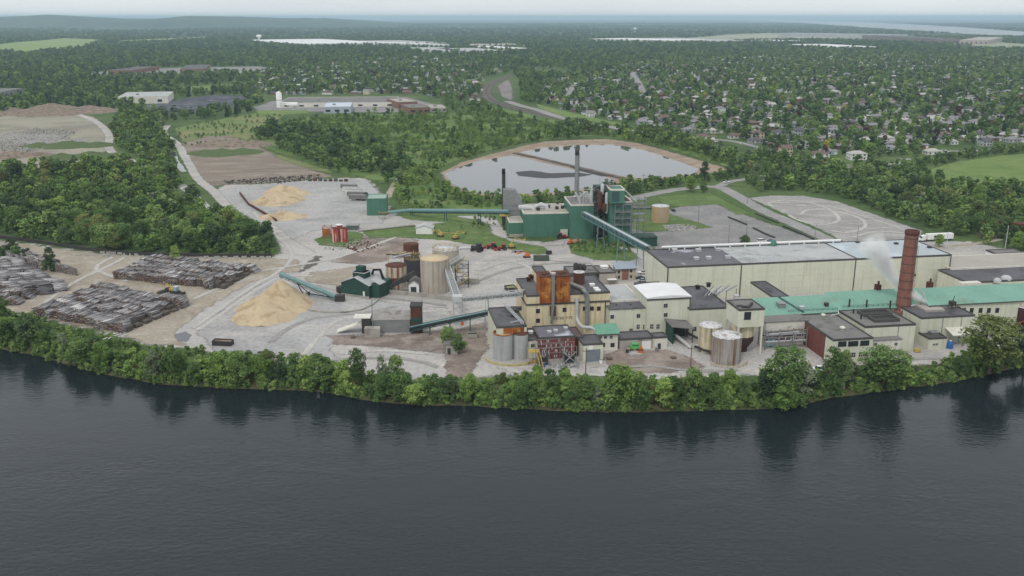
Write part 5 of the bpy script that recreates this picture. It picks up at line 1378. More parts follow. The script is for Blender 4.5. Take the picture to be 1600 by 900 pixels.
part("green_panel", MB().box(14.25, 18.85, 1.38, 1.49, 4.2, 6.2), DKGREEN, T)
part("flagpole", MB().beam((18.9, 1.2, 0), (18.9, 1.2, 14), .15), STEEL_DK, T)
ca = P(640, 517, 1.2); cb_ = P(766, 491, 7.5)
gallery("conveyor", "teal inclined belt conveyor from the chip station up to the silo house", ca, cb_, 2.4, 1.6, TEAL_DK, STEEL_DK, (.25, .5, .75), hood=TEAL)
q = P(706, 554)
T = thing("hut", "narrow grey hut with a flat roof beside the round tree", "hut", (q.x, q.y, 0))
part("wall", MB().box(-2.2, 2.0, 0, 3.5, -.2, 3.8), CONCRETE, T); part("roof", MB().box(-3.2, 2.2, -.4, 13, 3.85, 4.1), ROOF_GREY, T)
part("door", MB().box(-1.6, -.4, -.08, -.01, 0, 2.5), STEEL_DK, T)
for x in (-3, 2): part("post", MB().beam((x, 12.5, 0), (x, 12.5, 3.85), .2), STEEL, T)
# long teal pipe conveyor from the green box to the boiler house
gb = bld("transfer_house", "tall green box shaped transfer house on the grey yard", "industrial building", (572.5, 311.5), (603.5, 310), (577, 304), yb=337, wall=GREEN_WALL, roof=M("pale_green_roof", rgb(150, 168, 156), .7, .08, .2), trim=GREEN_WALL, ang=math.radians(4))
T = thing("yellow_platform", "small yellow railed platform against the green transfer house", "platform", tuple(P(600, 342)))
part("deck", MB().box(-3, 3, -2, 1, 3.4, 3.6), STEEL_DK, T)
for x in (-2.8, 2.8): part("post", MB().beam((x, -1.8, 0), (x, -1.8, 4.8), .25), YELLOW, T)
railing(T, [(-3, 1, 3.6), (-3, -2, 3.6), (3, -2, 3.6), (3, 1, 3.6)], YELLOW, w=.16)
pa = P(605, 338); Yp = pa.y
l0 = PY(606, 332, Yp); l1 = PY(640, 328.5, Yp + 3); l2 = PY(795, 330, P(795, 362).y)
T = thing("conveyor", "long level teal pipe conveyor on trestles from transfer house to boiler house", "conveyor", (l0.x, l0.y, 0))
o = Vector((l0.x, l0.y, 0))
part("tube", MB().tube([l0 - o, l1 - o, l2 - o], 1.15, 12), TEAL, T)
m = MB(); m.beam(l1 - o - Vector((0, 0, 1.5)), l2 - o - Vector((0, 0, 1.5)), 1.8, .5); part("girder", m, TEAL_DK, T)
railing(T, [l1 - o + Vector((0, -1.4, -1.2)), l2 - o + Vector((0, -1.4, -1.2))], TEAL, 1.2, "walkway_rail", .14, 4)
for t in (.02, .38, .72):
    p = l1.lerp(l2, t) - o
    for s in (-1, 1): part("trestle_leg", MB().beam((p.x + s * 1.0, p.y, 0), (p.x + s * .5, p.y, p.z - 1.5), .4), TEAL_DK, T)
    part("trestle_tie", MB().beam((p.x - .9, p.y, p.z * .5), (p.x + .9, p.y, p.z * .5), .3), TEAL_DK, T)
# rusty red silos on the grass island
for px, w_, yt, label in ((524.5, 10, 357, "red and white rusty silo, front left of the three on the grass island"), (538, 11.5, 357, "red and white rusty silo, front right of the three on the grass island"), (531, 10, 352, "red rusty silo with a white cap behind the other two on the grass island")):
    tank("silo", label, px, w_, yt, 379 if yt == 357 else 374, M("red_white_silo", rgb(164, 62, 54), .8, .15, .4, streak=(rgb(216, 208, 200), .52, .62)), WHITE if yt == 352 else RUST_DK, "cone", 4, cat="silo", group="rusty red silos")
T = thing("scrap_rack", "rusty steel frame with plates leaning beside the red silos", "scrap rack", tuple(P(512, 372)))
part("frame", lattice_tower(MB(), (0, 0, 0), 4.5, 0, 7, .25, 2.5), RUST, T); part("plate", MB().box(-2, 2, -2.6, -2.4, 2, 6), RUST, T)
cn = bld("shipping_container", "dark grey green shipping container behind the red silos", "container", (541, 353), (559, 352.5), (541, 350), yb=360, wall=M("grey_green_container", rgb(92, 104, 96), .7, .1, .3), roof=STEEL, ang=0, cop=False)
q = P(650, 366)
gable("hut", "white gabled hut with a grey roof on the grass bank behind the silos", "hut", q, math.radians(-3), 9.5, 8, 3.6, 1.6, WHITE, ROOF_PALE)
T = thing("walkway", "long pale railed walkway running along the grass to the white hut", "walkway", tuple(P(560, 362)))
a = P(560, 362); b = P(648, 353)
part("deck", MB().beam((0, 0, .6), b - a + Vector((0, 0, .6)), 2.0, .4), CONCRETE, T); railing(T, [(0, -1, .8), b - a + Vector((0, -1, .8))], STEEL_PALE, 1.1, w=.12, gap=3)

# far industrial buildings
far = [("warehouse", "long white warehouse roof among the far trees", (470, 68.5), (607, 66.5), (482, 61), 10, WHITE, ROOF_WHITE),
       ("warehouse", "pale grey warehouse next to the long white one far off", (609, 68), (702, 66.5), (613, 63), 9, OFFWHITE, ROOF_PALE),
       ("warehouse", "bright white tall box building beyond the suburb", (680, 69.5), (702, 69), (681, 63), 14, WHITE, ROOF_WHITE),
       ("warehouse", "low white warehouse with many roof bays before the far woods", (668, 79.5), (722, 79), (672, 74), 7, OFFWHITE, ROOF_PALE),
       ("warehouse", "grey and white warehouse row beside the railway woods", (728, 80), (792, 79), (732, 75), 7, OFFWHITE, ROOF_PALE),
       ("warehouse", "beige flat warehouse far behind the railway curve", (742, 71), (820, 70.5), (748, 68.5), 8, OFFWHITE, ROOF_BEIGE),
       ("factory", "pale factory hall with a long white roof behind the dark storage yard", (184, 152), (262, 150.5), (172, 145), 10, OFFWHITE, ROOF_PALE),
       ("factory", "low long factory with flat grey roof along the factory yard", (436, 161.5), (620, 160), (455, 152.5), 6, OFFWHITE, ROOF_GREY),
       ("factory", "small factory hall with a pale blue roof and blue grey walls", (505, 167.5), (548, 167), (508, 160.5), 8, M("bluegrey_wall", rgb(168, 176, 188), .7, .06, .2), M("pale_blue_sheet_roof", rgb(190, 200, 210), .6, .06, .1)),
       ("factory", "brown brick factory block at the end of the grey factory", (622, 160), (652, 159), (622, 154), 9, BROWN_BRICK, ROOF_BEIGE),
       ("factory", "low brown brick factory wing beside the light brown shed", (640, 169), (672, 168), (640, 163), 7, BROWN_BRICK, ROOF_GREY),
       ("shed", "pale brown flat shed at the edge of the shrubland", (673, 169), (698, 168.5), (674, 164), 5, ROOF_BEIGE, ROOF_BEIGE),
       ("apartment_block", "brown brick apartment block with dark roof among trees", (281, 108.5), (320, 108), (284, 101.5), 9, BROWN_BRICK, ROOF_DARK),
       ("apartment_block", "brick apartment terrace along the roadside lots", (170, 110), (205, 110), (172, 104), 8, BROWN_BRICK, ROOF_DARK),
       ("warehouse", "grey industrial shed at the far left roadside", (-20, 148), (36, 138), (-20, 130), 9, STEEL, ROOF_GREY),
       ("hangar", "white domed hangar at the near end of the airfield", (1051, 63.5), (1107, 62), (1056, 57.5), 12, OFFWHITE, ROOF_WHITE),
       ("hangar", "long grey hangar beside the white one at the airfield", (1113, 64), (1170, 63.5), (1117, 58.5), 11, OFFWHITE, ROOF_PALE),
       ("hangar", "broad arched hangar with a blue grey roof out on the airfield", (1391, 54.5), (1418, 54), (1394, 49), 26, ROOF_PALE, M("hangar_roof", rgb(150, 158, 168), .6, .06, .1)),
       ("hangar", "long dark hangar on the airfield near the lake", (1455, 60.5), (1500, 60.5), (1452, 55), 22, M("hangar_wall", rgb(120, 110, 108), .8, .1, .05), ROOF_DARK),
       ("hangar", "beige hangar with white doors on the airfield near the lake", (1500, 62.5), (1545, 63), (1502, 57.5), 20, M("hangar_beige", rgb(172, 160, 150), .8, .1, .05), ROOF_BEIGE),
       ("terminal", "low white terminal building at the airfield edge", (1228, 64), (1255, 63.5), (1230, 61.5), 9, WHITE, ROOF_WHITE),
       ("terminal", "long low beige terminal along the airfield", (1255, 60), (1320, 60), (1258, 57.5), 8, ROOF_BEIGE, ROOF_BEIGE),
       ("school", "long low white school building within the suburb trees", (1310, 73.5), (1375, 73), (1315, 68.5), 8, OFFWHITE, ROOF_WHITE),
       ("shop_block", "low white shop block at the far end of the woods", (800, 76), (830, 75.5), (803, 71), 8, OFFWHITE, ROOF_WHITE)]
for nm, lab, fl, fr, bl, h, wl, rf in far:
    b = bld(nm, lab, nm.replace("_", " "), fl, fr, bl, h=h, wall=wl, roof=rf, ang=None, trim=wl)
    k = max(3, int(b.w / 18))
    for i in range(k):
        x = b.w * (i + .5) / k
        part("window", MB().box(x - min(3, b.w / k * .3), x + min(3, b.w / k * .3), -.25, .1, h * .25, h * .6), GLASS, b.T)
    part("roof_vent", MB().box(b.w * .3, b.w * .3 + 4, b.d * .4, b.d * .4 + 4, h, h + 2), STEEL, b.T)
    KEEP_OUT.append([tuple((b.A + b.u * x + b.n * y)[:2]) for x, y in ((-8, -25), (b.w + 8, -25), (b.w + 8, b.d + 8), (-8, b.d + 8))])
def water_tower(label, px, yb, yt):
    q = P(px, yb); h = hgt(yt, yb)
    T = thing("water_tower", label, "water tower", (q.x, q.y, 0))
    part("stem", MB().lathe([(4, 0), (3, h * .55), (5, h * .62)], n=16), WHITE, T); part("bowl", MB().lathe([(5, h * .6), (13, h * .72), (14, h * .85), (8, h * .97), (.5, h)], n=20), WHITE, T)
water_tower("white water tower standing above the woods near the hills", 405, 66, 54)
water_tower("small white water tower far off in the flat woods", 992, 52, 43)
T = thing("silo", "slim white silo at the left end of the far factory yard", "silo", tuple(P(437, 168))); part("shell", MB().lathe([(4, 0), (4, 20), (1, 22)], n=16), WHITE, T); part("ring", MB().lathe([(4.2, 10), (4.2, 10.6)], n=16), STEEL, T)
T = thing("tank", "white horizontal tank lying beside the slim far silo", "tank", tuple(P(452, 168))); part("shell", MB().tube([(-12, 0, 4), (12, 0, 4)], 3.2, 14), WHITE, T); part("saddle", MB().box(-9, -7, -2, 2, 0, 2).box(7, 9, -2, 2, 0, 2), STEEL, T)
# railway bridge abutment on the right
q = P(1548, 372)
T = thing("rail_bridge", "old stone railway bridge abutment at the edge of the bushes", "bridge", (q.x, q.y, 0), math.radians(-20))
part("abutment", MB().add([(-6, 0, -.3), (3, 0, -.3), (3, 9, -.3), (-6, 9, -.3), (-3, 1, 8), (3, 1, 8), (3, 8, 8), (-3, 8, 8)], [(0, 3, 2, 1), (4, 5, 6, 7), (0, 1, 5, 4), (1, 2, 6, 5), (2, 3, 7, 6), (3, 0, 4, 7)]), M("bridge_stone", rgb(128, 108, 98), .95, .15, .4), T)
part("span", MB().box(-4, 26, 1.5, 7.5, 8, 9), RUST_DK, T)
part("abutment", MB().box(18, 26, 0, 9, -.3, 8), DIRT_HEAP, T)

# ------------------------------------------------------------------ YARD THINGS
def heap(name, label, cat, cones, mat, res=1.0, nz=.5, kind=None, seed=1.0, rough=.5):
    """piled material: a height field under several cones (x, y, radius, height) with rilled sides"""
    x0 = min(c[0] - c[2] for c in cones); x1 = max(c[0] + c[2] for c in cones); y0 = min(c[1] - c[2] for c in cones); y1 = max(c[1] + c[2] for c in cones)
    nx = int((x1 - x0) / res) + 2; ny = int((y1 - y0) / res) + 2
    ox, oy = cones[0][0], cones[0][1]
    mb = MB(); idx = {}
    def hh(x, y):
        z = -1
        for (cx, cy, r, h) in cones:
            d = math.hypot(x - cx, y - cy) / r
            d += .10 * mnoise.noise((x * .12, y * .12, seed)) + .04 * mnoise.noise((x * .5, y * .5, seed))
            z = max(z, h * (1 - d ** .92 if d > 0 else 1))
        return z + nz * rough * mnoise.noise((x * .6, y * .6, seed)) * min(1, max(0, z))
    Z = [[hh(x0 + i * res, y0 + j * res) for j in range(ny)] for i in range(nx)]
    for i in range(nx):
        for j in range(ny):
            if Z[i][j] > -1.2:
                idx[i, j] = len(mb.v); mb.v.append((x0 + i * res - ox, y0 + j * res - oy, max(Z[i][j], -.3)))
    for i in range(nx - 1):
        for j in range(ny - 1):
            k = [(i, j), (i + 1, j), (i + 1, j + 1), (i, j + 1)]
            if all(q in idx for q in k) and any(Z[a][b] > -.2 for a, b in k): mb.f.append(tuple(idx[q] for q in k)); mb.m.append(0); mb.sm.append(True)
    o = link(name, mb.mesh(name, [mat]), None, (ox, oy, 0))
    tag(o, label, cat)
    return o
a = P(437, 478); b_ = P(415, 492); c_ = P(448, 470)
hA = PY(440, 434, a.y).z
heap("chip_pile", "big pale conical wood chip pile under the teal stacker", "chip pile", [(a.x, a.y, 14.5, hA), (b_.x, b_.y - 2, 13.5, hA * .62), (P(402, 478).x, a.y - 4, 9, hA * .42), (c_.x - 2, c_.y + 3, 11, hA * .7)], CHIPS, .9, seed=2.2)
q = [P(432, 316), P(447, 312), P(420, 316), P(455, 303), P(440, 300)]
heap("chip_pile", "broad flat-topped wood chip pile on the far grey yard", "chip pile", [(q[0].x, q[0].y, 15, 8), (q[1].x, q[1].y, 14, 8), (q[2].x, q[2].y, 12, 6.5), (q[3].x, q[3].y, 14, 6), (q[4].x, q[4].y, 13, 6)], CHIPS, 1.0, seed=4.1)
q = P(442, 339)
heap("chip_pile", "small low wood chip pile in front of the flat-topped one", "chip pile", [(q.x, q.y, 12, 4), (q.x - 8, q.y, 8, 2.5), (q.x + 6, q.y + 1, 9, 3)], CHIPS, 1.0, seed=6.3)
q = P(345, 240)
heap("earth_heap", "grassy topped earth heap on the stripped brown plateau", "earth heap", [(q.x, q.y, 24, 5), (q.x + 18, q.y + 8, 20, 4.5), (q.x - 16, q.y + 3, 16, 4)], GRASSY, 2.5, seed=3.0)
q = P(362, 226)
heap("earth_heap", "brown earth heap behind the grassy one on the plateau", "earth heap", [(q.x, q.y, 22, 6), (q.x + 22, q.y, 20, 5), (q.x - 20, q.y - 4, 16, 4)], DIRT_HEAP, 2.5, seed=8.0)
q = P(82, 176)
heap("earth_heap", "tall pointed brown spoil heap in the quarry", "earth heap", [(q.x, q.y, 55, 13), (q.x + 40, q.y + 20, 40, 8), (q.x - 60, q.y, 45, 7)], DIRT_HEAP, 4, seed=5.0)
for k, (px, py, r, h, mt_, lab) in enumerate(((30, 215, 26, 5, RUBBLE, "long pale rubble heap at the left edge of the quarry"), (70, 222, 22, 4, RUBBLE, "pale rubble heap in the middle of the quarry floor"), (105, 228, 26, 5, GRASSY, "green overgrown heap on the quarry floor"),
                                      (18, 244, 20, 5, DIRT_HEAP, "brown earth heap at the front of the quarry"), (140, 245, 24, 5, GRASSY, "green overgrown heap beside the quarry road"))):
    q = P(px, py); heap("rubble_heap", lab, "heap", [(q.x, q.y, r, h), (q.x + r, q.y + 4, r * .8, h * .7), (q.x - r, q.y - 3, r * .7, h * .8)], mt_, 2.5, nz=1.2, seed=k * 2.1, rough=1.0)
# loose rubble blocks on the quarry floor
def scatter_blocks(name, poly_px, n, smin, smax, mat, seed, z=0.1):
    r = random.Random(seed); mb = MB()
    pol = [P(x, y) for x, y in poly_px]; pp = [(p.x, p.y) for p in pol]
    xs = [p[0] for p in pp]; ys = [p[1] for p in pp]; k = 0
    while k < n:
        x = r.uniform(min(xs), max(xs)); y = r.uniform(min(ys), max(ys))
        if not in_poly((x, y), pp): continue
        k += 1; s = r.uniform(smin, smax); a = r.random() * 3; c, d = math.cos(a) * s, math.sin(a) * s; h = s * r.uniform(.4, .9)
        mb.add([(x + c, y + d, z - .1), (x - d, y + c, z - .1), (x - c, y - d, z - .1), (x + d * .7, y - c * .7, z - .1), (x + c * .6, y + d * .6, z + h), (x - d * .6, y + c * .5, z + h * .8), (x - c * .5, y - d * .6, z + h), (x + d * .4, y - c * .5, z + h * .7)],
               [(4, 5, 6, 7), (0, 1, 5, 4), (1, 2, 6, 5), (2, 3, 7, 6), (3, 0, 4, 7)])
    o = link(name, mb.mesh(name, [mat])); o["kind"] = "stuff"
    return o
scatter_blocks("rubble", [(0, 212), (60, 200), (120, 205), (100, 225), (40, 240), (0, 245)], 900, .5, 2.2, RUBBLE, 4)
scatter_blocks("rubble", [(350, 283), (430, 277), (500, 273), (505, 279), (440, 287), (355, 288)], 420, .4, 1.1, STEEL_DK, 5)
scatter_blocks("rubble", [(500, 380), (540, 382), (560, 372), (580, 378), (560, 390), (510, 392)], 130, .2, .8, RUBBLE, 6)
scatter_blocks("rubble", [(1038, 353), (1085, 352), (1090, 358), (1045, 363)], 120, .3, 1.0, RUBBLE, 7)
bq = P(935, 641, -4)
T_ = thing("fallen_branches", "bare pale fallen branches at the water edge below the garage", "branches", (bq.x, bq.y, -4))
rq = random.Random(2)
for k_ in range(9):
    x_ = rq.uniform(-8, 8); part("branch", MB().tube([(x_, 2.0, .9), (x_ + rq.uniform(.5, 3), .3, .5), (x_ + rq.uniform(2, 5), -1.5 - rq.random(), .12)], [.13, .09, .03], 5), BARK_PALE, T_)
scatter_blocks("rubble", [(110, 398), (300, 402), (425, 404), (424, 406), (300, 404), (112, 400)], 160, .4, .9, CONCRETE, 9)
scatter_blocks("scrap", [(530, 383), (580, 378), (600, 384), (560, 395)], 70, .3, 1.0, RUST_DK, 12)
scatter_blocks("scrap", [(1000, 385), (1060, 388), (1055, 392), (1005, 391)], 60, .3, .9, CONCRETE, 13)
scatter_blocks("scrap", [(855, 568), (905, 568), (905, 576), (860, 576)], 50, .2, .7, STEEL, 14)
# retaining boards round the flat-topped chip pile and the dark edge of the timber yard
def low_wall(name, label, px, h, w, mat, cat="low wall"):
    pts = [P(x, y) for x, y in px]
    T = thing(name, label, cat, tuple(pts[0])); mb = MB()
    for a, b in zip(pts[:-1], pts[1:]): mb.beam(a - pts[0] + Vector((0, 0, h / 2 - .1)), b - pts[0] + Vector((0, 0, h / 2 - .1)), w, h)
    part("wall", mb, mat, T); return T
low_wall("retaining_wall", "dark low retaining wall round the flat-topped chip pile", [(375, 303), (388, 320), (410, 333), (432, 346)], 1.6, .8, RUST_DK)
low_wall("retaining_wall", "dark low retaining wall between the timber yard and the wooded slope", [(0, 372), (70, 381), (140, 392), (200, 398), (300, 401), (425, 401.5)], 1.8, .8, STEEL_DK)
low_wall("barrier", "dark kerb row along the road past the gravel lot", [(1180, 334), (1200, 342), (1216, 349)], .7, .8, STEEL_DK, "barrier")
low_wall("barrier", "dark barrier row beside the parking lot nearest the road", [(1224, 354), (1250, 365), (1272, 375)], .9, 1.0, STEEL_DK, "barrier")
low_wall("barrier", "dark barrier row dividing the middle of the parking lot", [(1138, 340), (1153, 346), (1167, 352)], .9, 1.0, STEEL_DK, "barrier")
low_wall("barrier", "dark barrier row near the lamp posts of the parking lot", [(1177, 357), (1195, 366), (1210, 372)], .9, 1.0, STEEL_DK, "barrier")

blk = None
for k, t_ in enumerate((.02, .10, .16, .24, .31, .39, .45, .52, .60, .66, .74, .80, .87, .93, .98)):
    q = P(158 + 62 * t_ * 2, 395.5 + 6.5 * t_) if t_ < .5 else P(318 + 106 * (t_ - .5) * 2, 402.8 + .5 * t_)
    if blk is None:
        blk = thing("concrete_block", "pale concrete block in the row along the dark timber yard wall", "concrete block", tuple(q), .1, "concrete blocks along the timber yard wall")
        part("block", MB().box(-1.2, 1.2, -.5, .5, 0, 1.0), CONCRETE, blk); part("lifting_loop", MB().box(-.2, .2, -.04, .04, 1.0, 1.2), STEEL_DK, blk)
    else: copy_thing(blk, tuple(q), .05 * (k % 3))
for lab, px, py, mt_ in (("blue drum beside the yellow stair of the cream tower", 849, 573, BLUE), ("rusty drum at the corner of the red brick hall", 836, 567, RUST), ("grey drum by the concrete shed door", 1026, 549, STEEL), ("dark drum in front of the low grey shed", 980, 551, STEEL_DK), ("white drum beside the garage door", 939, 568, WHITE), ("blue drum near the chip station hut", 572, 527, BLUE), ("orange drum at the foot of the lattice tower", 722, 508, ORANGE)):
    q = P(px, py); T = thing("drum", lab, "drum", tuple(q)); part("shell", MB().lathe([(.6, 0), (.6, 1.5)], n=14), mt_, T); part("lid", MB().lathe([(.62, 1.5), (.62, 1.58)], n=14), STEEL, T)
for lab, px, py, n_ in (("pallet stack on the gravel right of the garage", 952, 562, 6), ("pallet stack near the muddy court edge", 1052, 560, 4), ("pallet stack beside the chip station ramp", 552, 528, 5), ("pallet stack by the workshop corner on the asphalt", 1419, 558, 5)):
    q = P(px, py); T = thing("pallet_stack", lab, "pallets", tuple(q), .3)
    for j in range(n_): part("pallet", MB().box(-.9 + .05 * (j % 2), .9, -.8, .8, .18 * j, .18 * j + .13), WOOD_POLE, T)
# log piles: rows of stacked logs; every log is a hexagonal prism with a pale sawn end
m = bpy.data.materials.new("weathered_logs"); LOGM = m
nt, bs = nodes_of(m); bs.inputs["Roughness"].default_value = .9; bs.inputs["Specular IOR Level"].default_value = .1
at = N(nt, "ShaderNodeAttribute"); at.attribute_name = "tone"
r_ = N(nt, "ShaderNodeValToRGB"); e = r_.color_ramp.elements
e[0].position = 0; e[0].color = rgb(84, 82, 84); e[1].position = 1; e[1].color = rgb(226, 225, 224)
for p_, c_ in ((.35, rgb(128, 125, 126)), (.7, rgb(166, 163, 163))): k = e.new(p_); k.color = c_
nt.links.new(at.outputs["Fac"], r_.inputs[0]); nt.links.new(r_.outputs[0], bs.inputs["Base Color"])
m = bpy.data.materials.new("sawn_log_ends"); LOGEND = m
nt, bs = nodes_of(m); bs.inputs["Roughness"].default_value = .9; bs.inputs["Specular IOR Level"].default_value = .1
at = N(nt, "ShaderNodeAttribute"); at.attribute_name = "tone"
r_ = N(nt, "ShaderNodeValToRGB"); e = r_.color_ramp.elements
e[0].position = 0; e[0].color = rgb(64, 50, 42); e[1].position = 1; e[1].color = rgb(180, 142, 104)
k = e.new(.5); k.color = rgb(116, 88, 68)
nt.links.new(at.outputs["Fac"], r_.inputs[0]); nt.links.new(r_.outputs[0], bs.inputs["Base Color"])
LOGCORE = M("inner_log_wood", rgb(92, 84, 78), .95, .25, .5)
def logs_mesh(name, c, d, up, r, L, tone, sides=6):
    """c: centres (n,3), d: axis unit vectors, r radius, L length"""
    n = len(c); s = np.cross(d, up); s /= np.linalg.norm(s, axis=1)[:, None]; t = np.cross(s, d)
    ang = np.arange(sides) * 2 * np.pi / sides
    ring = s[:, None, :] * np.cos(ang)[None, :, None] + t[:, None, :] * np.sin(ang)[None, :, None]
    a = c[:, None, :] - d[:, None, :] * (L / 2)[:, None, None] + ring * r[:, None, None]
    b = c[:, None, :] + d[:, None, :] * (L / 2)[:, None, None] + ring * (r * .85)[:, None, None]
    V = np.concatenate([a, b], 1).reshape(-1, 3)
    base = (np.arange(n) * 2 * sides)[:, None]
    k = np.arange(sides); k2 = (k + 1) % sides
    q = np.stack([k, k2, k2 + sides, k + sides], 1)
    Q = (base[:, :, None] + q[None]).reshape(-1, 4)
    E1 = (base + k[::-1][None]); E2 = base + (k + sides)[None]
    loops = np.concatenate([Q.ravel(), E1.ravel(), E2.ravel()]).astype(np.int32)
    tot = np.concatenate([np.full(len(Q), 4), np.full(2 * n, sides)]).astype(np.int32)
    me = bpy.data.meshes.new(name)
    me.vertices.add(len(V)); me.vertices.foreach_set("co", V.ravel().astype(np.float32))
    me.loops.add(len(loops)); me.loops.foreach_set("vertex_index", loops)
    me.polygons.add(len(tot)); me.polygons.foreach_set("loop_start", np.concatenate([[0], np.cumsum(tot)[:-1]]).astype(np.int32))
    me.materials.append(LOGM); me.materials.append(LOGEND)
    me.polygons.foreach_set("material_index", np.concatenate([np.zeros(len(Q)), np.ones(2 * n)]).astype(np.int32))
    at = me.attributes.new("tone", 'FLOAT', 'FACE')
    at.data.foreach_set("value", np.concatenate([np.repeat(tone, sides), nrs.rand(2 * n)]).astype(np.float32))
    me.update(calc_edges=True); me.validate()
    return me
def log_pile(label, a, b, d, hmax, seed, facing=True):
    A, B, D = P(*a), P(*b), P(*d)
    e1 = (B - A); e2 = (D - A); L1, L2 = e1.length, e2.length; e1.normalize(); e2.normalize()
    # lay logs along the second side, rows parallel to the first
    T = thing("log_pile", label, "log pile", (A.x, A.y, 0), 0, "log piles in the timber yard")
    nrow = max(2, int(L2 / 5.2)); step = L2 / nrow
    d1 = np.array(e1); d2 = np.array(e2); up = np.array((0, 0, 1.0))
    rs = np.random.RandomState(seed)
    core = MB()
    for i in range(nrow):
        c = []; ax = []; rr = []; LL = []; tn = []
        x = rs.uniform(-1.5, 4.0); end = L1 + rs.uniform(-6, 2)
        tri = 3.5
        cuts = [x]
        while cuts[-1] < end: cuts.append(cuts[-1] + rs.uniform(3.5, 9.0))
        dz = rs.normal(0, .38, len(cuts)); dy_ = rs.normal(0, .8, len(cuts)); dt = rs.normal(0, .10, len(cuts)); tb = rs.normal(0, .11, len(cuts))
        def height(x, k=None):
            edge = min(1.0, (x + 2.2) / tri, (L1 - x + 2.2) / tri)
            bump = .86 + .2 * mnoise.noise((x * .06, i * .35, seed)) + .10 * mnoise.noise((x * .5, i * 2.3, seed + 3))
            j = max(0, sum(1 for q in cuts if q <= x) - 1)
            return max(.3, hmax * max(.08, edge) * min(1.1, bump) + dz[min(j, len(dz) - 1)])
        off = (i + .5) * step
        while x < end:
            r = rs.uniform(.13, .24)
            h = height(x); sg = max(0, sum(1 for q in cuts if q <= x) - 1)
            if rs.rand() < .02: x += rs.uniform(.3, 1.2)
            levels = [h, h - .36] + ([h + .25] if rs.rand() < .25 else [])
            if i == 0 or i == nrow - 1: levels = list(np.arange(.2, h, .38)) + [h]
            elif x < 4.5 or x > L1 - 4.5: levels = list(np.arange(.2, h, .4)) + [h]
            else: levels = list(np.arange(max(.2, h - 1.3), h, .4)) + [h]
            tilt = .10 * mnoise.noise((x * .15, i * 3.1, seed + 7)) + dt[sg]; lift = rs.normal(0, .03)
            for z in levels:
                j = rs.normal(0, .3) + dy_[sg]; cc = d1 * (x + rs.normal(0, .05)) + d2 * (off + j); cc[2] = z + rs.normal(0, .05)
                dd = d2 + d1 * (tilt + rs.normal(0, .05)) + up * (lift + rs.normal(0, .015)); dd /= np.linalg.norm(dd)
                c.append(cc); ax.append(dd); rr.append(rs.uniform(.12, .22)); LL.append(rs.uniform(4.2, 5.8)); tn.append(np.clip(rs.normal(.42, .22) + tb[sg] + (.35 if rs.rand() < .06 else 0), 0, 1))
            x += r * 1.75
        me = logs_mesh("log_row", np.array(c), np.array(ax), np.tile(up, (len(c), 1)), np.array(rr), np.array(LL), np.array(tn))
        o = link("log_row", me, T); o["kind"] = "stuff"
        k = int(L1 / 3)
        for j in range(k):
            x0 = L1 * j / k + .3; x1 = L1 * (j + 1) / k - .05
            h = min(height(x0), height(x1)) - .9
            if h < .4: continue
            f0 = off - step * .34; f1 = off + step * .34
            V = [d1 * x0 + d2 * f0, d1 * x1 + d2 * f0, d1 * x1 + d2 * f1, d1 * x0 + d2 * f1]
            core.add([(v[0], v[1], 0) for v in V] + [(v[0], v[1], h) for v in V], [(0, 3, 2, 1), (4, 5, 6, 7), (0, 1, 5, 4), (1, 2, 6, 5), (2, 3, 7, 6), (3, 0, 4, 7)])
    part("inner_logs", core, LOGCORE, T, stuff=True)
    return T
log_pile("big grey log pile nearest the river with the yellow loader at its far side", (46, 491), (196, 521), (152, 453), 4.0, 1)
log_pile("log pile with brown sawn ends facing the river, a bush on its back", (176, 435), (350, 453), (236, 408), 4.2, 2)
log_pile("log pile at the upper left running along the dark retaining wall", (20, 412), (122, 431), (-60, 379), 4.2, 3)
log_pile("log pile with dark sawn ends beside the dirt lane at the left", (-60, 421), (22, 466), (20, 412), 4.0, 4)
log_pile("corner log pile at the left edge above the river bushes", (-90, 478), (26, 478), (-60, 462), 3.4, 5)
low_logs = P(180, 527)
T = thing("log_heap", "few loose pale logs lying by the front corner of the big log pile", "logs", tuple(low_logs))
rs = np.random.RandomState(5)
for k in range(9):
    me = logs_mesh("log", np.array([[rs.uniform(-5, 5), rs.uniform(-4, 4), .25 + .1 * k]]), np.array([[math.cos(.3 + k * .2), math.sin(.3 + k * .2), .03]]), np.array([[0, 0, 1.0]]), np.array([.22]), np.array([5.0]), np.array([.9]))
    link("log", me, T)

# --- machines
def wheel(T, x, y, r, w, name="wheel", mat=BLACK, hub=STEEL):
    o = part(name, MB().tube([(x, y - w / 2, r), (x, y + w / 2, r)], r, 16), mat, T)
    part("hub", MB().tube([(x, y - w / 2 - .04, r), (x, y + w / 2 + .04, r)], r * .45, 10), hub, o)
q = P(273, 461)
T = thing("log_loader", "yellow and black wheeled log loader carrying logs by the big log pile", "loader", (q.x, q.y, 0), math.radians(-25))
part("body", MB().box(-2.2, 2.2, -1.3, 1.3, 1.1, 2.2).box(-4.4, -2.2, -1.2, 1.2, 1.2, 3.0), STEEL_DK, T)
part("engine_cover", MB().box(-2.1, .1, -1.0, 1.0, 2.25, 3.3), YELLOW, T)
part("cab", MB().prism([(.4, -1.0), (2.1, -1.0), (2.1, 1.0), (.4, 1.0)], 2.25, 4.0), M("pale_cab_glass", rgb(150, 170, 176), .2, .1, .5), T)
part("cab_roof", MB().box(.3, 2.3, -1.1, 1.1, 4.0, 4.2), STEEL_PALE, T)
part("boom", MB().beam((-1, 0, 3.4), (-4.5, 0, 4.6), .5).beam((-4.5, 0, 4.6), (-6, 0, 3.0), .4), YELLOW, T)
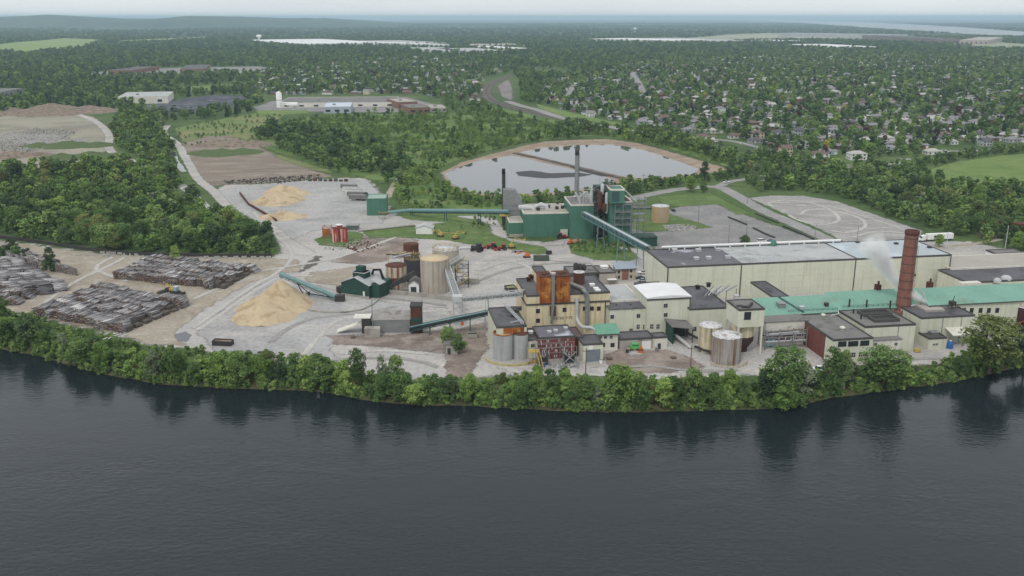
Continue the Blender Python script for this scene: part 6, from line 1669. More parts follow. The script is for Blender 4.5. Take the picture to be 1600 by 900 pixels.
part("front_arm", MB().beam((2.2, -.8, 1.8), (4.6, -.8, 1.4), .4).beam((2.2, .8, 1.8), (4.6, .8, 1.4), .4), STEEL_DK, T)
part("grapple", MB().box(4.5, 5.0, -1.5, 1.5, .5, 1.9).beam((5, -1, 1.9), (6, -1, 1.2), .3).beam((5, 1, 1.9), (6, 1, 1.2), .3), STEEL_DK, T)
for x in (-3, 1.4):
    for y in (-1.5, 1.5): wheel(T, x, y, .95, .7, hub=YELLOW)
q2 = Vector((q.x, q.y, 0)) + Vector((math.cos(math.radians(155)) * 7.2, math.sin(math.radians(155)) * 7.2, 0))
T = thing("log_bundle", "bundle of brown logs held in the loader grapple", "logs", (q2.x, q2.y, .2))
rs = np.random.RandomState(6)
for k in range(10):
    me = logs_mesh("log", np.array([[rs.uniform(-.8, .8), rs.uniform(-.6, .6), .3 + .32 * (k // 3)]]), np.array([[.6, .8, 0]]), np.array([[0, 0, 1.0]]), np.array([.24]), np.array([5.0]), np.array([.15]))
    link("log", me, T)
def dumpster(label, px, py, w, d, h, mat, rz=0, load=None):
    q = P(px, py)
    T = thing("dumpster", label, "dumpster", (q.x, q.y, 0), math.radians(rz))
    t = .12
    part("tub", MB().box(-w / 2, w / 2, 0, t, .3, h).box(-w / 2, w / 2, d - t, d, .3, h).box(-w / 2, -w / 2 + t, t, d - t, .3, h).box(w / 2 - t, w / 2, t, d - t, .3, h).box(-w / 2, w / 2, 0, d, .2, .3), mat, T)
    for k in range(1, 5): part("rib", MB().box(-w / 2 + w * k / 5 - .08, -w / 2 + w * k / 5 + .08, -.1, -.002, .3, h), mat, T)
    part("skid", MB().box(-w / 2 + .3, w / 2 - .3, .3, .5, 0, .2).box(-w / 2 + .3, w / 2 - .3, d - .5, d - .3, 0, .2), STEEL_DK, T)
    if load: part("load", MB().box(-w / 2 + .2, w / 2 - .2, .2, d - .2, h * .5, h * .8), load, T)
dumpster("dark grey green dumpster on the pale yard right of the yellow machine", 846, 408, 8, 3, 2.4, M("grey_green_bin", rgb(78, 90, 80), .7, .1, .4), 2, RUST_DK)
dumpster("dumpster with yellow green waste beside the mill wall", 801, 456, 4.5, 5, 2.0, STEEL_DK, 20, M("mossy_load", rgb(130, 130, 70), .9, .2, .8))
dumpster("long open dark steel skip beside the river trees", 346, 541, 7.5, 3, 2.0, STEEL_DK, -8, DIRT_HEAP)
dumpster("small grey bin at the back of the pale yard", 858, 398, 3, 2, 1.8, STEEL_DK, 10)
dumpster("low concrete coloured bin between the round tree and the silo house", 738, 529, 4, 3, 1.8, CONCRETE, 0, STEEL_DK)
q = P(1484, 544)
T = thing("chemical_tank", "small bright blue plastic tank under the awning", "tank", (q.x, q.y, 0)); part("shell", MB().lathe([(1.1, 0), (1.15, 2.4), (.5, 2.9)], n=18), BLUE, T); part("cap", MB().lathe([(.4, 2.9), (.4, 3.1)], n=12), WHITE, T)
for k, (px, py) in enumerate(((1199, 541), (1206, 541))):
    q = P(px, py); T = thing("chemical_tank", ("left" if k == 0 else "right") + " one of two pale blue tanks below the pipe rack", "tank", (q.x, q.y, 0)); part("shell", MB().lathe([(1.2, 0), (1.2, 4), (.4, 4.6)], n=18), M("pale_blue_tank", rgb(150, 172, 182), .5, .1, .4), T); part("base", MB().box(-1.4, 1.4, -1.4, 1.4, -.1, .25), CONCRETE, T)
q = P(1433, 550)
T = thing("pallet_box", "small yellow box on the asphalt by the workshop corner", "box", (q.x, q.y, 0)); part("box", MB().box(-1, 1, -.7, .7, .2, 1.3), YELLOW, T); part("pallet", MB().box(-1.1, 1.1, -.8, .8, 0, .18), WOOD_POLE, T)
# pipe rack in front of the lean-to
q = P(1228, 545)
T = thing("pipe_rack", "dense pipe rack full of pale pipes in front of the grey lean-to", "pipe rack", (q.x, q.y, 0), MILL)
for x in (-8.5, -3, 2.5, 8):
    for y in (0, 6): part("post", MB().box(x - .18, x + .18, y - .18, y + .18, 0, 8), STEEL, T)
rr = random.Random(21)
for k in range(14): 
    z = rr.choice((3.0, 4.2, 5.2, 6.4)); y = rr.uniform(-.4, 5.5); r = rr.uniform(.12, .38)
    part("pipe", MB().tube([(-8.8 + rr.uniform(0, 3), y, z), (rr.uniform(4, 8.5), y, z + rr.uniform(-.3, .3))], r, 8), rr.choice((STEEL_PALE, STEEL, STEEL_PALE, RUST_DK)), T)
m = MB()
for k in range(46): x = rr.uniform(-8.5, 8.3); y = rr.uniform(-.6, 5); z = rr.uniform(1.5, 6); m.tube([(x, y, z), (x, y, z + rr.uniform(.4, 2.2)), (x + rr.uniform(-1, 1), y - .3, z + rr.uniform(1, 2.6))], rr.uniform(.08, .22), 6)
part("small_pipes", m, STEEL_PALE, T, stuff=True)
for z in (2.6, 4.8, 7.2): part("cross_beam", MB().box(-8.6, 8.2, -.1, .1, z - .15, z + .1).box(-8.6, 8.2, 5.9, 6.1, z - .15, z + .1), STEEL, T)
# substation in front of the brick hall
q = P(873, 571)
T = thing("substation_frame", "spindly pale switchgear frame in front of the red brick hall", "switchgear", (q.x, q.y, 0), MILL)
for x in (-8.5, -3.5, 1.5, 6.5):
    for y in (0, 5): part("post", MB().box(x - .09, x + .09, y - .09, y + .09, 0, 8.5 if x < 2 else 7), STEEL, T)
for z in (5, 7, 8.4):
    for y in (0, 5): part("crossbeam", MB().beam((-8.5, y, z), (6.5 if z < 7.5 else 1.5, y, z), .12), STEEL, T)
m = MB()
for k in range(44):
    x = rr.uniform(-8.3, 6.3); y = rr.choice((0, 5, 2.5)) + rr.uniform(-.3, .3); z = rr.choice((5.2, 7.2, 3.2)); m.lathe([(.06, z), (.2, z + .2), (.1, z + .35), (.2, z + .5), (.1, z + .65), (.18, z + .8), (.05, z + 1.0)], x, y, 7)
part("insulators", m, STEEL_PALE, T, stuff=True)
part("brace", MB().beam((1.5, 0, .5), (6.5, 0, 5), .15).beam((6.5, 0, .5), (1.5, 0, 5), .15), STEEL_PALE, T)
for k, x in enumerate((-5.5, 4.2)):
    tp = q + Vector((math.cos(MILL) * x - math.sin(MILL) * 1.2, math.sin(MILL) * x + math.cos(MILL) * 1.2, 0))
    T = thing("transformer", ("left" if k == 0 else "right") + " dark transformer under the switchgear frame", "transformer", tuple(tp), MILL)
    part("tank", MB().box(-1.8, 1.8, 0, 2.2, .2, 3.0), STEEL_DK, T); part("fins", MB().box(-2.1, -1.81, .2, 2, .6, 2.6).box(1.81, 2.1, .2, 2, .6, 2.6), STEEL, T)
    for i in range(3): part("bushing", MB().lathe([(.18, 3.0), (.25, 3.2), (.12, 3.4), (.22, 3.6), (.05, 4.1)], -1 + i, 1.1, 8), STEEL_PALE, T)
def fence(name, label, px, h, mat, cat="fence", gap=3.0):
    pts = [P(x, y) for x, y in px]; T = thing(name, label, cat, tuple(pts[0]))
    for a, b in zip(pts[:-1], pts[1:]):
        k = max(1, int((b - a).length / gap))
        for i in range(k): c = a.lerp(b, i / k) - pts[0]; part("post", MB().beam(c, c + Vector((0, 0, h)), .1), mat, T)
        part("rail", MB().beam(a - pts[0] + Vector((0, 0, h)), b - pts[0] + Vector((0, 0, h)), .07).beam(a - pts[0] + Vector((0, 0, h * .5)), b - pts[0] + Vector((0, 0, h * .5)), .05), mat, T)
fence("fence", "grey mesh fence round the switchgear yard", [(846, 575), (905, 575), (911, 570)], 2.2, STEEL)
fence("fence", "pale posts along the truss bridge beside the mill", [(742, 462), (815, 456)], 2.6, STEEL_PALE)
# clutter in the muddy court
def junk(name, label, cat, px, py, pieces, rz=0):
    q = P(px, py); T = thing(name, label, cat, (q.x, q.y, 0), math.radians(rz))
    for nm, mb, mt in pieces: part(nm, mb, mt, T)
    return T
T = junk("machine", "small bright green and yellow machine on a grey pad in the muddy court", "machine", 992, 547, [
    ("hood", MB().box(-1.8, 1.6, -1, 1, .8, 2.0), LIME), ("chassis", MB().box(-3.0, 3.0, -.8, .8, .4, .78), YELLOW), ("roof", MB().box(-1.2, 1.2, -1.1, 1.1, 2.5, 2.7), LIME), ("cab_post", MB().beam((-1, -.9, 2), (-1, -.9, 2.5), .15).beam((1, -.9, 2), (1, -.9, 2.5), .15), STEEL_DK), ("drum", MB().tube([(2.2, -1.1, .7), (2.2, 1.1, .7)], .65, 12), ORANGE)])
for x in (-1.5, 1.0):
    for y in (-1.1, 1.1): wheel(T, x, y, .5, .35)
junk("crate", "orange crate on the ground beside the green machine", "crate", 1001, 551, [("box", MB().box(-.9, .9, -.6, .6, 0, 1.0), ORANGE), ("lid", MB().box(-.95, .95, -.65, .65, 1.0, 1.1), RUST_DK)])
sheet("gravel_pad", [(973, 550), (990, 544), (1010, 547), (1012, 556), (990, 559), (975, 556)], 0.1, G_YARD2, .6, 2, keep=False)
junk("board_stack", "pale boards leaning against the small concrete shed", "boards", 1042, 543, [("board", MB().box(-2, 2, -1, 1, 0, .4), OFFWHITE), ("board", MB().box(-1.6, 1.8, -.8, .9, .4, .8), ROOF_PALE)])
# chute house with conveyor into the mud
q = P(1066, 536)
T = thing("chute_house", "green sided chute house with a grey roof over a dark opening", "shed", (q.x, q.y, 0), MILL)
part("left_wall", MB().box(-4.2, -3.9, 0, 8, 0, 6.5), DKGREEN, T); part("back_wall", MB().box(-3.9, 3.6, 7.5, 7.8, 0, 6.5), STEEL_DK, T)
part("roof", MB().add([(-4.8, -1, 6.9), (4.4, -1, 5.6), (4.4, 8.4, 5.9), (-4.8, 8.4, 7.2), (-4.8, -1, 7.2), (4.4, -1, 5.9), (4.4, 8.4, 6.2), (-4.8, 8.4, 7.5)], [(0, 3, 2, 1), (4, 5, 6, 7), (0, 1, 5, 4), (1, 2, 6, 5), (2, 3, 7, 6), (3, 0, 4, 7)]), ROOF_GREY, T)
part("post", MB().box(3.6, 3.9, -.6, -.3, 0, 5.6), STEEL_DK, T); part("post", MB().box(-4.2, -3.9, -.6, -.3, 0, 6.6), DKGREEN, T)
part("chute", MB().beam((-2, 3, 2.6), (1, -7, .4), 1.2, .5), STEEL_PALE, T); part("chute", MB().beam((2.4, 4, 3), (11, -9, .5), .9, .6), STEEL_DK, T)
T = thing("trough_conveyor", "low dark trough conveyor running down from the chute house", "conveyor", tuple(P(1085, 548)))
part("trough", MB().beam((0, 0, 1.8), (9, -8, .5), 1.2, .6), STEEL_DK, T); part("side_pipe", MB().tube([(.5, 1.2, 2.0), (9.5, -6.6, .7), (12, -7, .6)], .25, 8), STEEL_PALE, T)
for t in (.2, .8): part("leg", MB().beam((9 * t, -8 * t, 0), (9 * t, -8 * t, 1.6 - 1.2 * t), .2), STEEL_DK, T)
# tractors, lifts and other parked machines on the pale yard
def tractor(label, px, py, mat, rz, loader=True, big=1.0):
    q = P(px, py); T = thing("tractor", label, "tractor", (q.x, q.y, 0), math.radians(rz)); s = big
    part("hood", MB().box(.2 * s, 2.3 * s, -.5 * s, .5 * s, .9 * s, 1.8 * s), mat, T); part("chassis", MB().box(-1.6 * s, 2.2 * s, -.35 * s, .35 * s, .6 * s, .9 * s), STEEL_DK, T)
    part("cab", MB().box(-1.2 * s, .1 * s, -.7 * s, .7 * s, 1.2 * s, 2.6 * s), GLASS, T); part("cab_roof", MB().box(-1.35 * s, .2 * s, -.8 * s, .8 * s, 2.6 * s, 2.8 * s), mat, T)
    for x, r in ((-1.0, .85), (1.7, .5)):
        for y in (-.85, .85): wheel(T, x * s, y * s, r * s, .4 * s, hub=mat)
    if loader: part("loader_arm", MB().beam((0, -.7 * s, 1.6 * s), (3.0 * s, -.7 * s, .8 * s), .2).beam((0, .7 * s, 1.6 * s), (3.0 * s, .7 * s, .8 * s), .2), mat, T); part("bucket", MB().box(3.0 * s, 3.7 * s, -1.0 * s, 1.0 * s, .2 * s, 1.0 * s), mat, T)
    return T
tractor("red loader tractor at the grass edge, the leftmost of two red ones there", 769, 389, RED, 160, big=1.3)
tractor("red tractor parked nearest the pale yard by the boom lift", 785, 391, RED, 200, big=1.2)
tractor("small red tractor in front of the boiler house door", 877, 373, RED, 20, big=1.2)
tractor("dark tractor with big wheels at the left end of the machine row", 746, 393, STEEL_DK, 150, big=1.6, loader=False)
def lift(label, px, py, rz, reach, mat=YELLOW):
    q = P(px, py); T = thing("boom_lift", label, "boom lift", (q.x, q.y, 0), math.radians(rz))
    part("chassis", MB().box(-1.8, 1.8, -1, 1, .5, 1.0), STEEL_DK, T); part("turret", MB().box(-1.6, .8, -.9, .9, 1.05, 2.2), mat, T)
    for x in (-1.3, 1.3):
        for y in (-1.1, 1.1): wheel(T, x, y, .5, .4)
    a, b, c = Vector((-1, 0, 2.2)), Vector((1.5 * reach, 0, 4.5 * reach)), Vector((5 * reach, 0, 3.2 * reach))
    part("lower_boom", MB().beam(a, b, .4), mat, T); part("upper_boom", MB().beam(b, c, .32), mat, T)
    m = MB()
    for z in (0, .55, 1.1): m.box(c.x, c.x + 1.3, -.9, -.85, c.z + z, c.z + z + .06).box(c.x, c.x + 1.3, .85, .9, c.z + z, c.z + z + .06).box(c.x + 1.25, c.x + 1.3, -.85, .85, c.z + z, c.z + z + .06)
    m.box(c.x, c.x + 1.3, -.9, .9, c.z - .1, c.z); part("basket", m, mat, T)
lift("yellow boom lift standing on the grass bank, its boom folded up", 712, 374, 40, 1.0)
lift("yellow boom lift beside the two red tractors with its boom raised", 800, 388, 20, 1.3)
lift("orange yellow lift standing on the pale yard next to the dark dumpster", 823, 403, 190, .8, ORANGE)
lift("yellow lift on the grass near the white gabled hut", 688, 370, 150, .9)
lift("tan lift in the weeds below the boiler house", 892, 382, 30, .6, ORANGE)
junk("flat_trailer", "grey flat trailer frame between the red tractor and the orange lift", "trailer", 808, 394, [("bed", MB().box(-3, 3, -1, 1, .8, 1.0), STEEL), ("post", MB().beam((-2.8, 0, 1), (-2.8, 0, 2), .1).beam((2.8, 0, 1), (2.8, 0, 2), .1), STEEL), ("wheels", MB().tube([(-1, -1.1, .5), (-1, 1.1, .5)], .5, 12), BLACK)], 5)
junk("pipe_stack", "stack of pale pipes lying behind the beige silo", "pipes", 732, 389, [("pipe", MB().tube([(-5, y * .8, .4), (5, y * .8, .4)], .38, 8), STEEL_PALE) for y in range(4)], 10)
junk("yellow_pipe", "yellow pipe barrier lying along the grass left of the lifts", "pipe", 700, 366, [("pipe", MB().beam((-8, 3, .8), (8, -3, .8), .3), YELLOW), ("post", MB().beam((-4, 1.5, 0), (-4, 1.5, 1.6), .2).beam((4, -1.5, 0), (4, -1.5, 1.6), .2), YELLOW)])
# trailers parked side by side on the far grey yard
def trailer(label, px, py, rz, mat, n=12.0, group="trailers parked on the far grey yard"):
    q = P(px, py); T = thing("trailer", label, "trailer", (q.x, q.y, 0), math.radians(rz), group)
    part("box", MB().box(0, n, -1.25, 1.25, 1.2, 3.9), mat, T); part("roof_edge", MB().box(-.05, n + .05, -1.3, 1.3, 3.9, 4.0), STEEL, T)
    for x in (n - 2.4, n - 1.2):
        for y in (-1.0, 1.0): wheel(T, x, y, .5, .4)
    part("leg", MB().box(2.0, 2.2, -.8, -.6, 0, 1.2).box(2.0, 2.2, .6, .8, 0, 1.2), STEEL_DK, T)
trl = M("trailer_white", rgb(206, 204, 200), .6, .1, .3); trd = M("trailer_grey", rgb(120, 116, 112), .7, .15, .3)
for k, (px, py, mt, lab) in enumerate(((533, 296, trd, "dark grey trailer, farthest of the parked row on the far yard"), (536, 300, trl, "white trailer second from the back of the parked row on the far yard"), (540, 304, trl, "white trailer third from the back of the parked row on the far yard"),
                                  (543, 308, trd, "grey trailer fourth from the back of the parked row on the far yard"), (546, 313, trd, "grey trailer nearest the mill in the parked row on the far yard"))):
    trailer(lab, px, py, -8, mt)
for k, (px, py) in enumerate(((563, 312), (568, 307))):
    junk("roll_off_bin", ("nearer" if k == 0 else "farther") + " dark green roll-off bin beside the transfer house", "bin", px, py, [("tub", MB().box(-3, 3, -1.2, 1.2, .3, 2.6), DKGREEN), ("lid", MB().box(-2.8, 2.8, -1.1, 1.1, 2.61, 2.8), STEEL_DK), ("skid", MB().box(-2.8, 2.8, -.8, .8, 0, .29), STEEL_DK)], 15)
junk("junk_row", "row of dark scrap vehicles parts along the back edge of the grey yard", "scrap", 510, 283, [("scrap_piece", MB().box(-14 + k * 4, -11.5 + k * 4, -1, 1, 0, 1.2 + .5 * (k % 3)), (STEEL_DK, RUST_DK, TRIM)[k % 3]) for k in range(8)], -4)
# white articulated lorry on the gravel lot
q = P(1436, 377.5); q1 = P(1481, 373)
rz = math.atan2(q1.y - q.y, q1.x - q.x) * .5
T = thing("semi_truck", "white semi truck with a long white box trailer at the edge of the gravel lot", "truck", (q.x, q.y, 0), rz)
part("trailer_box", MB().box(4.2, 20, -1.3, 1.3, 1.2, 4.2), WHITE, T)
part("trailer_emblem", MB().box(8.0, 10.5, -1.325, -1.303, 2.2, 3.4).box(11, 14.5, -1.325, -1.303, 2.7, 3.1), STEEL_DK, T)
part("cab", MB().add([(0.6, -1.2, .8), (3.2, -1.2, .8), (3.2, 1.2, .8), (.6, 1.2, .8), (1.2, -1.15, 3.3), (3.2, -1.15, 3.7), (3.2, 1.15, 3.7), (1.2, 1.15, 3.3)], [(0, 3, 2, 1), (4, 5, 6, 7), (0, 1, 5, 4), (1, 2, 6, 5), (2, 3, 7, 6), (3, 0, 4, 7)]), WHITE, T)
part("bonnet", MB().box(-1.0, .6, -1.0, 1.0, .8, 2.0), WHITE, T); part("windscreen", MB().box(.75, .98, -1.0, 1.0, 2.1, 3.0), GLASS, T)
part("chassis", MB().box(-1, 20, -.5, .5, .6, .79), STEEL_DK, T)
for x in (-.2, 2.6, 3.8, 17.5, 18.8):
    for y in (-1.05, 1.05): wheel(T, x, y, .52, .45)

# --- cars
def car_parts(T, mat, kind):
    L = 2.3 if kind != "van" else 2.6
    prof = {"car": [(-L, .45), (L, .45), (L, .85), (1.3, .98), (-1.9, 1.0), (-L, .9)], "van": [(-L, .45), (L, .45), (L, 1.0), (1.8, 1.25), (-L, 1.3)], "pickup": [(-L - .3, .55), (L + .3, .55), (L + .3, 1.05), (1.2, 1.15), (-L - .3, 1.1)]}[kind]
    n = len(prof)
    m = MB(); m.add([(x, -.9, z) for x, z in prof] + [(x, .9, z) for x, z in prof], [tuple(range(n)), tuple(range(2 * n - 1, n - 1, -1))] + [(i, n + i, n + (i + 1) % n, (i + 1) % n) for i in range(n)])
    part("body", m, mat, T)
    cabp = {"car": (-1.6, -.9, .55, 1.25, 1.48), "van": (-2.5, -2.4, 1.0, 1.7, 2.1), "pickup": (-.6, -.4, .8, 1.25, 1.8)}[kind]
    a, b, c, d, z = cabp; z0 = .95 if kind == "car" else 1.1
    part("cabin", MB().add([(a, -.82, z0), (d, -.82, z0), (d, .82, z0), (a, .82, z0), (b, -.7, z), (c, -.7, z), (c, .7, z), (b, .7, z)], [(0, 3, 2, 1), (4, 5, 6, 7), (0, 1, 5, 4), (1, 2, 6, 5), (2, 3, 7, 6), (3, 0, 4, 7)]), GLASS, T)
    part("roof", MB().box(b, c, -.71, .71, z + .002, z + .06), mat, T)
    for x in (-1.4, 1.45):
        for y in (-.82, .82): part("wheel", MB().tube([(x, y - .12, .33), (x, y + .12, .33)], .33, 12), BLACK, T)
CW = M("car_white", rgb(232, 232, 232), .3, .02, 1, spec=.5); CS = M("car_silver", rgb(168, 172, 176), .3, .03, 1, spec=.5); CK = M("car_black", rgb(34, 35, 38), .3, .03, 1, spec=.5); CR = M("car_red", rgb(150, 34, 34), .3, .03, 1, spec=.5); CB = M("car_blue", rgb(50, 74, 120), .3, .03, 1, spec=.5)
def car(label, px, py, rz, mat, kind="car", group=None):
    q = P(px, py); T = thing("parked_car" if kind == "car" else ("van" if kind == "van" else "pickup_truck"), label, kind if kind != "pickup" else "pickup", (q.x, q.y, 0.09), math.radians(rz), group)
    car_parts(T, mat, kind); return T
car("white car under the twin trunk tree by the river", 1321, 586, 150, CW)
car("white van beside the tree trunks behind the workshop", 1280, 581, 165, CW, "van")
car("silver car parked behind the white one by the river trees", 1268, 584, 170, CS)
car("white pickup on the road bend beside the pond trees", 1135, 286, 200, CW, "pickup")
car("white pickup parked between the blue roofed office and the warehouse", 1004, 428, 10, CW, "pickup")
car("dark car parked behind the office by the warehouse corner", 1001, 436, 5, CK)
car("silver car in the front row behind the blue roofed office", 1004, 440, 5, CS)
car("dark blue car alone on the lower parking lot", 1205, 378, 20, CB)
car("white van at the near edge of the parking lot", 1190, 379, 15, CW, "van")
car("black car on the pale road beside the lawn", 1052, 330, 100, CK)
# --- poles
def pole(label, px, yb, ytop, arm=True, mat=WOOD_POLE, lamp=False, name="utility_pole"):
    q = P(px, yb); h = max(6, hgt(ytop, yb))
    T = thing(name, label, "lamp post" if lamp else "utility pole", (q.x, q.y, 0))
    part("pole", MB().tube([(0, 0, -.2), (0, 0, h)], [.22, .14], 8), mat, T)
    if arm: part("crossarm", MB().box(-1.3, 1.3, -.09, .09, h - 1.2, h - 1.0), mat, T); part("insulators", MB().box(-1.2, -1.05, -.08, .08, h - .98, h - .75).box(1.05, 1.2, -.08, .08, h - .98, h - .75), STEEL_DK, T)
    if lamp: part("lamp_head", MB().box(-1.2, -.2, -.2, .2, h, h + .2).box(.2, 1.2, -.2, .2, h, h + .2), STEEL, T)
pole("thin pole standing beside the chip receiving station", 583, 521, 468, False, STEEL)
pole("bare wood pole in the shrubland above the grey yard", 590, 262, 238)
pole("wood pole beside the dirt track in the shrubland", 630, 290, 262)
pole("wood pole on the far bank of the round pond", 708, 256, 243)
pole("tall wood pole beside the road behind the boiler house", 1005, 300, 272)
pole("wood pole on the lawn near the road junction", 1101, 283, 245)
pole("grey lamp post on the lawn in front of the gravel lot", 1091, 348, 312, False, STEEL, True, "lamp_post")
pole("grey lamp post by the middle barrier of the parking lot", 1166, 369, 346, False, STEEL, True, "lamp_post")
pole("grey lamp post at the edge of the road and parking lot", 1273, 377, 350, False, STEEL, True, "lamp_post")
pole("grey lamp post on the gravel lot near the warehouse roof", 1339, 378, 353, False, STEEL, True, "lamp_post")
pole("grey lamp post beside the road above the lawn", 1168, 318, 307, False, STEEL, True, "lamp_post")
pole("short lamp post at the near side of the parking lot", 1138, 383, 352, False, STEEL, True, "lamp_post")
pole("wood pole on the river side of the garage", 915, 590, 544, True)
pole("wood pole standing in the bushes in front of the cream tanks", 1078, 592, 540, True)
pole("white topped pole behind the beige warehouse", 1570, 391, 352, False, STEEL_PALE)
pole("pale leaning pole beside the semi truck", 1478, 390, 362, False, STEEL_PALE)
pole("wood pole among the houses above the round pond", 1180, 240, 217)
pole("wood pole at the street beside the meadow", 1556, 240, 214)
pole("wood pole at the end of the street beside the meadow", 1586, 236, 213)
pole("wood pole by the two storey white house", 1240, 262, 240)
pole("thin pole at the left of the boiler house on the grass", 706, 350, 333, False, STEEL)
pole("thin pole behind the dark dumpster on the pale yard", 834, 434, 410, False, STEEL)

# ------------------------------------------------------------------ HOUSES of the suburb
def np_px(X, Y):
    t = Y * CP + H * SP
    return 800 + F * X / t, 450 + F * (H * CP - Y * SP) / t
def free_of(X, Y, polys, pad=0.0):
    ok = np.ones(X.shape, bool)
    for p in polys:
        a = np.array(p)
        m = (X > a[:, 0].min() - pad) & (X < a[:, 0].max() + pad) & (Y > a[:, 1].min() - pad) & (Y < a[:, 1].max() + pad) & ok
        if m.any():
            i = np.where(m)[0]
            ok[i[np_in_poly(X[i], Y[i], p)]] = False
    return ok
def lattice(px_poly, step, jit, seed, rot=0.0, ymax=None):
    rs = np.random.RandomState(seed)
    W = np.array([tuple(P(x, y)[:2]) for x, y in px_poly])
    c, s = math.cos(rot), math.sin(rot)
    R = W @ np.array([[c, -s], [s, c]])
    sx, sy = step if isinstance(step, tuple) else (step, step)
    gx = np.arange(R[:, 0].min(), R[:, 0].max(), sx); gy = np.arange(R[:, 1].min(), R[:, 1].max(), sy)
    A, B = np.meshgrid(gx, gy); A = A.ravel() + rs.uniform(-jit, jit, A.size) * sx; B = B.ravel() + rs.uniform(-jit, jit, B.size) * sy
    X = A * c - B * s; Y = A * s + B * c
    m = Y > 150
    X, Y = X[m], Y[m]
    px, py = np_px(X, Y)
    m = np_in_poly(px, py, px_poly)
    return X[m], Y[m]
WALLS = [("white", M("white_siding", rgb(214, 214, 210), .7, .05, .3)), ("grey", M("grey_siding", rgb(168, 170, 172), .7, .06, .3)), ("beige", M("beige_house_siding", rgb(192, 180, 160), .7, .06, .3)), ("red brick", M("house_brick", rgb(136, 92, 80), .85, .1, .5)), ("brown brick", M("brown_house_brick", rgb(124, 104, 92), .85, .1, .5)), ("pale blue", M("pale_blue_siding", rgb(168, 182, 194), .7, .05, .3))]
ROOFS = [("grey", M("grey_shingles", rgb(134, 134, 136), .9, .1, .3)), ("dark grey", M("dark_shingles", rgb(92, 92, 96), .9, .1, .3)), ("brown", M("brown_shingles", rgb(112, 96, 88), .9, .1, .3)), ("pale", M("pale_shingles", rgb(176, 174, 170), .9, .08, .3))]
def house_meshes(shape, wi, ri):
    w, d, h, rise, hip = ((13, 9, 3.2, 2.4, 1), (10, 9, 5.8, 2.4, 0), (15, 9.5, 5.6, 2.2, 1), (12, 8, 3.0, 2.2, 0))[shape]
    wm, rm = WALLS[wi][1], ROOFS[ri][1]
    m = MB(); m.box(-w / 2, w / 2, -d / 2, d / 2, -.2, h)
    if shape in (0, 3): m.box(w / 2 + .01, w / 2 + 5, -d / 2 - 1.5, d / 2 - 2.5, -.2, 2.8)
    if not hip: m.add([(-w / 2, -d / 2, h), (-w / 2, d / 2, h), (-w / 2, 0, h + rise)], [(0, 2, 1)]); m.add([(w / 2, -d / 2, h), (w / 2, d / 2, h), (w / 2, 0, h + rise)], [(0, 1, 2)])
    wall = m.mesh("wall", [wm])
    r = MB(); e = .5; k = (d / 2) if hip else -e
    vs = [(-w / 2 - e, -d / 2 - e, h - .05), (w / 2 + e, -d / 2 - e, h - .05), (w / 2 + e, d / 2 + e, h - .05), (-w / 2 - e, d / 2 + e, h - .05), (-w / 2 + k, 0, h + rise), (w / 2 - k, 0, h + rise)]
    r.add(vs, [(0, 1, 5, 4), (2, 3, 4, 5), (1, 2, 5), (3, 0, 4), (0, 3, 2, 1)])
    if shape in (0, 3):
        x0, x1, y0, y1 = w / 2 + .3, w / 2 + 5.4, -d / 2 - 1.9, d / 2 - 2.1; ym = (y0 + y1) / 2
        r.add([(x0, y0, 2.8), (x1, y0, 2.8), (x1, y1, 2.8), (x0, y1, 2.8), (x0, ym, 4.3), (x1, ym, 4.3)], [(0, 1, 5, 4), (2, 3, 4, 5), (1, 2, 5), (3, 0, 4), (0, 3, 2, 1)])
    roof = r.mesh("roof", [rm])
    wins = []
    for zf in ([1.6] if h < 4 else [1.6, 4.3]):
        for x in (-w * .33, w * .05, w * .34):
            for s in (-1, 1): wins.append(("window", (x - .8, x + .8, s * (d / 2 + .05) - .06, s * (d / 2 + .05) + .06, zf - .6, zf + .7), GLASS))
    for y in (-2, 2): wins.append(("window", (-w / 2 - .11, -w / 2 + .01, y - .7, y + .7, 1.1, 2.3), GLASS))
    wins.append(("door", (-w * .14 - .5, -w * .14 + .5, -d / 2 - .12, -d / 2 - .01, 0, 2.1), OFFWHITE))
    if shape in (0, 3): wins.append(("garage_door", (w / 2 + 1.2, w / 2 + 3.9, -d / 2 - 1.62, -d / 2 - 1.51, 0, 2.2), WHITE))
    wins.append(("chimney", (w * .2, w * .2 + .9, .8, 1.7, h + .5, h + rise + .9), WALLS[3][1]))
    pm = [(nm, MB().box(*b).mesh(nm, [mt])) for nm, b, mt in wins]
    both = MB(); both.v = m.v + r.v; both.f = m.f + [tuple(i + len(m.v) for i in f) for f in r.f]; both.m = [0] * len(m.f) + [1] * len(r.f); both.sm = [False] * len(both.f)
    return wall, roof, pm, (both, [wm, rm])
HM = {}
SUB_MARKS = [(1045, 200, "near the corner bungalow"), (1280, 240, "behind the white twin houses"), (1456, 232, "by the long white house"), (1540, 222, "by the meadow street"), (1610, 205, "at the right edge"), (1140, 212, "along the near street"),
             (1220, 215, "behind the beige house"), (1000, 168, "by the wide street"), (930, 180, "by the curving road"), (1110, 180, "between the two streets"), (1330, 205, "along the middle street"), (1440, 200, "right of the middle street"),
             (1550, 180, "in the far right suburb"), (1300, 170, "above the middle street"), (1200, 180, "in the suburb centre"), (880, 165, "near the railway curve"), (1420, 170, "in the far middle suburb"),
             (430, 140, "behind the far silo"), (520, 140, "behind the long factory"), (620, 138, "behind the brick factory"), (710, 148, "left of the railway curve")]
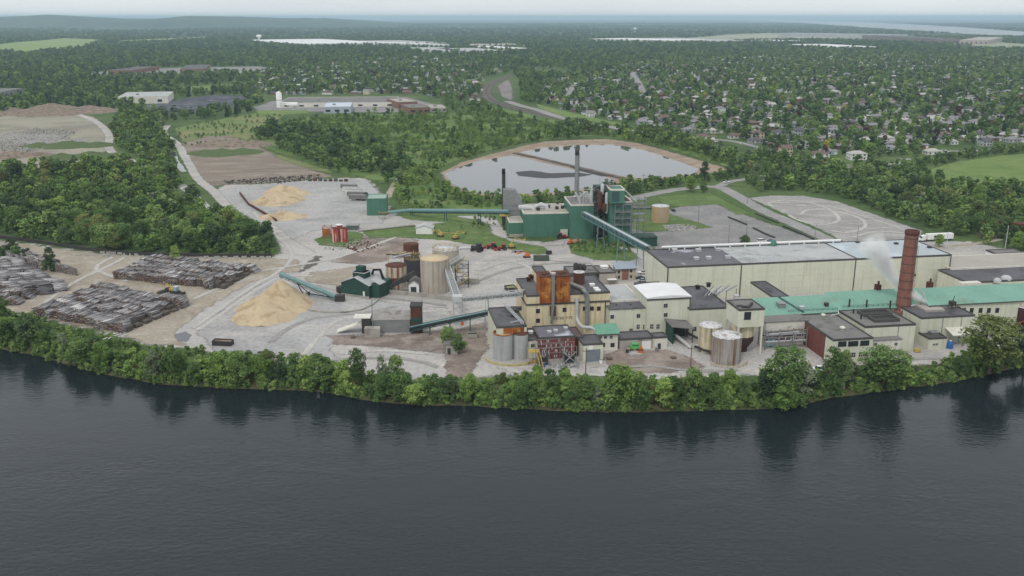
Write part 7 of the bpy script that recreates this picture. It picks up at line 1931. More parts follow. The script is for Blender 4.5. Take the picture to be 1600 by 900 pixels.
SLOPE_MARKS = [(20, 300, "at the left frame edge"), (120, 278, "under the quarry rim"), (40, 368, "above the leftmost log piles"), (130, 386, "above the dirt lane"), (210, 394, "above the dark wall"), (300, 394, "behind the brown ended log pile"), (400, 385, "at its tip by the road"),
               (285, 300, "beside the path to the creek"), (345, 350, "along the gravel path"), (180, 320, "in its middle"), (90, 330, "in its left half"), (250, 345, "in its right half"), (220, 275, "under the quarry road")]
WOOD_MARKS = [(1180, 275, "by the road junction"), (1230, 300, "behind the gravel lot"), (1330, 315, "along the lot's upper edge"), (1400, 340, "behind the semi truck"), (1480, 370, "right of the semi truck"), (1560, 375, "by the bridge abutment"), (1400, 275, "left of the meadow"), (1340, 275, "above the railway"), (1500, 310, "between railway and meadow"),
              (1600, 330, "at the right edge"), (1600, 232, "above the meadow's right end"), (1480, 250, "above the meadow's left end"), (740, 305, "at the left pond"), (850, 310, "behind the boiler house"), (960, 300, "by the tall stack"), (1060, 285, "by the lawn road"), (950, 205, "above the upper pond"), (1100, 240, "at the pond's right end"),
              (430, 215, "at its left end"), (500, 240, "in its middle"), (600, 270, "at its right end"), (210, 190, "near the quarry"), (250, 230, "near the creek"), (700, 215, "left of the ponds"), (650, 300, "by the dirt track"), (820, 195, "below the railway curve"), (600, 200, "in its far part")]
def near_phrase(px, py, marks):
    return min(marks, key=lambda m: (m[0] - px) ** 2 + ((m[1] - py) * 2.2) ** 2)[2]
def house_mesh(k):
    if k not in HM: HM[k] = house_meshes(*k)
    return HM[k]
SUB_R = [(845, 128), (1000, 98), (1250, 84), (1640, 84), (1640, 214), (1600, 222), (1460, 228), (1430, 246), (1330, 250), (1200, 234), (1130, 212), (1030, 204), (980, 192), (900, 178), (850, 160)]
SUB_L = [(395, 116), (470, 104), (560, 96), (640, 90), (800, 102), (760, 126), (745, 158), (700, 160), (650, 147), (500, 148), (420, 150), (395, 148)]
named = [(1279, 249, 2, 0, 2, 8, "white two storey house with a brown roof above the gravel lot bushes"), (1338, 249, 2, 0, 3, 4, "white two storey house with a pale roof, right of the brown roofed one"),
         (1227, 240, 1, 2, 2, 10, "beige two storey house with a brown roof left of the white twin houses"), (1224, 222, 1, 1, 1, 15, "grey house with a dark grey roof behind the beige two storey house"),
         (1047, 207, 0, 0, 0, 0, "white bungalow with a grey roof at the near corner of the suburb"), (1076, 206, 0, 1, 0, 5, "grey bungalow next to the white corner bungalow"),
         (1098, 217, 0, 0, 2, -5, "white bungalow with a brown roof by the near street"), (1456, 241, 0, 0, 3, 6, "long white low house with a pale roof at the meadow edge"),
         (1538, 228, 1, 1, 1, 12, "grey house with a dark roof beside the street by the meadow"), (958, 186, 0, 1, 3, -8, "grey bungalow with a pale roof beside the curving road"),
         (974, 164, 2, 3, 2, 2, "red brick block with a brown roof among the road trees"), (1037, 153, 2, 3, 2, 5, "red brick block with a brown roof right of the wide street"),
         (922, 183, 1, 0, 0, 0, "white two storey house at the road bend near the shrubland"), (1003, 197, 1, 5, 0, 4, "pale blue two storey house near the white corner bungalow")]
houses = []
for px, py, sh, wi, ri, rz, lab in named:
    q = P(px, py); houses.append((q.x, q.y, sh, wi, ri, math.radians(rz), lab))
hr = random.Random(5)
for poly, rot, seed in ((SUB_R, math.radians(-14), 31), (SUB_L, math.radians(6), 32)):
    X, Y = lattice(poly, (21, 34), .16, seed, rot)
    ok = free_of(X, Y, KEEP_OUT, 12)
    for x, y in zip(X[ok], Y[ok]):
        if hr.random() < ((.26 if y < 1400 else .48) if seed == 31 else .55): continue
        if any((x - h[0]) ** 2 + (y - h[1]) ** 2 < 20 ** 2 for h in houses[:14]): continue
        houses.append((float(x), float(y), hr.choice((0, 0, 1, 2, 3, 3)), hr.choice((0, 0, 0, 1, 1, 2, 3, 4, 5)), hr.choice((0, 0, 0, 1, 2, 3)), -rot + (math.pi / 2 if hr.random() < .25 else 0) + hr.uniform(-.06, .06), None))
houses[14:] = sorted(houses[14:], key=lambda h: h[1])
HOUSE_XY = np.array([(h[0], h[1]) for h in houses])
NH = 296
for i, (x, y, sh, wi, ri, rz, lab) in enumerate(houses[:NH]):
    wall, roof, pm, _ = house_mesh((sh, wi, ri))
    px, py = PX((x, y, 0))
    near = near_phrase(px, py, SUB_MARKS)
    kind = ("bungalow", "two storey house", "long two storey house", "gabled bungalow")[sh]
    art = lab or f"{WALLS[wi][0]} {kind} with {ROOFS[ri][0]} roof {near}"
    T = thing("house", art, "house", (x, y, 0), rz, "suburban houses among the trees")
    link("wall", wall, T); ro = link("roof", roof, T)
    for nm, me in pm:
        if nm == "chimney":
            link(nm, me, ro)
        elif i < 110: link(nm, me, T)
# pick list meshes kept out of the scene, used only by the stuff objects below
def scatter(name, label_kind, pts, protos):
    """one 'stuff' object: its vertices carry scale, turn and kind; geometry nodes set a mesh on each"""
    if not pts: return None
    me = bpy.data.meshes.new(name)
    me.from_pydata([(p[0], p[1], p[2]) for p in pts], [], [])
    for nm, k in (("sw", 3), ("sh", 4), ("turn", 5)):
        a = me.attributes.new(nm, 'FLOAT', 'POINT'); a.data.foreach_set("value", np.array([p[k] for p in pts], np.float32))
    a = me.attributes.new("pick", 'INT', 'POINT'); a.data.foreach_set("value", np.array([p[6] for p in pts], np.int32))
    o = link(name, me); o["kind"] = "stuff"
    ng = bpy.data.node_groups.new(name + "_nodes", 'GeometryNodeTree')
    ng.interface.new_socket("Geometry", in_out='INPUT', socket_type='NodeSocketGeometry'); ng.interface.new_socket("Geometry", in_out='OUTPUT', socket_type='NodeSocketGeometry')
    gi = ng.nodes.new("NodeGroupInput"); go = ng.nodes.new("NodeGroupOutput")
    ci = ng.nodes.new("GeometryNodeCollectionInfo"); ci.inputs["Collection"].default_value = protos
    ci.inputs["Separate Children"].default_value = True; ci.inputs["Reset Children"].default_value = True
    ip = ng.nodes.new("GeometryNodeInstanceOnPoints"); ip.inputs["Pick Instance"].default_value = True
    def at(nm, ty='FLOAT'):
        n = ng.nodes.new("GeometryNodeInputNamedAttribute"); n.data_type = ty; n.inputs["Name"].default_value = nm
        return [s for s in n.outputs if s.enabled and s.name == "Attribute"][0]
    cs = ng.nodes.new("ShaderNodeCombineXYZ"); cr = ng.nodes.new("ShaderNodeCombineXYZ")
    sw = at("sw"); L = ng.links.new
    L(sw, cs.inputs[0]); L(sw, cs.inputs[1]); L(at("sh"), cs.inputs[2]); L(at("turn"), cr.inputs[2])
    L(gi.outputs[0], ip.inputs["Points"]); L(ci.outputs[0], ip.inputs["Instance"]); L(at("pick", 'INT'), ip.inputs["Instance Index"])
    L(cr.outputs[0], ip.inputs["Rotation"]); L(cs.outputs[0], ip.inputs["Scale"]); L(ip.outputs[0], go.inputs[0])
    md = o.modifiers.new("scatter", 'NODES'); md.node_group = ng
    return o
hc = bpy.data.collections.new("house_kinds"); keys = sorted({h[2:5] for h in houses[NH:]}); kidx = {}
for i, k in enumerate(keys):
    both, mats = house_mesh(k)[3]
    hc.objects.link(bpy.data.objects.new("kind_%03d" % i, both.mesh("house_kind", mats))); kidx[k] = i
scatter("distant_houses", None, [(h[0], h[1], 0, 1, 1, h[5], kidx[h[2:5]]) for h in houses[NH:]], hc)
# small cars along the suburb streets
for k, (px, py, rz, mt, kd, lab) in enumerate(((1118, 222, 10, CW, "van", "white van parked in the driveway of the near corner bungalow"), (878, 171, 30, CW, "van", "white van by the curving road at the shrubland"), (1002, 140, 80, CS, "car", "silver car on the wide street among the brick blocks"),
        (1160, 226, 20, CW, "car", "white car on the near street left of the beige house"), (1420, 250, 15, CW, "car", "white car at the meadow edge next to the long white house"), (1405, 249, 100, CS, "car", "silver car beside the white one at the meadow edge"),
        (1241, 246, 10, CR, "car", "red car parked in front of the beige two storey house"), (1292, 256, 5, CK, "car", "black car in front of the white house with a brown roof"))):
    car(lab, px, py, rz, mt, kd)

# ------------------------------------------------------------------ TREES
def crown_mesh(name, seed, lobes, per, leaf, mat, kind="round", width=7.2, base=2.2, top=10.0, rk=1.0):
    rs = np.random.RandomState(seed)
    C = []; R = []
    for i in range(lobes):
        if kind == "cone":
            t = (i + .5) / lobes; z = base * .5 + (top - base * .5) * t; rr = (1 - t) * width * .5 + .25; a = rs.rand() * 6.28
            C.append((math.cos(a) * rr * .35, math.sin(a) * rr * .35, z)); R.append(rr * .75 + .15)
        else:
            t = rs.rand(); z = base + (top - base) * (.08 + .84 * t)
            prof = math.sin(math.pi * min(1, max(0, .12 + .80 * t))) ** .7 if kind == "round" else (math.sin(math.pi * min(1, .2 + .75 * t)) ** .5 if kind == "tall" else (1 - t * .45))
            rad = width * .5 * prof * math.sqrt(rs.uniform(.05, 1)) * .78; a = rs.rand() * 6.28
            r = rs.uniform(.6, 1.35) * width / 7.2 * rk
            C.append((math.cos(a) * rad, math.sin(a) * rad, min(z, top - r * .8))); R.append(r)
    C = np.array(C); R = np.array(R)
    tone_l = rs.rand(lobes)
    V = []; T = []
    for i in range(lobes):
        n = int(per * (R[i] / 1.1) ** 1.6)
        d = rs.normal(size=(n, 3)); d /= np.linalg.norm(d, axis=1)[:, None]
        d[:, 2] = np.where(d[:, 2] < -.55, -d[:, 2], d[:, 2])
        p = C[i] + d * (R[i] * rs.uniform(.55, 1.4, n))[:, None] * np.array([1, 1, .85])
        keep = np.ones(n, bool)
        for j in range(lobes):
            if j != i: keep &= (np.linalg.norm((p - C[j]) / np.array([1, 1, .82]), axis=1) > R[j] * .62)
        p = p[keep]; d = d[keep]; n = len(p)
        nn = d * .75 + rs.normal(size=(n, 3)) * .55 + np.array([0, 0, .35]); nn /= np.linalg.norm(nn, axis=1)[:, None]
        h = np.cross(nn, rs.normal(size=(n, 3))); h /= np.linalg.norm(h, axis=1)[:, None]; g = np.cross(nn, h)
        s = leaf * rs.uniform(.6, 1.25, n)[:, None]
        q = np.stack([p - h * s * .55, p - g * s * .42 + h * s * .05, p + h * s * .6, p + g * s * .45 - h * s * .08], 1)
        V.append(q.reshape(-1, 3)); T.append(np.clip(.55 * tone_l[i] + .45 * rs.rand(n), 0, 1))
    V = np.concatenate(V); T = np.concatenate(T); n = len(T)
    me = bpy.data.meshes.new(name)
    me.vertices.add(4 * n); me.vertices.foreach_set("co", V.ravel().astype(np.float32))
    me.loops.add(4 * n); me.loops.foreach_set("vertex_index", np.arange(4 * n, dtype=np.int32))
    me.polygons.add(n); me.polygons.foreach_set("loop_start", np.arange(0, 4 * n, 4, dtype=np.int32))
    a = me.attributes.new("tone", 'FLOAT', 'FACE'); a.data.foreach_set("value", T.astype(np.float32))
    me.materials.append(mat); me.update(calc_edges=True)
    return me
def trunk_mesh(seed, mat, base=2.2, multi=1, spread=.5):
    r = random.Random(seed); m = MB()
    for k in range(multi):
        bx, by = (r.uniform(-spread, spread), r.uniform(-spread, spread)) if multi > 1 else (0, 0)
        top = Vector((bx * 1.8 + r.uniform(-.3, .3), by * 1.8, 6.4)); mid = Vector((bx * 1.3 + r.uniform(-.2, .2), by * 1.3, 3.2))
        m.tube([(bx, by, -.6), (bx, by, .3), mid, top], [.30, .23, .17, .06], 7)
        for j in range(4):
            a = r.random() * 6.28; z = 2.6 + j * .8; s = (bx + (mid.x - bx) * min(1, z / 3.2), by + (mid.y - by) * min(1, z / 3.2), z)
            m.tube([s, (s[0] + math.cos(a) * 1.1, s[1] + math.sin(a) * 1.1, z + 1.0), (s[0] + math.cos(a) * 2.0, s[1] + math.sin(a) * 2.0, z + 2.4)], [.10, .07, .03], 5)
    return m.mesh("trunk", [mat])
# near kinds
KINDS = [("round", LEAF, 7.2, 1.2), ("round", LEAF, 8.4, 1.6), ("tall", LEAF, 5.4, 1.6), ("round", LEAF_BRIGHT, 7.6, 1.0), ("round", LEAF_DK, 7.4, 1.8), ("cone", LEAF_NEEDLE, 4.6, 1.0), ("round", LEAF_PURPLE, 7.2, 2.0), ("round", LEAF_GOLD, 7.0, 2.0), ("low", LEAF_SHRUB, 8.5, .2), ("low", LEAF_BRIGHT, 8.0, .2), ("round", LEAF_OLIVE, 7.6, 1.4), ("tall", LEAF_SILVER, 6.2, 1.0)]
NEAR = []; 
for i, (kd, mt, w, b) in enumerate(KINDS):
    NEAR.append([crown_mesh("crown", 100 + i * 10 + j, 34 if kd != "cone" else 14, 140, .46, mt, kd, w, b) for j in range(2)])
NEAR_BIG = {kd: crown_mesh('crown', 900 + kd, 95, 150, .30, KINDS[kd][1], KINDS[kd][0], KINDS[kd][2], KINDS[kd][3], rk=.62) for kd in (0, 1, 2, 3, 4, 10, 11)}
TRUNKS = [trunk_mesh(1, BARK), trunk_mesh(2, BARK), trunk_mesh(3, BARK_PALE, multi=2)]
tc = bpy.data.collections.new("tree_kinds"); MIDK = {}; n_ = 0
for i, (kd, mt, w, b) in enumerate(KINDS):
    MIDK[i] = []
    for j in range(2):
        me = crown_mesh("crown_kind", 300 + i * 10 + j, 16 if kd != "cone" else 9, 34, 1.15, mt, kd, w, max(.2, b - .8))
        tc.objects.link(bpy.data.objects.new("kind_%03d" % n_, me)); MIDK[i].append(n_); n_ += 1
cand = []      # x, y, z, height, width factor, kind, region
tr = random.Random(77)
def pick(weights):
    r = tr.random() * sum(w for _, w in weights)
    for k, w in weights:
        r -= w
        if r <= 0: return k
    return weights[-1][0]
def grow(region, px_poly, step, hmin, hmax, weights, seed, wf=(.85, 1.25), keep=True, jit=.45, houses_off=0, dens=None, extra=()):
    X, Y = lattice(px_poly, step, jit, seed, .3)
    if keep: ok = free_of(X, Y, KEEP_OUT, 2); X, Y = X[ok], Y[ok]
    if houses_off:
        o = np.ones(len(X), bool)
        for i in range(0, len(X), 400):
            d = ((X[i:i + 400, None] - HOUSE_XY[None, :, 0]) ** 2 + (Y[i:i + 400, None] - HOUSE_XY[None, :, 1]) ** 2).min(1)
            o[i:i + 400] = d > houses_off ** 2
        X, Y = X[o], Y[o]
    for x, y in zip(X.tolist(), Y.tolist()):
        if dens and mnoise.noise((x * dens[0], y * dens[0], seed * 1.7)) < dens[1] + tr.uniform(-.15, .15): continue
        u = tr.random()
        cand.append((x, y, 0.0, hmin + (hmax - hmin) * u * (0.6 + .4 * tr.random()) * 1.15, tr.uniform(*wf), pick(weights), region))
MIXD = [(0, 4), (1, 4), (2, 2), (3, 2), (4, 3.4), (10, 1.6), (11, .7)]
TOPLINE = [(-60, 474), (0, 478), (40, 490), (100, 520), (200, 536), (330, 556), (400, 545), (480, 550), (560, 552), (600, 566), (640, 566), (690, 585), (740, 580), (780, 582), (830, 576), (950, 577), (1050, 585), (1100, 588), (1180, 580), (1230, 560), (1300, 560), (1380, 552), (1450, 572), (1500, 560), (1540, 505), (1600, 512), (1700, 505)]
def interp(pts, x):
    for (a, ya), (b, yb) in zip(pts[:-1], pts[1:]):
        if a <= x <= b: return ya + (yb - ya) * (x - a) / (b - a)
    return pts[-1][1]
bank_pts = []
YB = [(-60, 480), (40, 496), (110, 513), (170, 528), (230, 543), (330, 556), (400, 565), (450, 576), (560, 594), (690, 606), (760, 598), (830, 596), (950, 598), (1050, 602), (1180, 596), (1240, 598), (1330, 586), (1420, 581), (1490, 574), (1560, 566), (1660, 541)]
X, Y = lattice([(-80, 470)] + [(x, y - 1) for x, y in YB] + [(x, y) for x, y in SHORE_PX[::-1] if -100 <= x <= 1700], 4.3, .42, 91, .2)
def bank_z(x, y):
    best = min(dense, key=lambda p: abs(p.x - x)); d = y - best.y
    for (a, za), (b, zb) in zip(prof[:-1], prof[1:]):
        if a <= d <= b: return za + (zb - za) * (d - a) / (b - a)
    return 0.0 if d > 0 else -4.0
for x, y in zip(X.tolist(), Y.tolist()):
    z = bank_z(x, y)
    if z < -3.75: continue
    px, py = PX((x, y, z))
    yt = interp(TOPLINE, px) + tr.uniform(-6, 16)
    h = PY(px, yt, y).z - z
    h = max(3.4, min(13.5, h)) * tr.uniform(.62, 1.1) * (1 + .22 * mnoise.noise((x * .06, y * .06, 4.4)))
    bank_pts.append((x, y, z - .2, h, tr.uniform(.85, 1.2) * (1.15 if h < 6 else 1), pick([(0, 5), (1, 4), (3, 5), (4, 2), (2, 1), (10, 1.6), (11, 1.2)]) if h > 4.5 else pick([(8, 3), (9, 2), (0, 1)]), "bank"))
for i_ in range(2600):
    p = dense[tr.randrange(len(dense))]
    if not -330 < p.x < 330: continue
    q = P(800, 600)
    x = p.x + tr.uniform(-3, 3); y = p.y + tr.choice((tr.uniform(.2, 1.6), tr.uniform(.8, 5.0), tr.uniform(2, 9))); px_ = PX((x, y, -3))[0]
    if 1010 < px_ < 1045 and tr.random() < .6: continue
    h_ = tr.uniform(1.8, 4.4)
    cand.append((x, y, bank_z(x, y) - .25, h_, tr.uniform(.8, 1.4), pick([(8, 4), (9, 3), (0, 2), (4, 1)]), "shore"))
def dead_tree(label, px, yb, yt, seed):
    p = P(px, yb, -1); h = PY(px, yt, p.y).z + 1; r = random.Random(seed); m = MB()
    T = thing("dead_tree", label, "tree", tuple(p))
    part("trunk", MB().tube([(0, 0, -.4), (.1, 0, h * .5), (.25, .1, h)], [.2, .14, .04], 6), BARK_PALE, T)
    for k in range(16):
        z = h * r.uniform(.25, .95); a = r.random() * 6.28; L = (h - z) * .5 + .8
        m.tube([(.1, 0, z), (math.cos(a) * L * .6, math.sin(a) * L * .6, z + L * .5), (math.cos(a) * L, math.sin(a) * L, z + L * .9)], [.06, .035, .012], 4)
    part("branches", m, BARK_PALE, T)
dead_tree("bare grey dead tree among the bank bushes below the cream tanks", 1062, 618, 582, 1)
dead_tree("bare pale dead tree on the bank right of the muddy court", 1092, 616, 586, 2)
dead_tree("thin bare dead tree above the bank bushes below the long skip", 405, 586, 548, 3)
dead_tree("bare dead tree leaning at the left part of the river bank", 150, 560, 530, 4)
# the trees of the bank that stand out, each where the photograph has it
def big(px, yb, yt, wpx, kind, lab, z=-1.0, trunk=None):
    p = P(px, yb, z); h = PY(px, yt, p.y).z - z; w = wpx / (F * vf(yb)[0] / (H - z))
    cand.append((p.x, p.y, z, h, w / (h * KINDS[kind][2] / 10), kind, "big:" + lab))
big(560, 606, 541, 36, 0, "slim tall tree rising above the river bushes in front of the chip station")
big(598, 600, 553, 20, 11, "thin grey green sapling next to the slim tall bank tree")
big(620, 604, 554, 34, 3, "bright rounded tree right of the thin sapling on the river bank")
big(1225, 622, 537, 88, 0, "broad tall tree on the river bank right of the streaked grey tank")
big(1298, 608, 541, 40, 2, "twin trunk tree on the river bank in front of the brick sided workshop", -1.5, 2)
big(1316, 606, 546, 30, 2, "narrow tree close beside the twin trunk tree on the river bank", -1.5, 2)
big(1380, 598, 540, 96, 0, "wide spreading tree hiding the cream lean-to by the river")
big(1545, 578, 494, 104, 10, "huge dark olive tree on the river bank below the maroon tank")
big(1602, 566, 510, 60, 4, "dark tree at the right edge beyond the huge olive tree")
big(1222, 640, 600, 42, 3, "low bright tree overhanging the water below the broad tall tree", -3.2)
big(962, 612, 574, 26, 5, "dark conifer shaped tree among the bank bushes below the muddy court")
big(645, 632, 600, 40, 3, "low bright bush overhanging the river below the round hut", -3.2)
big(700, 545, 508, 34, 0, "round green tree leaning over the narrow grey hut", 0)
big(716, 552, 522, 30, 0, "lower round tree in front of the first one by the narrow grey hut", 0)
big(275, 414, 382, 19, 3, "light green bush growing on top of the brown ended log pile", 0)
big(1078, 300, 274, 26, 3, "round bright tree on the lawn beside the road junction", 0)
big(1099, 302, 283, 15, 0, "small round tree right of the bright lawn tree", 0)
big(1163, 390, 367, 18, 0, "young tree beside the warehouse roof at the parking lot", 0)
big(1467, 385, 366, 18, 3, "bright bush at the front wheel of the semi truck trailer", 0)
big(1180, 285, 254, 24, 11, "pale silvery tree at the roadside woods", 0)
big(360, 358, 320, 40, 3, "bright tree on the point between the two dirt roads", 0)
big(20, 400, 372, 26, 4, "dark bush between the two left log piles, nearest the frame edge", 0)
big(80, 424, 386, 20, 4, "slim dark tree standing between the two left log piles", 0)
big(1100, 283, 252, 18, 4, "tall dark tree at the right end of the upper pond", 0)
SLOPE = [(-80, 270), (0, 266), (60, 266), (130, 262), (185, 255), (230, 266), (265, 278), (285, 292), (300, 314), (335, 340), (372, 359), (396, 354), (430, 376), (424, 397), (300, 397), (180, 393), (90, 382), (0, 369), (-80, 366)]
grow("slope", SLOPE, 7.4, 4.5, 14, MIXD + [(8, 3), (9, 2)], 41, keep=False, dens=(.035, -.34))
grow("slope_top", [(188, 240), (176, 205), (190, 172), (215, 168), (255, 186), (262, 200), (256, 212), (272, 232), (262, 240), (276, 258), (280, 288), (255, 272), (232, 258), (205, 243)], 8.5, 6, 12, MIXD, 42)
grow("log_gap", [(-40, 392), (40, 402), (95, 418), (95, 428), (40, 420), (-40, 404)], 6, 3, 8, [(0, 2), (4, 3), (8, 2)], 43, keep=False)
grow("yard_edge", [(300, 383), (426, 380), (428, 399), (300, 399)], 6, 3, 7, [(0, 2), (3, 1), (8, 3)], 58, keep=False)
grow("poplars", [(392, 222), (420, 200), (470, 205), (540, 222), (600, 240), (640, 262), (628, 285), (606, 300), (590, 282), (560, 270), (528, 272), (470, 246), (430, 232)], 8.5, 7, 15, [(0, 4), (2, 3), (4, 3)], 44, dens=(.02, -.25))
SHRUB = [(420, 205), (470, 185), (560, 180), (690, 180), (760, 168), (800, 172), (850, 186), (920, 200), (1000, 214), (1080, 224), (1140, 242), (1160, 262), (1138, 260), (1040, 232), (950, 212), (850, 216), (760, 238), (690, 262), (680, 275), (700, 298), (720, 312), (790, 315), (800, 330), (640, 331), (616, 312), (612, 300), (632, 268), (590, 240), (500, 215)]
grow("shrub_trees", SHRUB, 22, 5, 10, [(0, 3), (3, 3), (4, 1), (8, 2)], 45)
grow("shrub", SHRUB, 4.2, 1.4, 4.2, [(8, 4), (9, 6), (11, .5)], 46, wf=(.8, 1.6), dens=(.03, -.04))
grow("shrub", [(268, 200), (330, 188), (400, 178), (450, 180), (430, 205), (395, 226), (340, 226), (285, 230)], 9, 1.2, 4.0, [(8, 4), (9, 1), (0, 1)], 47, keep=False, wf=(.9, 1.4), dens=(.025, .02))
grow("pond_front", [(690, 296), (720, 306), (800, 312), (880, 308), (960, 292), (1040, 284), (1092, 279), (1150, 268), (1165, 282), (1060, 290), (985, 306), (940, 314), (900, 316), (800, 324), (715, 318)], 6.5, 3.5, 8.5, [(0, 4), (4, 3), (3, 2), (8, 2)], 48)
grow("pond_back", [(850, 212), (950, 208), (1040, 226), (1140, 256), (1150, 248), (1060, 218), (960, 198), (880, 200)], 9, 8, 15, MIXD, 49)
ROADW = [(1135, 262), (1180, 245), (1260, 252), (1340, 262), (1400, 262), (1450, 262), (1452, 284), (1500, 296), (1640, 298), (1640, 392), (1600, 394), (1555, 386), (1520, 384), (1490, 372), (1452, 356), (1400, 342), (1340, 318), (1300, 306), (1255, 300), (1180, 300), (1160, 280)]
grow("pond_back", [(705, 256), (740, 243), (800, 229), (850, 220), (950, 215), (1010, 223), (1060, 236), (1062, 233), (1010, 219), (950, 212), (850, 216), (800, 225), (735, 240), (700, 252)], 12, 9, 15, MIXD, 71, keep=False, dens=(.02, -.1))
grow("rail_woods", ROADW, 8.0, 5, 12, MIXD + [(8, 3)], 50)
grow("meadow_edge", [(1400, 258), (1450, 250), (1500, 240), (1640, 228), (1640, 238), (1560, 246), (1490, 256), (1452, 266)], 7, 4, 8, [(0, 3), (8, 3), (4, 2)], 51)
grow("yard_weeds", [(885, 378), (950, 374), (990, 388), (985, 396), (940, 398), (890, 392)], 4, 1.5, 3.2, [(8, 3), (9, 2)], 52, keep=False)
grow("yard_weeds", [(655, 350), (755, 350), (760, 362), (700, 372), (660, 364)], 8, .8, 1.8, [(8, 3)], 53, keep=False)
grow("yard_weeds", [(740, 336), (775, 336), (776, 358), (735, 356)], 5, 1, 2.4, [(8, 3)], 54, keep=False)
grow("path_weeds", [(40, 497), (110, 514), (170, 529), (230, 543), (330, 553), (400, 562), (400, 566), (330, 557), (230, 547), (110, 519), (40, 502)], 3.5, .8, 2.2, [(8, 3), (9, 1)], 55, keep=False)
SUBMIX = [(0, 5), (1, 4), (3, 3), (4, 6), (5, 1.6), (6, .4), (7, .08)]
grow("suburb", SUB_R, 13.6, 6.5, 13.5, SUBMIX, 60, houses_off=8.5)
grow("suburb_left", SUB_L, 14.0, 6.5, 13, SUBMIX, 61, houses_off=8.5)
MIDW = [(-160, 182), (-160, 100), (100, 92), (400, 90), (640, 86), (850, 92), (1000, 90), (1250, 80), (1760, 80), (1760, 190), (1640, 190), (1640, 84), (1250, 84), (1000, 98), (845, 128), (850, 160), (800, 160), (765, 150), (770, 128), (800, 102), (640, 90), (560, 96), (470, 104), (395, 116), (395, 150), (420, 168), (380, 182), (262, 192), (250, 180), (190, 172), (110, 172), (60, 170), (0, 180)]
grow("woods", MIDW, 15.5, 7, 15, [(0, 4), (1, 3), (4, 5), (3, 1), (5, .6)], 62, dens=(.006, -.42))
grow("woods", [(760, 160), (800, 165), (845, 176), (845, 128), (800, 104), (815, 140), (810, 158)], 11, 6, 12, MIXD, 63)
grow("woods", [(560, 160), (700, 162), (760, 160), (770, 175), (700, 180), (560, 178)], 12, 5, 10, MIXD, 67, dens=(.02, -.1))
grow("far_woods", [(-160, 100), (-160, 58), (1760, 58), (1760, 80), (1250, 80), (1000, 90), (850, 92), (640, 86), (400, 90), (100, 92)], 27, 9, 17, [(0, 4), (1, 3), (4, 6)], 64, wf=(1.0, 1.7), dens=(.0022, -.35))
grow("horizon_woods", [(-160, 58), (-160, 36.5), (1760, 36.5), (1760, 58)], 85, 11, 19, [(0, 3), (1, 3), (4, 6)], 65, wf=(1.8, 3.2), dens=(.0008, -.3))
grow("farm_row", [(190, 68), (320, 64), (325, 66), (195, 71)], 20, 8, 13, [(4, 1)], 66, keep=False)
# the trees that show largest become trees of their own; the rest of each wood is one mass
bank_pts.sort(key=lambda c: -c[3])
BANK_MIN = bank_pts[min(120, len(bank_pts) - 1)][3]
cand += bank_pts
LARGE = {"slope", "slope_top", "poplars", "shrub_trees", "pond_front", "pond_back", "rail_woods", "meadow_edge", "suburb", "log_gap"}
def score(c):
    if c[6].startswith("big:"): return 1e9
    if c[6] == "bank": return 1e3 + c[3] if c[3] > BANK_MIN else 0
    return c[3] * 1000 / c[1] if c[6] in LARGE and c[5] not in (8, 9) else 0
cand.sort(key=score, reverse=True)
NT = 300
indiv = [c for c in cand[:NT] if score(c) > 0]
rest = [c for c in cand if not any(False for _ in ())][len(indiv):]
LANDMARKS = [(110, "at the left end of the bank"), (230, "below the big grey log pile"), (370, "below the long steel skip"), (520, "below the wood chip cone"), (690, "below the chip station yard"), (770, "below the narrow grey hut"), (860, "below the twin silos"), (960, "below the garage"), (1100, "below the muddy court"), (1260, "below the streaked grey tank"), (1460, "below the workshops"), (9999, "at the right end of the bank")]
ORD = ["first", "second", "third", "fourth", "fifth", "sixth", "seventh", "eighth", "ninth", "tenth", "eleventh", "twelfth", "thirteenth", "fourteenth", "fifteenth", "sixteenth", "seventeenth", "eighteenth", "nineteenth", "twentieth"]
seg = {}
for c in indiv:
    if c[6] == "bank":
        px = PX(c[:3])[0]; k = next(l for x, l in LANDMARKS if px < x); seg.setdefault(k, []).append((px, id(c)))
seg_rank = {}
for k, v in seg.items():
    for i, (px, ci) in enumerate(sorted(v)): seg_rank[ci] = (k, i)
SH = {0: "leafy green", 1: "wide green", 2: "slim green", 3: "bright green", 4: "dark green", 5: "dark pointed", 6: "purple leaved", 7: "golden", 8: "shrubby", 9: "bright shrubby", 10: "olive green", 11: "silvery green"}
REG = {"slope": "tree in the slope wood", "slope_top": "tree in the creek belt", "poplars": "tree in the trailer yard grove", "shrub_trees": "tree in the shrubland", "pond_front": "tree on the near pond bank", "pond_back": "tree behind the ponds",
       "rail_woods": "tree in the railway woods", "meadow_edge": "tree on the meadow edge", "suburb": "tree in the suburb", "log_gap": "tree between the left log piles"}
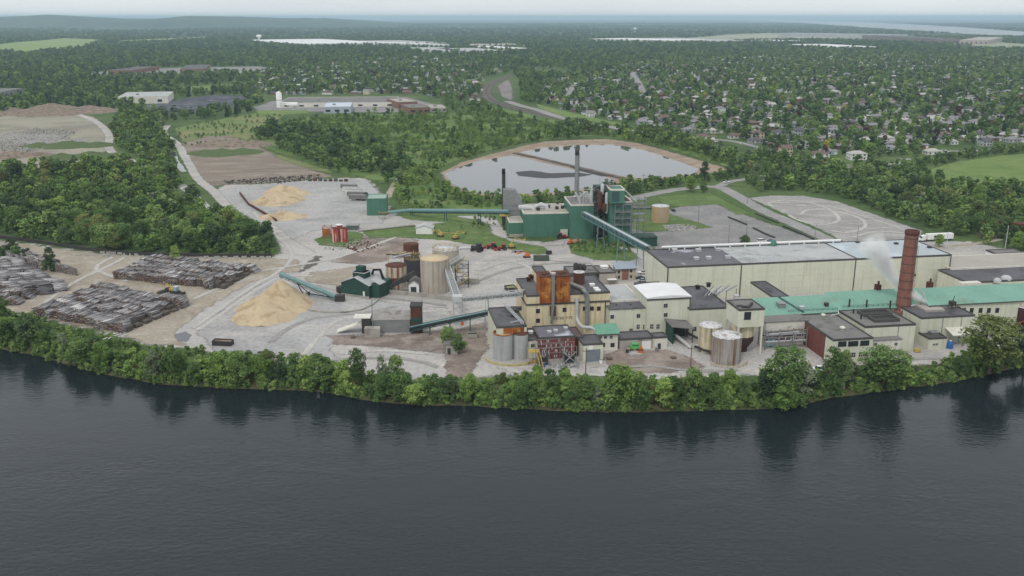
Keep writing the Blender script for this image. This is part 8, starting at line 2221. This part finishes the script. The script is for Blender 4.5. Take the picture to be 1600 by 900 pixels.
for c in indiv:
    x, y, z, h, w, kd, reg = c
    if reg.startswith("big:"): lab, grp = reg[4:], None
    elif reg == "bank":
        k, i = seg_rank[id(c)]
        lab, grp = f"{SH[kd]} bank tree, {ORD[i] if i < 20 else 'last'} from left {k}", "trees along the river bank"
    else:
        px, py = PX((x, y, 0))
        lab, grp = f"{SH[kd]} {REG[reg]} " + near_phrase(px, py, SLOPE_MARKS if reg == "slope" else SUB_MARKS if reg == "suburb" else WOOD_MARKS), REG[reg].replace("tree ", "trees ", 1)
        if reg == "log_gap": lab = f"{SH[kd]} {REG[reg]}"
    T = thing("tree" if kd != 5 else "conifer", lab, "tree", (x, y, z), tr.random() * 6.28, grp)
    s = h / 10
    o = link("crown", NEAR_BIG[kd] if reg.startswith("big:") and kd in NEAR_BIG and h > 9 else tr.choice(NEAR[kd]), T); o.scale = (s * w, s * w, s)
    t = link("trunk", TRUNKS[2 if "twin" in lab else tr.randrange(2)], T); t.scale = (s * 1.1, s * 1.1, s)
groups = {}
for c in rest: 
    nm = {"bank": "river_bushes", "shore": "river_bushes", "slope": "slope_wood", "slope_top": "slope_wood", "shrub": "shrubland", "shrub_trees": "shrubland", "yard_weeds": "weeds", "path_weeds": "weeds", "suburb": "suburb_greenery", "suburb_left": "suburb_greenery", "horizon_woods": "distant_forest", "far_woods": "distant_forest", "farm_row": "distant_forest"}.get(c[6], "woodland")
    groups.setdefault(nm, []).append((c[0], c[1], c[2] - .1, c[3] / 10 * c[4], c[3] / 10, tr.random() * 6.28, tr.choice(MIDK[c[5]])))
for nm, pts in groups.items(): scatter(nm, None, pts, tc)
print("TREES", len(indiv), {k: len(v) for k, v in groups.items()}, "HOUSES", len(houses))

# ------------------------------------------------------------------ STEAM and HAZE
def steam(name, p, q, r0, r1, dens, label):
    """a plume: a volume that thins out from its axis and towards its tip"""
    p = Vector(p); q = Vector(q); L = (q - p).length; R_ = max(r0, r1) * 1.25
    mat = bpy.data.materials.new(name + "_vapour"); mat.use_nodes = True; nt = mat.node_tree; nt.nodes.clear()
    out = N(nt, "ShaderNodeOutputMaterial"); pv = N(nt, "ShaderNodeVolumePrincipled")
    pv.inputs["Color"].default_value = (1.0, 1.0, 1.0, 1); pv.inputs["Anisotropy"].default_value = .0
    def ma(op, *xs):
        n = N(nt, "ShaderNodeMath"); n.operation = op
        for i, x in enumerate(xs):
            if isinstance(x, (int, float)): n.inputs[i].default_value = x
            else: nt.links.new(x, n.inputs[i])
        return n.outputs[0]
    tc = N(nt, "ShaderNodeTexCoord"); sp = N(nt, "ShaderNodeSeparateXYZ"); nz = N(nt, "ShaderNodeTexNoise", Scale=1.1 / R_ * 1.6, Detail=5.0, Roughness=.6)
    nt.links.new(tc.outputs["Object"], sp.inputs[0]); nt.links.new(tc.outputs["Object"], nz.inputs["Vector"])
    sw = N(nt, "ShaderNodeTexNoise", Scale=.35 / R_, Detail=2.0); nt.links.new(tc.outputs["Object"], sw.inputs["Vector"])
    wob = ma('MULTIPLY', ma('SUBTRACT', sw.outputs["Fac"], .5), R_ * 1.4)
    x2 = ma('ADD', sp.outputs[0], wob)
    d = ma('SQRT', ma('ADD', ma('MULTIPLY', x2, x2), ma('MULTIPLY', sp.outputs[1], sp.outputs[1])))
    rad = ma('MULTIPLY_ADD', sp.outputs[2], (r1 - r0) / L, r0)
    core = ma('MAXIMUM', ma('SUBTRACT', 1.0, ma('DIVIDE', d, rad)), 0.0)
    n2 = ma('MAXIMUM', ma('MULTIPLY_ADD', ma('SUBTRACT', nz.outputs["Fac"], .5), 3.2, .55), 0.0)
    tip = ma('MINIMUM', ma('MAXIMUM', ma('DIVIDE', ma('SUBTRACT', L, sp.outputs[2]), L * .55), 0.0), 1.0)
    den = ma('MULTIPLY', ma('MULTIPLY', ma('MULTIPLY', ma('POWER', core, 1.1), n2), tip), dens)
    nt.links.new(den, pv.inputs["Density"]); nt.links.new(pv.outputs[0], out.inputs["Volume"])
    m = MB(); m.lathe([(.02, -.2), (max(r0 * 1.3, .3) + .4, 0), (R_, L * .8), (R_ * .75, L * 1.02), (.05, L * 1.12)], n=16, cap=False)
    me = m.mesh(name, [mat]); bm_ = bmesh.new(); bm_.from_mesh(me); bmesh.ops.remove_doubles(bm_, verts=bm_.verts, dist=1e-4); bmesh.ops.recalc_face_normals(bm_, faces=bm_.faces); bm_.to_mesh(me); bm_.free()
    o = link(name, me); o["kind"] = "stuff"; o["label"] = label
    o.location = p; o.rotation_euler = (q - p).to_track_quat('Z', 'Y').to_euler()
Ys = cc.y + 6
steam("steam", PY(1407, 454, Ys), PY(1356, 372, Ys), 1.6, 6.6, 4.2, "white steam plume drifting left from behind the brick chimney")
Yj = jp.y
steam("steam", PY(1449, 474, Yj), PY(1420, 455, Yj), .6, 2.6, 3.4, "small white steam jet right of the brick chimney")
HZ = MB().box(-48000, 48000, -14000, 75000, -6.0, 175.0)
hm = bpy.data.materials.new("haze_air"); hm.use_nodes = True; nt = hm.node_tree; nt.nodes.clear()
out = N(nt, "ShaderNodeOutputMaterial"); pv = N(nt, "ShaderNodeVolumePrincipled")
pv.inputs["Color"].default_value = (0.64, 0.83, 1.0, 1); pv.inputs["Density"].default_value = HAZE = 0.00006; pv.inputs["Anisotropy"].default_value = 0.0
nt.links.new(pv.outputs[0], out.inputs["Volume"])
o = link("haze", HZ.mesh("haze", [hm])); o["kind"] = "stuff"
